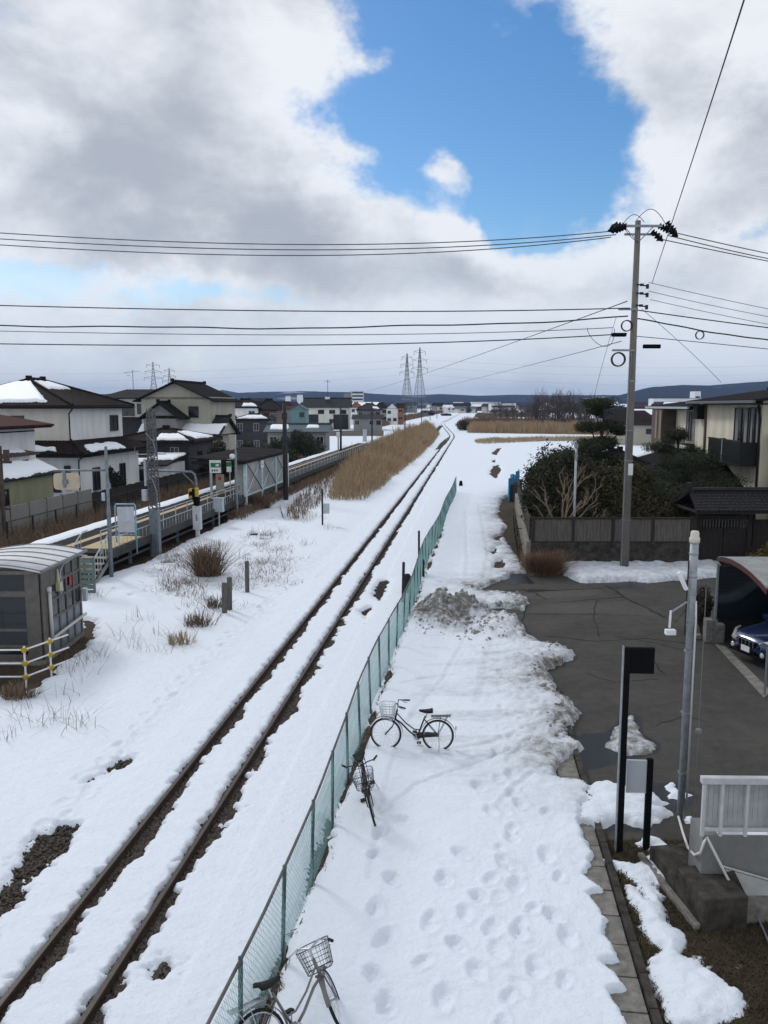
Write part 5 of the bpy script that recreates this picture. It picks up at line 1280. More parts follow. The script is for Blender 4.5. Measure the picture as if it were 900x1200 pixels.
midhouse('warehouse', 'low pale warehouse with teal roof carrying two snow patches', 308, 386, 506, 498, 118, 9, W_GREY, TEALR, 'gx', [('s', .06, .35, .3, .95), ('s', .62, .82, .5, .9)], 5)
midhouse('teal_house', 'narrow teal two-storey house behind the black mast', 339, 359, 480, 474, 205, 9, W_TEAL, TEALR, 'gy', None, 2)
midhouse('pale_house', 'pale narrow house between the black mast and the teal house', 327, 341, 480, 476, 215, 8, W_GREY, TILER, 'flat', None, 2)
m5 = midhouse('beige_black_house', 'large two-storey beige and black house with broad dark roof and antenna', 354, 411, 477.5, 466.5, 240, 12, W_CREAM, TILEG, 'gx', None, 4)
w5 = D(411, 477, 240).x - D(354, 477, 240).x
for a_, b_ in ((.7, w5 * .33), (w5 * .64, w5 - .8)): MB().bx(a_, b_, .42, .55, 0, 4.6).build('black_cladding', W_BLK, m5)
MB().bar((w5 * .5, 6, 9), (w5 * .5, 6, 15), .07, 5).bar((w5 * .5 - 1, 6, 14.4), (w5 * .5 + 1, 6, 14.4), .05, 4).build('antenna', DPOLE, m5); MB().box((w5 * .5, 4.5, 9.5), (1.4, 1.0, .7)).build('roof_vent', WHITE, m5)
midhouse('grey_hip_house', 'grey house with grey hipped roof right of the beige and black one', 417, 448, 480, 473, 235, 10, W_GREY, TILEG, 'hip', [('s', .68, .96, .1, .5)], 4)
midhouse('grey_lean_to', 'low grey lean-to building in front of the grey hipped house', 412, 450, 490, 486, 228, 5, W_GREY, TILEG, 'flat', None, 4)
midhouse('red_roof_house', 'house with small dull red roof behind the grey hipped house', 410, 424, 477, 472, 300, 8, W_WHITE, mat('dull_red_roof', (.17, .03, .025), .7, noise=(2, .3)), 'hip', None, 2)
midhouse('brown_roof_house', 'house with brown roof just left of the one with the orange wall', 438, 455, 478, 472, 310, 9, W_BEIGE, TILEB, 'hip', None, 2)
midhouse('orange_end_house', 'white gabled house with black sloping roof', 452, 467, 479, 472, 300, 9, W_WHITE, TILE, 'gy', None, 2)
midhouse('orange_house', 'small house with bright orange wall under a black roof', 465, 474, 477.5, 473.5, 302, 8, W_ORANGE, TILE, 'gx', None, 1)
# apartment block
a = D(403, 461, 760); b = D(426, 461, 760)
ap = thing('apartment_block', 'pale six-storey apartment block rising over the roofs on the left', 'apartment block', (a.x, 760, 0)); wA = b.x - a.x; zA = D(414, 458.5, 760).z
MB().bx(0, wA * .36, 0, 14, 0, zA - 2.2).build('wing', W_GREY, ap); MB().bx(wA * .36, wA, -2, 14, 0, zA).build('wall', wall_mat('apartment_wall', (.45, .44, .42)), ap)
for f_ in range(6):
    MB().bx(wA * .42, wA * .97, -2.6, -2.05, 1.5 + f_ * 3.1, 2.7 + f_ * 3.1).build('balcony', W_WHITE, ap); MB().bx(wA * .42, wA * .97, -2.06, -2.02, 2.75 + f_ * 3.1, 4.2 + f_ * 3.1).build('window', GLASS, ap)
for i, (px, pt, wpx, lab) in enumerate(((337, 464.5, 5, 'left of two pale far office towers above the black mast'), (351, 463, 6, 'right of two pale far office towers above the teal house'))):
    p = D(px, pt, 1400); o = thing('office_tower', lab, 'tower', (p.x, 1400, 0)); ww = wpx / F * 1400
    MB().bx(-ww / 2, ww / 2, 0, 12, 0, p.z).build('wall', W_WHITE, o)
    MB().bx(-ww / 2, ww / 2, 4, 8, p.z, p.z + 2).build('roof_box', W_GREY, o)
o = MB().bx(0, 15, 0, .25, 0, 1.3).bx(-.05, 15.05, -.05, .3, 1.3, 1.38).build('low_wall', CONC, None, loc=(D(375, 500, 190).x, 190, 0)); tag(o, 'low grey wall in front of the beige and black house', 'wall')
o = thing('blue_post', 'pale blue thick square post beside the platform end', 'post', G(427.5, 518)); MB().bx(-.4, .4, -.3, .3, -.2, 2.4).bx(-.5, .5, -.4, .4, 2.4, 2.5).build('post', PALEST, o, bevel=.05)
# ================================================================== VEGETATION KIT
def leaf_mat(name, c1, c2, rough=.75):
    m = bpy.data.materials.new(name); m.use_nodes = True; nt = m.node_tree; b = nt.nodes['Principled BSDF']; N = nt.nodes.new; L = nt.links.new
    tc = N('ShaderNodeTexCoord'); n = N('ShaderNodeTexNoise'); n.inputs['Scale'].default_value = 2.2; n.inputs['Detail'].default_value = 9; n.inputs['Roughness'].default_value = .8
    L(tc.outputs['Object'], n.inputs['Vector']); mr = N('ShaderNodeMapRange'); mr.inputs[1].default_value = .33; mr.inputs[2].default_value = .68; L(n.outputs['Fac'], mr.inputs[0])
    mx = N('ShaderNodeMix'); mx.data_type = 'RGBA'; mx.inputs[6].default_value = (*c1, 1); mx.inputs[7].default_value = (*c2, 1); L(mr.outputs[0], mx.inputs[0]); L(mx.outputs[2], b.inputs['Base Color'])
    b.inputs['Roughness'].default_value = rough; b.inputs['Specular IOR Level'].default_value = .2
    return m
LEAF = leaf_mat('evergreen_leaf', (.022, .026, .015), (.052, .048, .026)); PINE = leaf_mat('pine_needle', (.018, .026, .014), (.048, .052, .024)); BROWNL = leaf_mat('bronze_leaf', (.045, .035, .02), (.075, .06, .03))
OLIVE = leaf_mat('olive_leaf', (.030, .034, .014), (.085, .075, .032)); YELL = leaf_mat('yellow_green_leaf', (.10, .10, .03), (.16, .13, .04)); DEAD = leaf_mat('dead_leaf', (.12, .075, .05), (.24, .15, .10)); BARK = mat('bark', (.06, .05, .042), .9, noise=(9, .5), bump=(25, .8)); BARKP = mat('pale_bark', (.23, .18, .125), .85, noise=(7, .4), bump=(20, .5))
REEDM = leaf_mat('dry_reed', (.46, .345, .22), (.24, .17, .105), .9); REEDR = leaf_mat('russet_reed', (.24, .165, .11), (.10, .07, .05), .9); STRAW = leaf_mat('straw', (.40, .32, .20), (.27, .20, .12), .9); WEED = leaf_mat('dead_weed', (.17, .12, .08), (.08, .056, .04), .9)
def leaves(name, blobs, n, size, m, par=None, seed=0, flat=0.0, shell=.55, aspect=2.2):
    """leaf-sized quads through ellipsoids ((cx,cy,cz),(rx,ry,rz)); thinner inside, ragged outside"""
    rg = np.random.default_rng(seed); vol = np.array([b[1][0] * b[1][1] * b[1][2] for b in blobs]) ** .75; vol = vol / vol.sum()
    idx = rg.choice(len(blobs), n, p=vol); C_ = np.array([b[0] for b in blobs])[idx]; R_ = np.array([b[1] for b in blobs])[idx]
    d = rg.normal(size=(n, 3)); d /= np.linalg.norm(d, axis=1)[:, None]
    rad = (shell + (1 - shell) * rg.random(n)) ** .7
    lump = .82 + .30 * fbm(d[:, 0] * 2.6 + idx * 3.1, d[:, 1] * 2.6 + d[:, 2] * 2.6, seed + 7, 3) + .10 * rg.normal(size=n)
    P = C_ + d * R_ * (rad * lump)[:, None]
    a = rg.normal(size=(n, 3)); a /= np.linalg.norm(a, axis=1)[:, None]
    nn = d * .9 + rg.normal(size=(n, 3)) * .8; nn[:, 2] += flat
    b = np.cross(nn, a); b /= np.linalg.norm(b, axis=1)[:, None] + 1e-9; a = np.cross(b, nn); a /= np.linalg.norm(a, axis=1)[:, None] + 1e-9
    s = size * rg.uniform(.55, 1.4, n)[:, None]
    v = np.stack([P - a * s, P + b * s / aspect, P + a * s, P - b * s / aspect], 1).reshape(-1, 3)
    f = np.arange(n * 4).reshape(-1, 4)
    return npmesh(name, v, f, m, par)
def blades(name, pts, h, w, m, par=None, seed=0, lean=.22, bend=.25, plume=0):
    """upright dry blades, each two bent segments"""
    rg = np.random.default_rng(seed); n = len(pts); hh = np.asarray(h) * rg.uniform(.6, 1.15, n)
    a = rg.uniform(0, 2 * PI, n); dx = np.cos(a); dy = np.sin(a); b = a + PI / 2 + rg.normal(size=n) * .6; ln = np.abs(rg.normal(size=n)) * lean
    W = w * rg.uniform(.6, 1.3, n)
    def q(f, off, k):
        ex = ln * f + bend * ln * f * f * 2
        return np.stack([pts[:, 0] + np.cos(b) * ex * hh + dx * off * k, pts[:, 1] + np.sin(b) * ex * hh + dy * off * k, pts[:, 2] + hh * f * np.sqrt(np.maximum(.2, 1 - (ln * .8) ** 2))], 1)
    v = np.stack([q(-.05, W, -1), q(-.05, W, 1), q(.55, W, 1), q(.55, W, -1), q(1.0, W * (.3 + plume), 1), q(1.0, W * (.3 + plume), -1)], 1).reshape(-1, 3)
    o6 = (np.arange(n) * 6)[:, None]
    f = np.concatenate([o6 + np.array([[0, 1, 2, 3]]), o6 + np.array([[3, 2, 4, 5]])], 0)
    return npmesh(name, v, f, m, par)
def branch(mb, p, d, L, r, depth, rg, spread=.55, up=.15, kids=(2, 3), tw=.72):
    n = 4; pts = [p.copy()]; q = p.copy(); dd = d.copy()
    for i in range(n):
        dd = (dd + Vector((rg.gauss(0, .12), rg.gauss(0, .12), rg.gauss(0, .08) + up * .12))).normalized(); q = q + dd * (L / n); pts.append(q.copy())
    mb.tube(pts, [r * (1 - .45 * i / n) for i in range(n + 1)], 5 if r > .02 else 3, cap=False)
    if depth <= 0: return
    for k in range(rg.randint(*kids)):
        i = rg.randint(2, n); e = Vector((rg.gauss(0, 1), rg.gauss(0, 1), rg.gauss(0, .6))).normalized()
        nd = (dd + e * spread * 1.3 + Vector((0, 0, up))).normalized()
        branch(mb, pts[i], nd, L * tw * rg.uniform(.75, 1.1), r * .58, depth - 1, rg, spread, up, kids, tw)
def shrub(name, label, loc, blobs, n, size, m, seed, trunk=None, cat='shrub', group=None, flat=.0, part='crown'):
    o = thing(name, label, cat, loc, 0, group)
    leaves(part, blobs, n, size, m, o, seed, flat)
    core = MB()
    rg = random.Random(seed)
    for (c, r_) in blobs[:6]:
        branch(core, Vector((c[0] * .3, c[1] * .3, -.1)), (Vector(c) - Vector((c[0] * .3, c[1] * .3, -.1)) + Vector((.01, 0, .01))).normalized(), max(.3, Vector(c).length * .55), .05, 2, rg, .6)
    core.build('trunk', BARK, o)
    return o

# ================================================================== RIGHT: GARDEN WALL, GATE, HOUSE
cw0 = Vector((6.72, 36.0, 0))
gw = thing('garden_fence', 'grey board fence on a stained concrete base along the far side of the lot', 'fence', cw0)
WR = 7.35
MB().bx(0, WR, -.10, .10, -.3, 1.12).build('base_wall', CONCD, gw, bevel=.01)
mb = MB(); k = 0; x = .12
while x < WR - .2:
    w_ = rnd.uniform(.13, .17); mb.bx(x, x + w_ - .008, -.03 + rnd.uniform(-.006, .006), .0, 1.17, 2.18 + rnd.uniform(-.01, .01)); x += w_
mb.build('boards', WOODG, gw)
MB().bx(0, WR, -.07, .06, 2.19, 2.27).bx(0, WR, -.06, .05, 1.125, 1.17).build('rail', WOODD, gw)
fp1 = MB().bx(-.06, .06, -.075, .055, 1.1, 2.30).build('post', WOODD, gw)
for i in range(5):
    c = fp1 if i == 0 else fp1.copy()
    if i: COL.objects.link(c); c.parent = gw
    c.location = (.06 + i * (WR - .12) / 4, 0, 0)
sw = thing('side_wall', 'pale concrete block side wall running away from the fence corner, boards above', 'wall', Vector((6.62, 36.15, 0)), -.137)
for k in range(11): MB().bx(-.12, .10, k * 1.95, k * 1.95 + 1.93, -.3, 1.14 - .012 * k).build('block_panel', mat('pale_concrete', (.27, .25, .22), .9, noise=(4, .45), bump=(30, .4)), sw, bevel=.01)
mb = MB(); x = 0.1
while x < 21: mb.bx(.02, .05, x, x + .145, 1.16, 2.2); x += .15
mb.build('boards', WOODD, sw)
# the rickety rail beside it
rr_ = thing('wooden_rail', 'rickety dark wooden rail along the foot of the pale side wall', 'rail', Vector((6.35, 36.4, 0)), -.137)
mb = MB()
for k in range(8): mb.bar((-.1, k * 1.3, -.1), (-.15 + rnd.uniform(-.05, .05), k * 1.3, 1.0 + rnd.uniform(-.1, .1)), .03, 5)
mb.tube([(-.14, -.2 + i * 1.3, .9 + rnd.uniform(-.06, .06)) for i in range(9)], .028, 5).tube([(-.12, -.1 + i * 1.3, .5 + rnd.uniform(-.06, .06)) for i in range(9)], .022, 5); mb.bar((-.12, 2.6, .5), (.2, 2.7, .52), .02).bar((-.12, 5.2, .9), (.2, 5.3, .9), .02)
mb.build('rails', WOODD, rr_)
# blue sheeting and white crate at the far end of the side wall
g = G(597, 588); BLUE = mat('blue_sheet', (.04, .26, .50), .5, noise=(5, .4), bump=(5, .8))
o = thing('blue_sheeting', 'bright blue ribbed plastic sheeting standing at the far end of the side wall', 'sheeting', g, -.3)
for k in range(5): MB().grid(lambda u, v: (-.05 + .12 * math.sin(u * 9 + k), k * 1.1 + u * 1.05, v * (1.75 + .25 * math.sin(k * 2.1))), 10, 2).build('sheet', BLUE, o, solid=.03)
MB().bx(.1, .3, 0, 5, 0, 1.3).build('frame', WOODD, o)
g = G(603, 579); o = thing('plastic_crate', 'white plastic crate topped with snow beside the blue sheeting', 'crate', (g.x, g.y, 0), -.2)
mb = MB()
for z_ in (.1, .35, .6, .85, 1.1): mb.bx(-.5, .5, -.4, .4, z_, z_ + .06)
for x_ in (-.48, -.16, .16, .48): mb.bx(x_ - .03, x_ + .03, -.41, .41, .0, 1.16)
mb.build('lattice', WHITE, o); MB().grid(lambda u, v: (-.52 + 1.04 * u, -.42 + .84 * v, 1.16 + .22 * (math.sin(PI * u) * math.sin(PI * v)) ** .4), 10, 8).build('snow_cap', ROOFSNOW, o, smooth=True)
# gate
gt0 = Vector((14.15, 36.4, 0)); ga = thing('roofed_gate', 'dark timber gate with a small tiled roof at the end of the board fence', 'gate', gt0)
for x_ in (.25, 2.6): MB().bx(x_ - .1, x_ + .1, -.1, .1, -.2, 2.6).build('post', WOODD, ga)
MB().bx(.25, 2.6, -.05, .05, 2.15, 2.3).bx(.25, 2.6, .9, 1.0, 2.15, 2.3).build('beam', WOODD, ga)
mb = MB()
for k in range(16): mb.bx(.36 + k * .14, .36 + k * .14 + .05, -.02, .02, 1.75, 2.14)
mb.build('lattice', WOODG, ga); 
for x0_ in (.36, 1.45):
    mb = MB()
    for k in range(7): mb.bx(x0_ + k * .15, x0_ + k * .15 + .14, -.03, .02, .05, 1.72)
    mb.build('door', WOODD, ga)
zg, hg = 2.62, .74
rf = MB(); corr_quad(rf, (-.25, -1.0, zg), (4.3, -1.0, zg), (4.0, .55, zg + hg), (-.0, .55, zg + hg), per=.22, amp=.035); corr_quad(rf, (4.3, 2.0, zg), (-.25, 2.0, zg), (0, .55, zg + hg), (4.0, .55, zg + hg), per=.22, amp=.035)
TILEW = mat('glazed_grey_tile', (.026, .024, .027), .5, spec=.15, noise=(8, .6))
gr = rf.build('roof', TILEW, ga, solid=.08)
rw_ = MB()
for k in range(7):
    f = k / 7; rw_.bar((-.25 + .25 * f, -1.0 + 1.55 * f, zg + hg * f + .05), (4.3 - .3 * f, -1.0 + 1.55 * f, zg + hg * f + .05), .016, 4)
rw_.build('tile_rows', TILEW, gr)
MB().bar((-.05, .55, zg + hg + .07), (4.05, .55, zg + hg + .07), .12, 8).box((-.02, .55, zg + hg + .2), (.22, .28, .4)).box((4.0, .55, zg + hg + .2), (.22, .28, .4)).build('ridge', TILEW, gr)
MB().bx(-.2, 4.2, -.95, -.88, zg - .12, zg - .02).bx(-.18, -.1, -.9, 1.9, zg - .1, zg).build('eaves', WOODD, ga)
o = thing('gate_side_wall', 'dark board wall continuing right from the roofed gate', 'wall', Vector((17.0, 36.5, 0)));
mb = MB()
for k in range(30): mb.bx(k * .2, k * .2 + .19, 0, .04, 0, 2.1)
mb.build('boards', WOODD, o)
# cream house, west wall parallel to the railway
tW = 19.4; hr0 = T(tW, 40.2); hr = thing('cream_house', 'large cream rendered house with dark tiled roof, black balcony and stained wall', 'house', hr0, -TH)
W_R = wall_mat('cream_render', (.80, .735, .58), None, .35); EZ = 7.55
walls(0, 9, 0, 11.4, 0, EZ, W_R, hr); walls(.25, 9, 11.4, 23, 0, EZ - .3, W_R, hr)
window(hr, 'w', 3.0, 6.15, 2.1, 1.95, 0, FRAMEB, True); window(hr, 'w', 6.6, 6.1, 1.0, .1, 0) if False else None
window(hr, 'w', .95, 6.15, 1.25, 2.0, 0, FRAMEB, True)
BALC = mat('black_balcony', (.010, .011, .012), .5, noise=(7, .3))
bl = MB(); bl.bx(-.95, -.9, .25, 5.6, 4.35, 5.45).bx(-.95, -.0, .2, .25, 4.35, 5.45).bx(-.95, 0, 5.6, 5.65, 4.35, 5.45).bx(-.98, -.88, .18, 5.67, 5.45, 5.52).bx(-.98, 0, .15, 5.7, 4.25, 4.345)
for k in range(36): bl.bx(-.965, -.951, .32 + k * .148, .40 + k * .148, 4.38, 5.42)
bl.build('balcony', BALC, hr)
MB().bar((-1.0, 2.9, 4.3), (-1.0, 2.9, 5.5), .03).build('drain', PALEST, hr)
MB().tube([(-.12, .3, EZ - .1), (-.1, .25, EZ - .5), (-.08, .05, EZ - .9), (-.08, .05, .2)], .06, 6).build('downpipe', TRIM, hr); MB().bx(-.10, .0, 9.6, 9.85, 0, EZ - .1).build('downpipe', mat('brown_pipe', (.11, .075, .045), .6), hr)
MB().tube([(-.5, 11, EZ - .25), (-.3, 10.4, EZ - .8), (-.1, 9.9, EZ - .9)], .06, 6).build('gutter_pipe', TRIM, hr)
# second section windows
window(hr, 'w', 14.2, 5.9, 2.0, 2.0, .25, FRAMEW, True); bb_ = MB()
for k in range(9): bb_.bx(-.42, -.38, 13.0 + k * .3, 13.04 + k * .3, 4.75, 5.5)
bb_.bx(-.44, -.36, 12.95, 15.5, 5.5, 5.56).bx(-.44, .24, 12.95, 15.5, 4.68, 4.745).build('window_rail', DARK, hr)
sc_ = MB(); sc_.bx(-.75, .24, 18.2, 21.6, 4.5, 7.0)
sc_.build('shutter_box', mat('brown_shutter', (.085, .065, .05), .7, noise=(4, .4), stretch=(6, 6, .6)), hr)
MB().bx(-.80, -.76, 18.3, 18.9, 4.9, 6.9).bx(-.80, -.76, 19.6, 20.2, 4.9, 6.9).build('shutter_panel', mat('tan_panel', (.20, .16, .11), .7), hr)
corr_quad(MB(), (-.9, 11.0, EZ), (-.9, -1.5, EZ), (8.5, -1.5, EZ + 1.35), (8.5, 11.0, EZ + 1.35), per=.28, amp=.04).build('roof', TILE, hr, solid=.12)
corr_quad(MB(), (-.7, 24, EZ - .35), (-.7, 11.2, EZ - .35), (8.5, 11.2, EZ + .85), (8.5, 24, EZ + .85), per=.28, amp=.04).build('roof', TILE, hr, solid=.12)
MB().bx(-.98, -.86, -1.5, 11.0, EZ - .14, EZ - .0).build('gutter', mat('gutter_grey', (.11, .115, .12), .5), hr); MB().bx(-.80, -.66, 11.2, 24, EZ - .48, EZ - .34).build('gutter', PALEST, hr)
MB().bx(-.85, .0, -1.4, 10.9, EZ - .22, EZ - .15).bx(-.6, .25, 11.2, 23.8, EZ - .55, EZ - .5).bx(-.5, -.05, 9.95, 10.95, EZ - 1.1, EZ - .23).build('eaves', TRIM, hr)
MB().bar((8.5, -1.5, EZ + 1.45), (8.5, 24, EZ + 1.0), .2, 6).build('ridge', TILE, hr)
# first-floor lean-to roofs in the garden
corr_quad(MB(), (-4.0, 22.5, 3.1), (-4.0, 5.0, 3.1), (-.0, 5.0, 4.3), (-.0, 22.5, 4.3), per=.28, amp=.04).build('lower_roof', TILE, hr, solid=.12)
MB().bx(-3.2, -.0, 6.0, 22, 0, 3.2).build('lower_wall', W_DARK, hr); MB().bar((-4.0, 5.0, 3.2), (0, 5.0, 4.4), .13, 6).bar((-3.9, 5.2, 3.25), (-3.9, 22, 3.25), .09, 6).build('lower_ridge', TILE, hr)
corr_quad(MB(), (-2.7, 1.8, 2.9), (.0, 1.8, 2.9), (.0, 5.2, 3.9), (-2.2, 5.2, 3.9), per=.28, amp=.04).build('porch_roof', TILEB, hr, solid=.12); MB().bx(-2.3, 0, 2.2, 5, 0, 2.95).build('porch_wall', W_DARK, hr)
snow_slab((-4.0, 22.5, 3.1), (-4.0, 5.0, 3.1), (-.0, 5.0, 4.3), (-.0, 22.5, 4.3), 611, u0=.05, u1=.28, v0=.1, v1=.85, par=hr)
o = thing('metal_shed', 'blue-grey ribbed metal shed wall at the right edge beyond the gate', 'shed', T(tW + .4, 37.4), -TH); walls(0, 6, 0, 2.3, 0, 5.6, wall_mat('ribbed_metal', (.24, .28, .32), ('v', .16)), o); shed_roof((-.2, -.2, 5.62), (6.2, -.2, 5.62), (6.2, 2.4, 5.9), (-.2, 2.4, 5.9), TILEG, o)
o = thing('garden_house', 'dark tiled single-storey house behind the garden pines with snow on its eaves', 'house', T(12.2, 52), -TH)
walls(0, 5, 0, 6, 0, 2.6, W_DARK, o); hip_roof(-.8, 5.8, -.8, 6.8, 2.7, 1.5, TILE, o, 'x', 3.0, snow=[('s', .06, .46, .05, .6), ('s', .60, .97, .05, .35)])
# --- garden plants
g = G(640, 596); 
shrub('hedge_tree', 'big rounded dark evergreen bush at the fence corner behind the bare tree', Vector((9.0, 40.2, 0)), [((-.35, 0, 3.2), (1.75, 1.7, 2.3)), ((-.9, 1.0, 2.9), (1.3, 1.4, 2.1)), ((1.0, .2, 2.9), (1.6, 1.6, 2.1)), ((.2, -.7, 1.8), (2.0, 1.4, 1.7)), ((2.2, .6, 2.4), (1.4, 1.4, 2.0)), ((.1, .3, 4.2), (1.2, 1.2, 1.3))], 42000, .085, LEAF, 11, cat='bush')
shrub('evergreen_bush', 'dark green bush between the big rounded bush and the utility pole', Vector((11.6, 39.8, 0)), [((0, 0, 2.4), (1.5, 1.4, 2.1)), ((1.2, .5, 2.2), (1.4, 1.3, 2.0)), ((.3, -.7, 1.7), (1.7, 1.0, 1.6)), ((-.8, .5, 3.4), (1.1, 1.1, 1.1)), ((2.2, .0, 1.8), (1.3, 1.2, 1.7)), ((.9, .6, 3.9), (1.0, 1.0, .7))], 34000, .075, OLIVE, 12, cat='bush')
shrub('bronze_bush', 'brownish dome-shaped bush right of the utility pole behind the fence', Vector((13.4, 38.6, 0)), [((0, 0, 1.6), (1.7, 1.2, 1.7)), ((.9, .3, 2.1), (1.1, 1.0, 1.2)), ((-1.0, .1, 1.5), (1.1, 1.0, 1.5)), ((2.0, .2, 1.5), (1.2, 1.0, 1.5))], 20000, .075, BROWNL, 13, cat='bush')
shrub('evergreen_bush', 'dark bush mass behind the pole, left of the spreading pine', Vector((13.6, 42.6, 0)), [((0, 0, 2.2), (1.6, 1.3, 2.0)), ((1.3, .2, 1.9), (1.4, 1.2, 1.8)), ((-1.2, .2, 2.5), (1.2, 1.1, 1.6)), ((2.4, .2, 1.5), (1.2, 1.1, 1.5))], 26000, .085, LEAF, 25, cat='bush')
# bare branching tree before the hedge
bt = thing('bare_tree', 'bare pale-barked spreading tree in front of the big rounded bush', 'tree', Vector((8.35, 37.2, 1.0)))
rg5 = random.Random(21); tb = MB(); tb.tube([(0, 0, -1.2), (0, 0, .2), (.03, 0, .5)], [.12, .10, .09], 7)
for dx, dz, L in ((-.9, .55, 1.7), (-.45, .9, 1.9), (.1, 1.0, 1.9), (.5, .85, 1.8), (1.0, .45, 1.6), (-1.1, .25, 1.2), (.75, .6, 1.5), (-.2, .8, 1.6)):
    branch(tb, Vector((0, 0, .35)), Vector((dx, rg5.uniform(-.5, .15), dz)).normalized(), L, .066, 4, rg5, .5, .25, (2, 3), .62)
tb.build('branches', BARKP, bt, smooth=True)
def pine(name, label, loc, h, pads, seed, group=None, npad=2600, lean=0):
    o = thing(name, label, 'pine tree', loc, 0, group); rg = random.Random(seed)
    tp = [Vector((0, 0, -.2))]; 
    for k in range(1, 9): tp.append(Vector((lean * k / 8 + .14 * math.sin(k * 1.3 + seed), .12 * math.cos(k * 1.7 + seed), h * k / 8)))
    tk = MB(); tk.tube(tp, [.17 - .015 * k for k in range(9)], 8); blobs = []
    for (dx, dy, z, r, t) in pads:
        i = min(8, max(1, int(z / h * 8))); q = Vector((dx, dy, z)); tk.tube([tp[i - 1], tp[i - 1].lerp(q, .5) + Vector((0, 0, .1)), q - Vector((0, 0, t * .4))], [.06, .045, .02], 5)
        for k in range(4): blobs.append(((dx + rg.uniform(-.5, .5) * r, dy + rg.uniform(-.5, .5) * r, z + rg.uniform(-.2, .2) * t), (r * rg.uniform(.7, 1.05), r * rg.uniform(.7, 1.05), t * rg.uniform(1.2, 1.9))))
    tk.build('trunk', BARK, o, smooth=True); leaves('crown', blobs, int(npad * 2.0) * len(pads), .085, PINE, o, seed, .9, .35, 5.0)
    return o
pp = D(703, 540, 45)
pine('garden_pine', 'tall cloud-pruned pine with flat layered foliage left of the utility pole', Vector((pp.x, 45, 0)), 7.3, [(0, 0, 7.40, 1.0, .26), (-.3, .2, 6.95, .5, .2), (-.55, .1, 6.15, .75, .26), (.6, -.1, 6.2, .75, .24), (1.2, .2, 5.9, .6, .22), (-.5, -.2, 5.15, 1.0, .28), (.5, .2, 5.2, 1.0, .30), (-.9, .2, 4.4, 1.1, .32), (.9, .2, 4.3, 1.1, .32), (1.3, -.2, 3.6, 1.2, .32), (-.2, -.4, 3.0, 1.3, .35), (1.6, .5, 2.5, 1.2, .4)], 5, npad=2300)
pine('garden_pine', 'shorter layered pine whose top peeks over the big rounded bush', Vector((11.2, 44, 0)), 4.9, [(0, 0, 4.9, .7, .3), (-.6, .1, 4.3, .8, .28), (.7, 0, 4.0, .8, .3), (.1, -.2, 3.3, 1.2, .35), (-.8, 0, 2.6, 1.1, .4)], 8, npad=1900)
pine('garden_pine', 'spreading pine with rounded pads between utility pole and cream house', Vector((16.2, 42.0, 0)), 4.0, [(.2, 0, 4.4, 1.5, .42), (-1.4, -.2, 3.7, 1.3, .40), (1.2, -.4, 3.4, 1.4, .42), (-.4, -.6, 2.8, 1.9, .52), (-2.2, .2, 2.8, 1.4, .5), (1.6, .2, 2.4, 1.4, .5), (-1.2, .4, 2.0, 1.8, .6)], 14, npad=2200)
pine('garden_pine', 'low wide pine right behind the fence between the pole and the gate', Vector((14.9, 39.6, 0)), 2.9, [(-.9, 0, 3.0, 1.4, .42), (.6, -.1, 2.7, 1.5, .44), (1.6, .2, 3.2, 1.1, .36), (-.2, -.3, 2.1, 1.8, .55), (1.2, -.3, 1.9, 1.3, .5)], 17, npad=2200)
pine('garden_pine', 'small pine with a sloping top beside the brown shutters of the cream house', Vector((17.6, 48.0, 0)), 5.4, [(0, 0, 5.6, .9, .3), (-1.2, 0, 4.8, .9, .3), (.8, -.3, 4.5, 1.0, .35), (-.3, -.3, 3.8, 1.3, .4)], 19, npad=1900)
shrub('clipped_shrub', 'small dark rounded shrub half buried in the snowbank by the fence', G(768, 661), [((0, 0, .25), (.45, .4, .45))], 2500, .05, BROWNL, 23, cat='shrub')
o = thing('dead_shrub', 'reddish brown dead twiggy shrub at the foot of the fence corner', 'shrub', G(637, 672)); 
rg9 = np.random.default_rng(9); n = 1300; a = rg9.uniform(0, 2 * PI, n); r_ = np.sqrt(rg9.random(n))
blades('stems', np.stack([r_ * np.cos(a) * .75, r_ * np.sin(a) * .5, np.zeros(n)], 1), 1.0, .009, DEAD, o, 9, .5, .5)
shrub('yellow_shrub', 'yellowish green shrub beside the roofed gate at the right edge', Vector((17.2, 34.6, 0)), [((.3, 0, .9), (1.0, .7, .8)), ((-.6, .1, .5), (.8, .6, .5)), ((1.0, 0, .7), (.7, .6, .7))], 6000, .085, YELL, 31)
shrub('low_shrub', 'dark low shrub left of the yellowish one by the gate', Vector((15.7, 34.8, 0)), [((0, 0, .35), (.8, .5, .4)), ((.7, .1, .4), (.6, .5, .4))], 4000, .06, LEAF, 32)
shrub('yellow_shrub', 'yellowish leafy shrub under the carport edge beside the blue car', Vector((11.55, 24.6, 0)), [((.1, .3, 1.6), (.5, .5, .7)), ((.3, .5, 1.0), (.45, .45, .6))], 4200, .065, YELL, 33)
o = shrub('planter_shrub', 'dark clipped shrub in the brick planter left of the carport', Vector((10.2, 24.95, 0)), [((0, 0, .95), (.30, .38, .65)), ((.1, .4, .8), (.30, .38, .6))], 4200, .05, LEAF, 34)
o = thing('brick_planter', 'low planter of stacked concrete blocks at the carport post', 'planter', Vector((9.98, 24.15, 0)), -.1)
MB().bx(0, .22, 0, .35, 0, .72).bx(.25, .55, -.05, .25, 0, .60).bx(-.3, -.02, .3, .55, 0, .14).build('block', CONC, o, bevel=.02)
o = MB().bx(0, 2.6, 0, .06, 0, 1.5).build('board_screen', WOODD, None, loc=(10.45, 24.4, 0)); tag(o, 'dark board screen at the back side of the carport', 'screen')

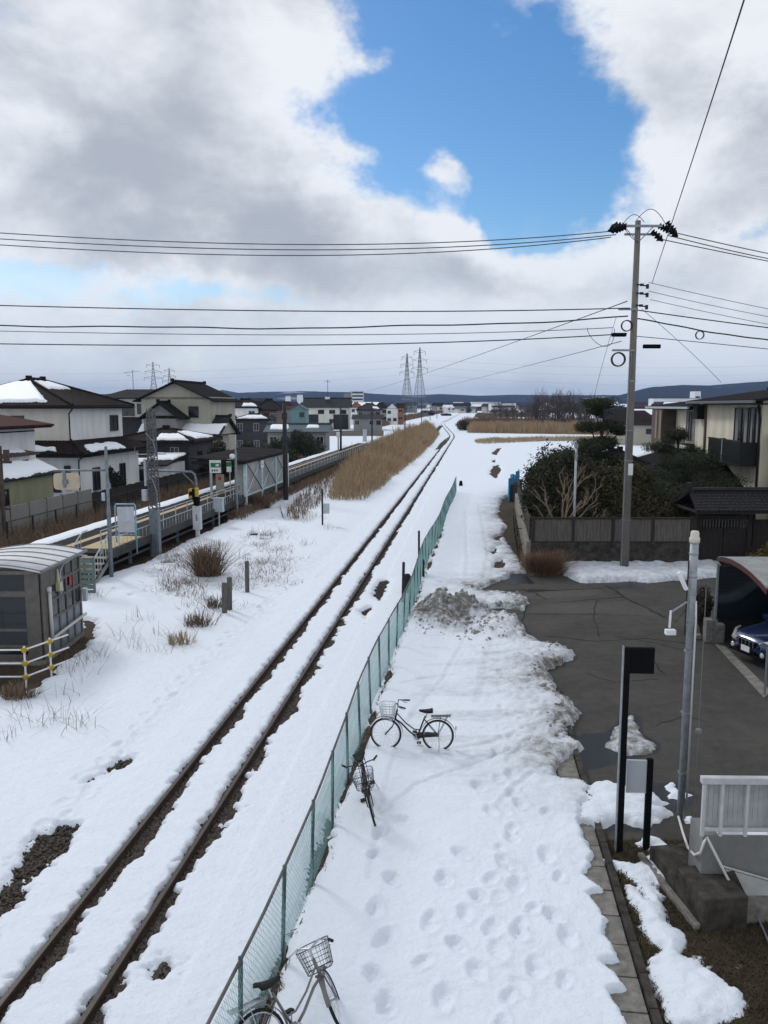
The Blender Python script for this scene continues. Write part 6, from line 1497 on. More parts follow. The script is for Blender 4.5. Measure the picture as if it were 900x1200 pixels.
# ================================================================== CARPORT AND CAR
cpt = thing('carport', 'carport with pale arched roof, red-brown edge and smoked side panel', 'carport', Vector((10.22, 21.0, 0)))
def ARZ(v): return float(np.interp(v, [0, .12, .3, .5, .7, .88, 1], [2.68, 2.76, 2.80, 2.77, 2.69, 2.55, 2.42]))
CPW = 5.6
MB().grid(lambda u, v: (u * CPW, 3.1 * (1 - v), ARZ(v)), 8, 18).build('roof', mat('carport_sheet', (.24, .25, .24), .5, noise=(2, .35)), cpt, smooth=True, solid=.03)
rb2 = MB()
for k in range(8): rb2.tube([(k * CPW / 7, 3.1 * (1 - v / 14), ARZ(v / 14) + .02) for v in range(15)], .022, 5)
rb2.build('roof_rib', mat('rib_grey', (.2, .2, .2), .5), cpt)
MB().grid(lambda u, v: (-.04 + .0 * u, 3.14 - 3.2 * u, ARZ(u) - .12 + .14 * v), 18, 1).build('edge_trim', mat('maroon_trim', (.075, .028, .025), .5), cpt, solid=.05)
for x_, y_ in ((.0, 3.1), (2.8, 3.1), (5.4, 3.1), (5.4, .0)): MB().bx(x_ - .03, x_ + .03, y_ - .03, y_ + .03, -.1, 2.5).build('post', STEEL, cpt)
SMOKE = mat('smoked_acrylic', (.010, .016, .022), .1, spec=.5)
MB().bx(.05, 5.4, 3.12, 3.14, .75, 2.42).build('side_panel', SMOKE, cpt)
g = G(896, 815); o = MB().bar((0, 0, -.1), (0, 0, 1.25), .03, 8).build('gate_post', STEEL, None, loc=(g.x, g.y, 0)); tag(o, 'short steel post at the near end of the carport kerb', 'post')
# blue SUV
CARB = mat('blue_car_paint', (.008, .025, .085), .28, .3, coat=.8, spec=.5)
car = thing('parked_car', 'dark blue car nosing out of the carport', 'car', Vector((10.32, 22.12, 0)), PI + .26)
def station(x, w, zs, zb, zt, wt):
    """cross-section (half): sill, mid, belt, shoulder, top"""
    return [(x, w * .90, zs), (x, w * .985, zs + .16), (x, w, (zs + zb) / 2), (x, w * .97, zb), (x, wt, zb + (zt - zb) * .55 if zt > zb + .15 else zb + .02), (x, wt * .86, zt), (x, 0, zt + .015)]
ST = [station(0.0, .55, .42, .62, .70, .45), station(-.06, .74, .30, .68, .78, .60), station(-.22, .84, .26, .74, .86, .70), station(-.55, .88, .26, .80, .93, .74), station(-1.0, .89, .26, .86, .99, .76), station(-1.25, .89, .26, .90, 1.05, .78),
      station(-1.75, .89, .26, .92, 1.48, .70), station(-2.2, .89, .26, .93, 1.66, .66), station(-3.2, .89, .26, .94, 1.68, .66), station(-3.9, .88, .26, .95, 1.62, .65), station(-4.3, .86, .28, .95, 1.20, .70), station(-4.45, .80, .34, .85, .96, .66)]
vs = []
for s_ in ST: vs += s_ + [(p[0], -p[1], p[2]) for p in reversed(s_[:-1])]
nn_ = 13; fs = []
for i in range(len(ST) - 1):
    for k in range(nn_ - 1): fs.append((i * nn_ + k, i * nn_ + k + 1, (i + 1) * nn_ + k + 1, (i + 1) * nn_ + k))
    fs.append((i * nn_ + nn_ - 1, i * nn_, (i + 1) * nn_, (i + 1) * nn_ + nn_ - 1))
fs.append(tuple(range(nn_))); fs.append(tuple((len(ST) - 1) * nn_ + k for k in reversed(range(nn_))))
MB().add(vs, fs).build('body', CARB, car, smooth=True, subsurf=2)
gl = MB()
for s_ in (-1, 1):
    y1, y2 = .865 * s_, .70 * s_
    gl.add([(-1.55, .80 * s_, 1.03), (-3.9, .80 * s_, 1.05), (-3.75, .70 * s_, 1.50), (-2.1, .70 * s_, 1.52)], [(0, 1, 2, 3)])
gl.add([(-1.28, -.66, 1.09), (-1.28, .66, 1.09), (-1.80, .58, 1.53), (-1.80, -.58, 1.53)], [(0, 1, 2, 3)])
gl.build('window', GLASS, car, solid=.02)
for x_ in (-.85, -3.5):
    for s_ in (-1, 1):
        w_ = MB().tube([(x_ + .27 * math.cos(a), s_ * .80, .34 + .27 * math.sin(a)) for a in [2 * PI * k / 28 for k in range(28)]], .085, 8, closed=True).build('wheel', RUBBER, car, smooth=True)
        rm_ = MB().tube([(x_ + .17 * math.cos(a), s_ * .86, .34 + .17 * math.sin(a)) for a in [2 * PI * k / 24 for k in range(24)]], .03, 6, closed=True)
        for k in range(5):
            a = 2 * PI * k / 5; rm_.bar((x_, s_ * .86, .34), (x_ + .19 * math.cos(a), s_ * .86, .34 + .19 * math.sin(a)), .028, 5)
        rm_.build('rim', CHROME, w_)
        MB().tube([(x_ + .36 * math.cos(a), s_ * .875, .34 + .36 * math.sin(a)) for a in [PI * k / 14 for k in range(15)]], .03, 5).build('wheel_arch', RUBBER, car, smooth=True)
HLG = mat('headlight_glass', (.55, .57, .58), .12, .3, noise=(18, .5), spec=.6)
for s_ in (-1, 1):
    MB().add([(.005, s_ * .40, .58), (-.06, s_ * .66, .60), (-.30, s_ * .82, .66), (-.48, s_ * .84, .84), (-.22, s_ * .70, .84), (-.02, s_ * .44, .72)], [(0, 1, 5), (1, 2, 4, 5), (2, 3, 4)]).build('headlight', HLG, car, solid=.05, smooth=False)
    MB().lathe([(.0, 0), (.075, 0), (.085, .02), (.06, .03), (0, .035)], n=14).xf(Matrix.Translation((-.03, s_ * .60, .40)) @ Matrix.Rotation(PI / 2, 4, 'Y')).build('fog_lamp', HLG, car, smooth=True)
    MB().box((-1.45, s_ * .98, 1.02), (.14, .22, .16)).build('mirror', CARB, car, bevel=.04)
gm = MB().bx(-.05, .045, -.36, .36, .54, .70); gm.build('grille', BLACKP, car, bevel=.02)
gm = MB()
for k in range(5): gm.bx(.0, .055, -.30 + k * .15 - .014, -.30 + k * .15 + .014, .545, .695)
gm.bx(.0, .06, -.34, .34, .69, .71).build('grille_bar', CHROME, car)
MB().bx(-.10, .035, -.70, .70, .26, .34).bx(-.02, .04, -.38, .38, .36, .46).build('bumper_insert', BLACKP, car, bevel=.02); MB().bx(.035, .055, -.17, .17, .37, .53).build('number_plate', WHITE, car)

# ================================================================== STAIR END, BOTTOM RIGHT
WP = mat('white_railing', (.50, .51, .53), .5, noise=(3, .25)); RC = mat('render_concrete', (.20, .20, .195), .85, noise=(1.3, .3), bump=(20, .2))
bs = thing('stair_balustrade', 'white slatted balustrade on a grey concrete parapet at the right edge', 'balustrade', Vector((4.62, 10.95, 0)), -.02)
MB().bx(-.05, 3.2, -.05, .05, 1.90, 2.0).bx(0, 3.2, -.03, .02, 1.17, 1.22).build('rail', WP, bs, bevel=.01)
for x_ in (0, .26, .62, .98, 1.36, 1.8, 2.2, 2.6): MB().bx(x_ - .022, x_ + .022, -.035, .015, 1.1, 1.90).build('post', WP, bs)
slm = MB(); x = .03
while x < 3.1: slm.bx(x, x + .062, .06, .075, 1.2, 1.90); x += .072
slm.build('slats', mat('grey_slats', (.40, .41, .43), .6, noise=(3, .25)), bs)
MB().bx(.02, 3.4, .0, .50, .30, 1.10).bx(.02, .35, .02, .48, -.2, .298).build('parapet', RC, bs)
MB().grid(lambda u, v: (.25 + 1.2 * u, .02 + .14 * v, 1.102 + .05 * math.sin(PI * v) * max(0, math.sin(u * 9)) ), 24, 4).build('snow_line', ROOFSNOW, bs, smooth=True)
sb_ = thing('stair_footing', 'massive dark stained concrete footing below the balustrade', 'footing', Vector((4.45, 10.32, 0)), .12)
MB().bx(.0, .66, 0, .84, -.2, .50).build('block', CONCD, sb_, bevel=.03); MB().bx(-.10, -.01, .05, 1.9, -.2, .10).build('ledge', CONC, sb_, bevel=.01); MB().bx(.67, 1.9, .10, .9, -.2, .22).build('face_slab', CONC, sb_)
MB().bx(.02, .64, .845, 1.75, -.2, .30).build('block', CONCD, sb_, bevel=.03)
s0 = D(850, 1018, 10.9); bm_ = thing('stair_stringer', 'white steel stair stringer with its lower flange crossing the bottom right corner', 'stringer', s0, 0)
q_ = [D(px, py, 10.9) - s0 for px, py in ((848, 1016), (960, 1049), (960, 1092), (872, 1053))]
MB().add(q_, [(0, 1, 2, 3)]).build('web', mat('white_steel', (.48, .49, .49), .5, noise=(2, .3)), bm_, solid=.05)
f_ = [D(px, py, 10.86) - s0 for px, py in ((866, 1051), (905, 1067), (960, 1093), (846, 1015), (960, 1048))]
MB().tube(f_[:3], .032, 6).build('flange', WP, bm_); MB().bar(f_[3], f_[4], .016, 6).build('flange', WP, bm_)
e_ = [D(px, py, 10.84) - s0 for px, py in ((852, 1022), (860, 1020), (874, 1048), (866, 1050))]; MB().add(e_, [(0, 1, 2, 3)]).build('rust_stain', mat('rust_stain', (.06, .045, .03), .9, noise=(14, .7)), bm_, solid=.008)
hp_ = [D(795, 957, 13.15), D(800, 975, 12.6), D(806, 993, 11.7), D(814, 1002, 11.1), D(821, 999, 10.9)] + [D(*p) for p in ((825, 987, 10.86), (828, 981, 10.86), (838, 1000, 10.84), (852, 1028, 10.80), (862, 1047, 10.80), (880, 1055, 10.80), (905, 1067, 10.80), (960, 1091, 10.8))]
o = MB().tube([p - hp_[0] for p in hp_], .020, 8).build('white_hose', mat('hose_white', (.60, .59, .56), .5), None, smooth=True, loc=hp_[0]); tag(o, 'white flexible conduit looping from the mast foot down over the footing', 'conduit')
a_, b_ = D(880, 1056, 10.78), G(908, 1120, .0); o = MB().bar((0, 0, 0), b_ - a_, .014, 6).build('brace_rod', STEEL, None, loc=a_); tag(o, 'thin steel rod slanting down from the stringer to the grass', 'rod')

# ================================================================== REEDS, WEEDS, GRASS
def in_poly(poly, n, seed):
    rg = np.random.default_rng(seed); P = np.array(poly); mn, mx = P.min(0), P.max(0); out = []
    tot = 0
    while tot < n:
        q = mn + (mx - mn) * rg.random((n, 2)); k = sdist(q[:, 0], q[:, 1], poly) < .4 * (rg.random(n) - .3)
        out.append(q[k]); tot += k.sum()
    q = np.concatenate(out)[:n]; return np.column_stack([q, np.zeros(n)])
def reed_field(name, label, l, n, h, w, m, seed, hvar=.35, **kw):
    p = in_poly(pxpoly(l), n, seed); tp_ = kw.pop('taper', 0); hh = h * (np.clip(.30 - sdist(p[:, 0], p[:, 1], pxpoly(l)) / tp_, .30, 1) if tp_ else 1) * (1 + hvar * fbm(p[:, 0] * .35, p[:, 1] * .2, seed, 3) + .5 * hvar * fbm(p[:, 0] * 1.3, p[:, 1] * 1.3, seed + 1, 2))
    o = blades(name, p, hh, w, m, None, seed, **kw); return tag(o, label, 'reeds', kind='stuff')
reed_field('reed_bed', 'tall dry tan reeds filling the wedge between platform and track', [(384, 583), (392, 589), (425, 588), (445, 574), (465, 557), (492, 535), (507, 520), (514, 510), (505, 502), (492, 505), (470, 513), (450, 523), (425, 540), (408, 555), (392, 568)], 42000, 1.95, .020, REEDM, 41, hvar=.95, plume=.5, taper=2.2)
reed_field('reed_bed', 'shorter brown reeds thinning towards the platform railing', [(330, 612), (350, 612), (378, 590), (388, 568), (415, 545), (450, 522), (480, 509), (478, 505), (440, 520), (400, 540), (365, 572), (345, 592)], 6500, .9, .018, REEDR, 43, hvar=.7)
reed_field('far_reeds', 'front band of golden reeds across the far snow field', [(548, 508), (900, 513), (980, 514), (980, 508), (900, 506), (700, 505), (552, 503)], 42000, 2.3, .05, REEDM, 45, hvar=.45, plume=.4, lean=.12)
reed_field('far_reeds', 'rear band of brown reeds behind the golden ones', [(540, 500), (700, 501), (980, 503), (980, 499.5), (700, 497.5), (545, 497)], 30000, 2.6, .08, REEDR, 46, hvar=.5, lean=.12)
reed_field('straw_stubble', 'pale short straw stubble in the snow before the far reeds', [(556, 518), (575, 515), (700, 513.5), (760, 514), (760, 519), (640, 518), (575, 521), (560, 521)], 9000, .7, .03, STRAW, 47)
reed_field('far_reeds', 'thin brown reed strip far along the right of the track', [(557, 489.5), (640, 489), (640, 486.5), (560, 487)], 9000, 2.0, .16, REEDR, 48, lean=.1)
reed_field('far_reeds', 'brown reeds lining the left of the far track', [(440, 503), (470, 495), (500, 488), (520, 484), (514, 483.5), (470, 491), (430, 500)], 12000, 2.0, .09, REEDR, 49, lean=.15)
# brown weeds under the chain mesh fence
rg = np.random.default_rng(51); n = 21000; yv = 28 + 80 * rg.random(n) ** 1.2; tv = rg.uniform(-19.6, -16.7, n)
k = fbm(tv * .8, yv * .5, 52, 3) > -.25; yv, tv = yv[k], tv[k]
o = blades('weed_strip', np.stack([CX(yv) + tv, yv, np.zeros(len(yv))], 1), .95, .016, REEDR, None, 53, .45, .5); tag(o, 'tangled russet weeds along the dark mesh fence', 'weeds', kind='stuff')
n = 5000; yv = 50 + 62 * rg.random(n); tv = rg.uniform(-10.4, -9.5, n)
o = blades('weed_strip', np.stack([CX(yv) + tv, yv, np.zeros(n)], 1), .8, .014, REEDR, None, 54, .45, .5); tag(o, 'dry brown weeds at the foot of the platform', 'weeds', kind='stuff')
# clods of dirty ice on the ploughed heap and along the edge of the lot
rg = np.random.default_rng(57); hx, hy = G2(522, 727)
cx_ = np.concatenate([hx + rg.normal(size=420) * .72, hx + .9 + rg.normal(size=220) * 1.0]); cy_ = np.concatenate([hy - .2 + rg.normal(size=420) * .7, hy - 1.2 + rg.normal(size=220) * .9])
BL = np.array(BARE_LOT[:22]); ii = rg.integers(0, 21, 260); ff = rg.random(260)[:, None]; ed = BL[ii] * (1 - ff) + BL[ii + 1] * ff + rg.normal(size=(260, 2)) * .2 - np.array([[.25, 0]])
cx_ = np.concatenate([cx_, ed[:, 0]]); cy_ = np.concatenate([cy_, ed[:, 1]])
dz, _ = snow_z(cx_, cy_); k = dz > -.03
CLOD = mat('dirty_ice', (.42, .41, .40), .8, noise=(5, .6), col2=(.10, .088, .075), bump=(20, .6))
szs = rg.random(k.sum()) ** 3
P_ = np.stack([cx_[k], cy_[k], np.maximum(dz[k], 0)], 1)
big = szs > .45
tag(stones('ice_clods', P_[~big], CLOD, .02, .06, 58), 'small grey clods of dirty ice on the ploughed heap and snow edge', 'ice clods', kind='stuff')
tag(stones('ice_lumps', P_[big], CLOD, .05, .12, 59), 'larger grey lumps of dirty ice on the ploughed heap', 'ice lumps', kind='stuff')
# the big russet clump
def clump(label, px, py, n, r, h, m, seed, name='grass_clump', lean=.3):
    rg = np.random.default_rng(seed); a = rg.uniform(0, 2 * PI, n); q = r * rg.random(n) ** .6
    o = thing(name, label, 'grass clump', G(px, py)); blades('stems', np.stack([q * np.cos(a), q * np.sin(a) * .7, np.full(n, .0)], 1), h, .011, m, o, seed, lean, .5); return o
clump('large russet grass clump standing in the snow by the stakes', 243, 678, 850, .58, 1.5, REEDR, 61, lean=.40)
clump('small brown tuft at the foot of the pair of stakes', 252, 716, 110, .35, .6, WEED, 62)
clump('brown tuft on the small snow ledge left of the stakes', 232, 738, 170, .50, .6, WEED, 63)
clump('straw coloured tuft on the low end of the snow ledge', 212, 758, 130, .45, .5, STRAW, 64)
clump('russet weeds at the corner of the pipe barrier', 22, 822, 260, .4, .45, REEDR, 65)
clump('brown weeds between two shelter footings', 305, 598, 900, .6, 1.2, REEDR, 66)
pts = []
rg = np.random.default_rng(71)
for px0, px1, py0, py1, n in ((180, 225, 650, 700, 260), (200, 245, 690, 730, 120), (275, 335, 625, 690, 420), (330, 372, 590, 615, 420), (110, 215, 690, 790, 110), (300, 350, 660, 690, 60), (0, 95, 825, 870, 90), (85, 190, 745, 800, 60), (355, 400, 610, 660, 60), (185, 215, 740, 770, 40), (60, 130, 785, 830, 24)):
    c = [(rg.uniform(px0, px1), rg.uniform(py0, py1)) for _ in range(max(3, n // 16))]
    for _ in range(n):
        q = c[rg.integers(len(c))]; p = G(q[0], q[1]); pts.append((p.x + rg.normal() * .22, p.y + rg.normal() * .25, .05))
o = blades('dry_weeds', np.array(pts), .5, .005, WEED, None, 72, .45, .7); tag(o, 'sparse dry weed stalks poking through the snow left of the track', 'weeds', kind='stuff')
pts = []
for px0, px1, py0, py1, n in ((180, 225, 650, 700, 700), (285, 340, 628, 690, 900), (215, 290, 660, 720, 500), (335, 372, 590, 615, 400)):
    c = [(rg.uniform(px0, px1), rg.uniform(py0, py1)) for _ in range(max(3, n // 25))]
    for _ in range(n):
        q = c[rg.integers(len(c))]; p = G(q[0], q[1]); pts.append((p.x + rg.normal() * .3, p.y + rg.normal() * .3, .03))
o = blades('matted_weeds', np.array(pts), .28, .010, REEDR, None, 73, .9, .8); tag(o, 'matted brown weeds flattened on the thin snow beside the stakes', 'weeds', kind='stuff')
# turf of the lawn
n = 42000; P_ = np.column_stack([rg.uniform(2.9, 7.0, n), rg.uniform(7.4, 12.7, n), np.zeros(n)]); P_ = P_[P_[:, 0] > 3.32 + .112 * (P_[:, 1] - 8.8)]; dz, _ = snow_z(P_[:, 0], P_[:, 1]); P_ = P_[dz < .03]
TURF = leaf_mat('winter_turf', (.085, .068, .040), (.04, .033, .02), .9)
o = blades('dormant_grass', P_, .055, .006, TURF, None, 75, .9, .8); tag(o, 'short brown dormant grass beside the paving slabs', 'grass', kind='stuff')
pts = []
for k in range(900):
    s_ = rg.uniform(2, 40); p = FP(s_); pts.append((p.x + rg.normal() * .10 + .06, p.y, .02))
o = blades('fence_weeds', np.array(pts), .11, .010, REEDR, None, 77, .8, .6); tag(o, 'brown dead leaves and weeds along the foot of the green fence', 'weeds', kind='stuff')
# trees left of the platform
for i, (t_, y_, h_, w_, m_, lab) in enumerate(((-22.5, 62, 2.8, 1.1, LEAF, 'dark conifer hedge beside the charcoal house wall'), (-17.6, 74, 4.2, 1.6, LEAF, 'dark evergreen tree right of the charcoal house'), (-17.2, 82, 3.6, 1.8, LEAF, 'dark evergreen behind the station sign'), (-16.8, 92, 3.4, 2.2, PINE, 'broad dark pine left of the shelter roof'), (-17.0, 104, 4.2, 2.6, PINE, 'dark pine in front of the low pavilion'), (-17.6, 112, 3.6, 2.4, LEAF, 'dark evergreen right of the pavilion pine'))):
    shrub('evergreen_tree', lab, T(t_ - .8, y_), [((0, 0, h_ * .55), (w_ * .8, w_ * .8, h_ * .4)), ((w_ * .6, .3, h_ * .4), (w_ * .7, w_ * .7, h_ * .38)), ((-w_ * .6, .2, h_ * .42), (w_ * .7, w_ * .7, h_ * .36)), ((.1, -.4, h_ * .8), (w_ * .5, w_ * .5, h_ * .25))], 6500, .11, m_, 80 + i, cat='tree')
# ================================================================== FAR DISTANCE
rgc = random.Random(5); TWIG = mat('twig_brown', (.075, .058, .050), .9, noise=(3, .3))
def bare_tree(label, x, y, h, seed, spread=.45, name='bare_tree', group=None, fine=4, r=None):
    o = thing(name, label, 'tree', (x, y, 0), 0, group); rg = random.Random(seed); mb = MB()
    r = r or h * .014
    tp = [Vector((rg.gauss(0, .02) * h * k / 5, 0, h * .62 * k / 5)) for k in range(6)]; MB().tube([Vector((0, 0, -.3))] + tp[1:], [r * 1.2] + [r * (1 - .12 * k) for k in range(5)], 5).build('trunk', TWIG, o)
    for k in range(16):
        i = rg.randint(1, 5); a = rg.uniform(0, 2 * PI); branch(mb, tp[i], Vector((math.cos(a) * spread, math.sin(a) * spread, .9)).normalized(), h * rg.uniform(.18, .32), r * .5, fine, rg, .42, .35, (2, 2), .72)
    mb.build('crown', TWIG, o); return o
COP = 'bare trees of the far copse behind the reeds'
for k in range(26):
    px = 627 + 62 * (k / 25) + rgc.uniform(-2, 2); Y = rgc.uniform(262, 300); x = D(px, 480, Y).x
    hh = (9.0 + 1.8 * math.sin((px - 622) / 68 * PI)) * rgc.uniform(.85, 1.12) * Y / 280
    bare_tree('leafless brown tree in the dense copse behind the reeds', x, Y, hh, 300 + k, group=COP, r=.20)
for k in range(16):
    px = 582 + 46 * (k / 15) + rgc.uniform(-2, 2); Y = rgc.uniform(330, 380); x = D(px, 480, Y).x
    bare_tree('low leafless thicket tree left of the dense copse', x, Y, rgc.uniform(5.5, 8.5), 400 + k, group='low thicket trees left of the copse', r=.22)
shrub('far_bush', 'round brown bush at the track end of the far reeds', Vector((D(542, 500, 232).x, 232, 0)), [((0, 0, 1.6), (2.2, 2, 1.8)), ((1.2, 0, 1.2), (1.6, 1.5, 1.3))], 5000, .14, BROWNL, 98, cat='bush')
# pylons
def pylon(label, px, ptop, Y, wbase, name='pylon', arms=3, m=None):
    p = D(px, ptop, Y); h = p.z; o = thing(name, label, 'pylon', (p.x, Y, 0), .35, 'high-voltage pylons'); mb = MB(); w0, w1 = wbase / 2, wbase * .10
    def wz(z): f = z / h; return w0 + (w1 * 1.3 - w0) * min(1, f / .62) if f < .62 else w1 * 1.3 + (.15 - w1 * 1.3) * (f - .62) / .38
    n = 14; zs = [h * (1 - (1 - k / n) ** 1.15) for k in range(n + 1)]; rr_ = Y * .00022
    for k in range(n):
        a, b = wz(zs[k]), wz(zs[k + 1])
        for sx, sy in ((1, 1), (1, -1), (-1, -1), (-1, 1)):
            mb.bar((sx * a, sy * a, zs[k]), (sx * b, sy * b, zs[k + 1]), rr_ * 1.4, 3)
            tx, ty = (-sy, sx); mb.bar((sx * a, sy * a, zs[k]), (tx * b, ty * b, zs[k + 1]), rr_ * .8, 3); mb.bar((tx * a, ty * a, zs[k]), (sx * b, sy * b, zs[k + 1]), rr_ * .8, 3)
    mb.build('lattice_tower', m or PYL, o); am = MB()
    for i in range(arms):
        z = h * (.68 + .12 * i); L = wbase * (.62 - .09 * i)
        for s_ in (-1, 1):
            am.bar((s_ * wz(z), 0, z), (s_ * L, 0, z + .02 * h), rr_, 3); am.bar((s_ * wz(z), 0, z + .045 * h), (s_ * L, 0, z + .02 * h), rr_, 3); am.bar((s_ * L, 0, z + .02 * h), (s_ * L, 0, z - .035 * h), rr_ * 1.3, 3)
    am.build('crossarm', m or PYL, o); return o
PYL = mat('pylon_steel', (.13, .14, .16), .6, .2)
pylon('left, slightly shorter pylon of the tall pair over the track', 477, 414, 560, 8.5); pylon('right, taller pylon of the tall pair over the track', 492, 407, 500, 8.5)
pylon('left, taller far pylon behind the white house roof', 179, 424, 620, 11); pylon('right, smaller far pylon beside the beige gable', 198, 431, 800, 11)
def span(label, a, b, r, sag=0):
    A, B = D(*a), D(*b); pts_ = [A.lerp(B, k / 24) - Vector((0, 0, sag * 4 * (k / 24) * (1 - k / 24))) for k in range(25)]
    tag(MB().tube([p - A for p in pts_], r, 3).build('transmission_line', mat('line_grey', (.22, .24, .27), .7), None, loc=A), label, 'power line', 'faint transmission lines between pylons')
for i, (a, b, lab) in enumerate((((-100, 436, 640), (479, 421, 560), 'faint top transmission line running left from the pylon pair'), ((-100, 444, 640), (479, 430, 560), 'faint middle transmission line running left from the pylon pair'), ((-100, 452, 640), (479, 439, 560), 'faint bottom transmission line running left from the pylon pair'), ((494, 421, 500), (1000, 423, 560), 'faint top transmission line running right behind the utility pole'), ((494, 430, 500), (1000, 433, 560), 'faint middle transmission line running right behind the utility pole'), ((494, 439, 500), (1000, 446, 560), 'faint bottom transmission line running right behind the utility pole'))):
    span(lab, a, b, .045, 5)
# hills
def ridge(name, prof, Y, dep, seed, m):
    xs_ = np.linspace(prof[0][0], prof[-1][0], 420); top = np.interp(xs_, [p[0] for p in prof], [p[1] for p in prof]); X = np.array([D(px, 475, Y).x for px in xs_]); Hh = (475 - top) / F * Y * 1.01 + 7.3
    nv = 26; V_ = []
    for j in range(nv):
        f = j / (nv - 1); prof_ = math.sin(min(1, f / .55) * PI / 2) ** 1.3 if f < .55 else 1 - .75 * ((f - .55) / .45)
        yv = Y - dep * .55 + dep * f; n_ = fbm(X / 260., np.full_like(X, f * 5), seed, 5) * .22 + fbm(X / 60., np.full_like(X, f * 12), seed + 3, 3) * .06
        V_.append(np.stack([X * yv / Y, np.full_like(X, yv), np.maximum(-2, Hh * prof_ * (1 + n_ * (.25 if abs(f - .55) < .1 else 1)) - 1.5)], 1))
    V_ = np.concatenate(V_); o = npmesh(name, V_, grid_faces(nv, len(xs_)), m, smooth=True); return tag(o, kind='structure')
def hill_mat():
    m = bpy.data.materials.new('forested_hill'); m.use_nodes = True; nt = m.node_tree; b = nt.nodes['Principled BSDF']; N = nt.nodes.new; L = nt.links.new
    tc = N('ShaderNodeTexCoord'); n = N('ShaderNodeTexNoise'); n.inputs['Scale'].default_value = .004; n.inputs['Detail'].default_value = 9; L(tc.outputs['Object'], n.inputs['Vector'])
    n2 = N('ShaderNodeTexNoise'); n2.inputs['Scale'].default_value = .05; n2.inputs['Detail'].default_value = 6; L(tc.outputs['Object'], n2.inputs['Vector'])
    mr = N('ShaderNodeMapRange'); mr.inputs[1].default_value = .62; mr.inputs[2].default_value = .68; L(n.outputs['Fac'], mr.inputs[0])
    mx = N('ShaderNodeMix'); mx.data_type = 'RGBA'; mx.inputs[6].default_value = (.012, .018, .024, 1); mx.inputs[7].default_value = (.034, .040, .046, 1); L(n2.outputs['Fac'], mx.inputs[0])
    m2 = N('ShaderNodeMix'); m2.data_type = 'RGBA'; m2.inputs[7].default_value = (.30, .32, .36, 1); L(mx.outputs[2], m2.inputs[6]); L(mr.outputs[0], m2.inputs[0])
    L(m2.outputs[2], b.inputs['Base Color']); b.inputs['Roughness'].default_value = 1; b.inputs['Specular IOR Level'].default_value = 0
    return m
HM = hill_mat()
ridge('hills', [(-500, 468), (-100, 464), (100, 462), (200, 461), (246, 459), (262, 457.5), (280, 460.5), (320, 459), (350, 458.5), (380, 459.5), (420, 460), (455, 462.5), (480, 463.5), (520, 462), (560, 463.5), (600, 462.5), (650, 463), (720, 463), (800, 465), (1000, 466), (1400, 468)], 3600, 1500, 201, HM)
ridge('hills', [(640, 474), (700, 467), (730, 462), (760, 455), (800, 451), (830, 452), (850, 450.5), (880, 448), (900, 447), (960, 449), (1050, 452), (1400, 460)], 2600, 900, 207, HM)
ridge('hills', [(-500, 470), (0, 470), (300, 469), (360, 470), (400, 471), (520, 472), (600, 471), (700, 471), (760, 470), (1400, 470)], 2100, 700, 211, HM)
# scattered far town
rgt = random.Random(77)
hp = []
cols = [W_WHITE, W_GREY, W_CREAM, W_BEIGE, W_BROWN]; rfs = [TILE, TILEG, TILEB, TEALR, TILER]
kinds = {}
def far_house(px, Y, w, h, wm, rm_, snowy):
    key = (wm.name, rm_.name, snowy)
    x = D(px, 476, Y).x
    if key not in kinds:
        o = thing('far_house', 'tiny far house in the town strung along the horizon', 'house', (x, Y, 0), rgt.uniform(-.5, .5), 'far town houses along the horizon')
        MB().bx(-.5, .5, -.4, .4, 0, .68).build('wall', wm, o); MB().add([(-.56, -.47, .66), (.56, -.47, .66), (.56, 0, 1.0), (-.56, 0, 1.0), (.56, .47, .66), (-.56, .47, .66)], [(0, 1, 2, 3), (3, 2, 4, 5), (0, 3, 5), (1, 4, 2)]).build('roof', ROOFSNOW if snowy else rm_, o)
        MB().bx(-.32, -.12, -.41, -.401, .38, .55).bx(.1, .32, -.41, -.401, .38, .55).build('window', GLASS, o)
        kinds[key] = o
    else:
        s_ = kinds[key]; o = s_.copy(); COL.objects.link(o)
        for ch in s_.children: c = ch.copy(); COL.objects.link(c); c.parent = o
        o.location = (x, Y, 0); o.rotation_euler = (0, 0, rgt.uniform(-.5, .5))
    o.scale = (w, w, h)
for k in range(150):
    px = rgt.choice([rgt.uniform(-60, 470), rgt.uniform(500, 780), rgt.uniform(240, 480), rgt.uniform(690, 800)]); Y = rgt.uniform(650, 1700)
    far_house(px, Y, rgt.uniform(10, 20), rgt.uniform(6, 11), rgt.choice(cols), rgt.choice(rfs), rgt.random() < .35)
for px, Y, w, h, wi, ri, sn in ((752, 150, 11, 5.6, 3, 2, False), (735, 210, 10, 6, 0, 0, False), (770, 230, 11, 6, 1, 0, True), (718, 260, 10, 6.2, 1, 0, False), (744, 290, 12, 6, 0, 0, True), (785, 300, 12, 7, 2, 0, False), (765, 340, 12, 7, 1, 1, False), (150, 170, 11, 7, 1, 0, False), (40, 160, 10, 7, 2, 0, True), (100, 140, 11, 6, 0, 0, False), (225, 190, 12, 6, 1, 0, False), (290, 260, 12, 8, 1, 1, False), (320, 330, 13, 9, 2, 0, False), (385, 380, 14, 9, 0, 2, False), (430, 420, 14, 9, 1, 0, True), (455, 460, 14, 8, 3, 1, False), (300, 420, 14, 11, 0, 1, False), (270, 340, 12, 9, 3, 2, True)):
    far_house(px, Y, w, h, cols[wi], rfs[ri], sn)
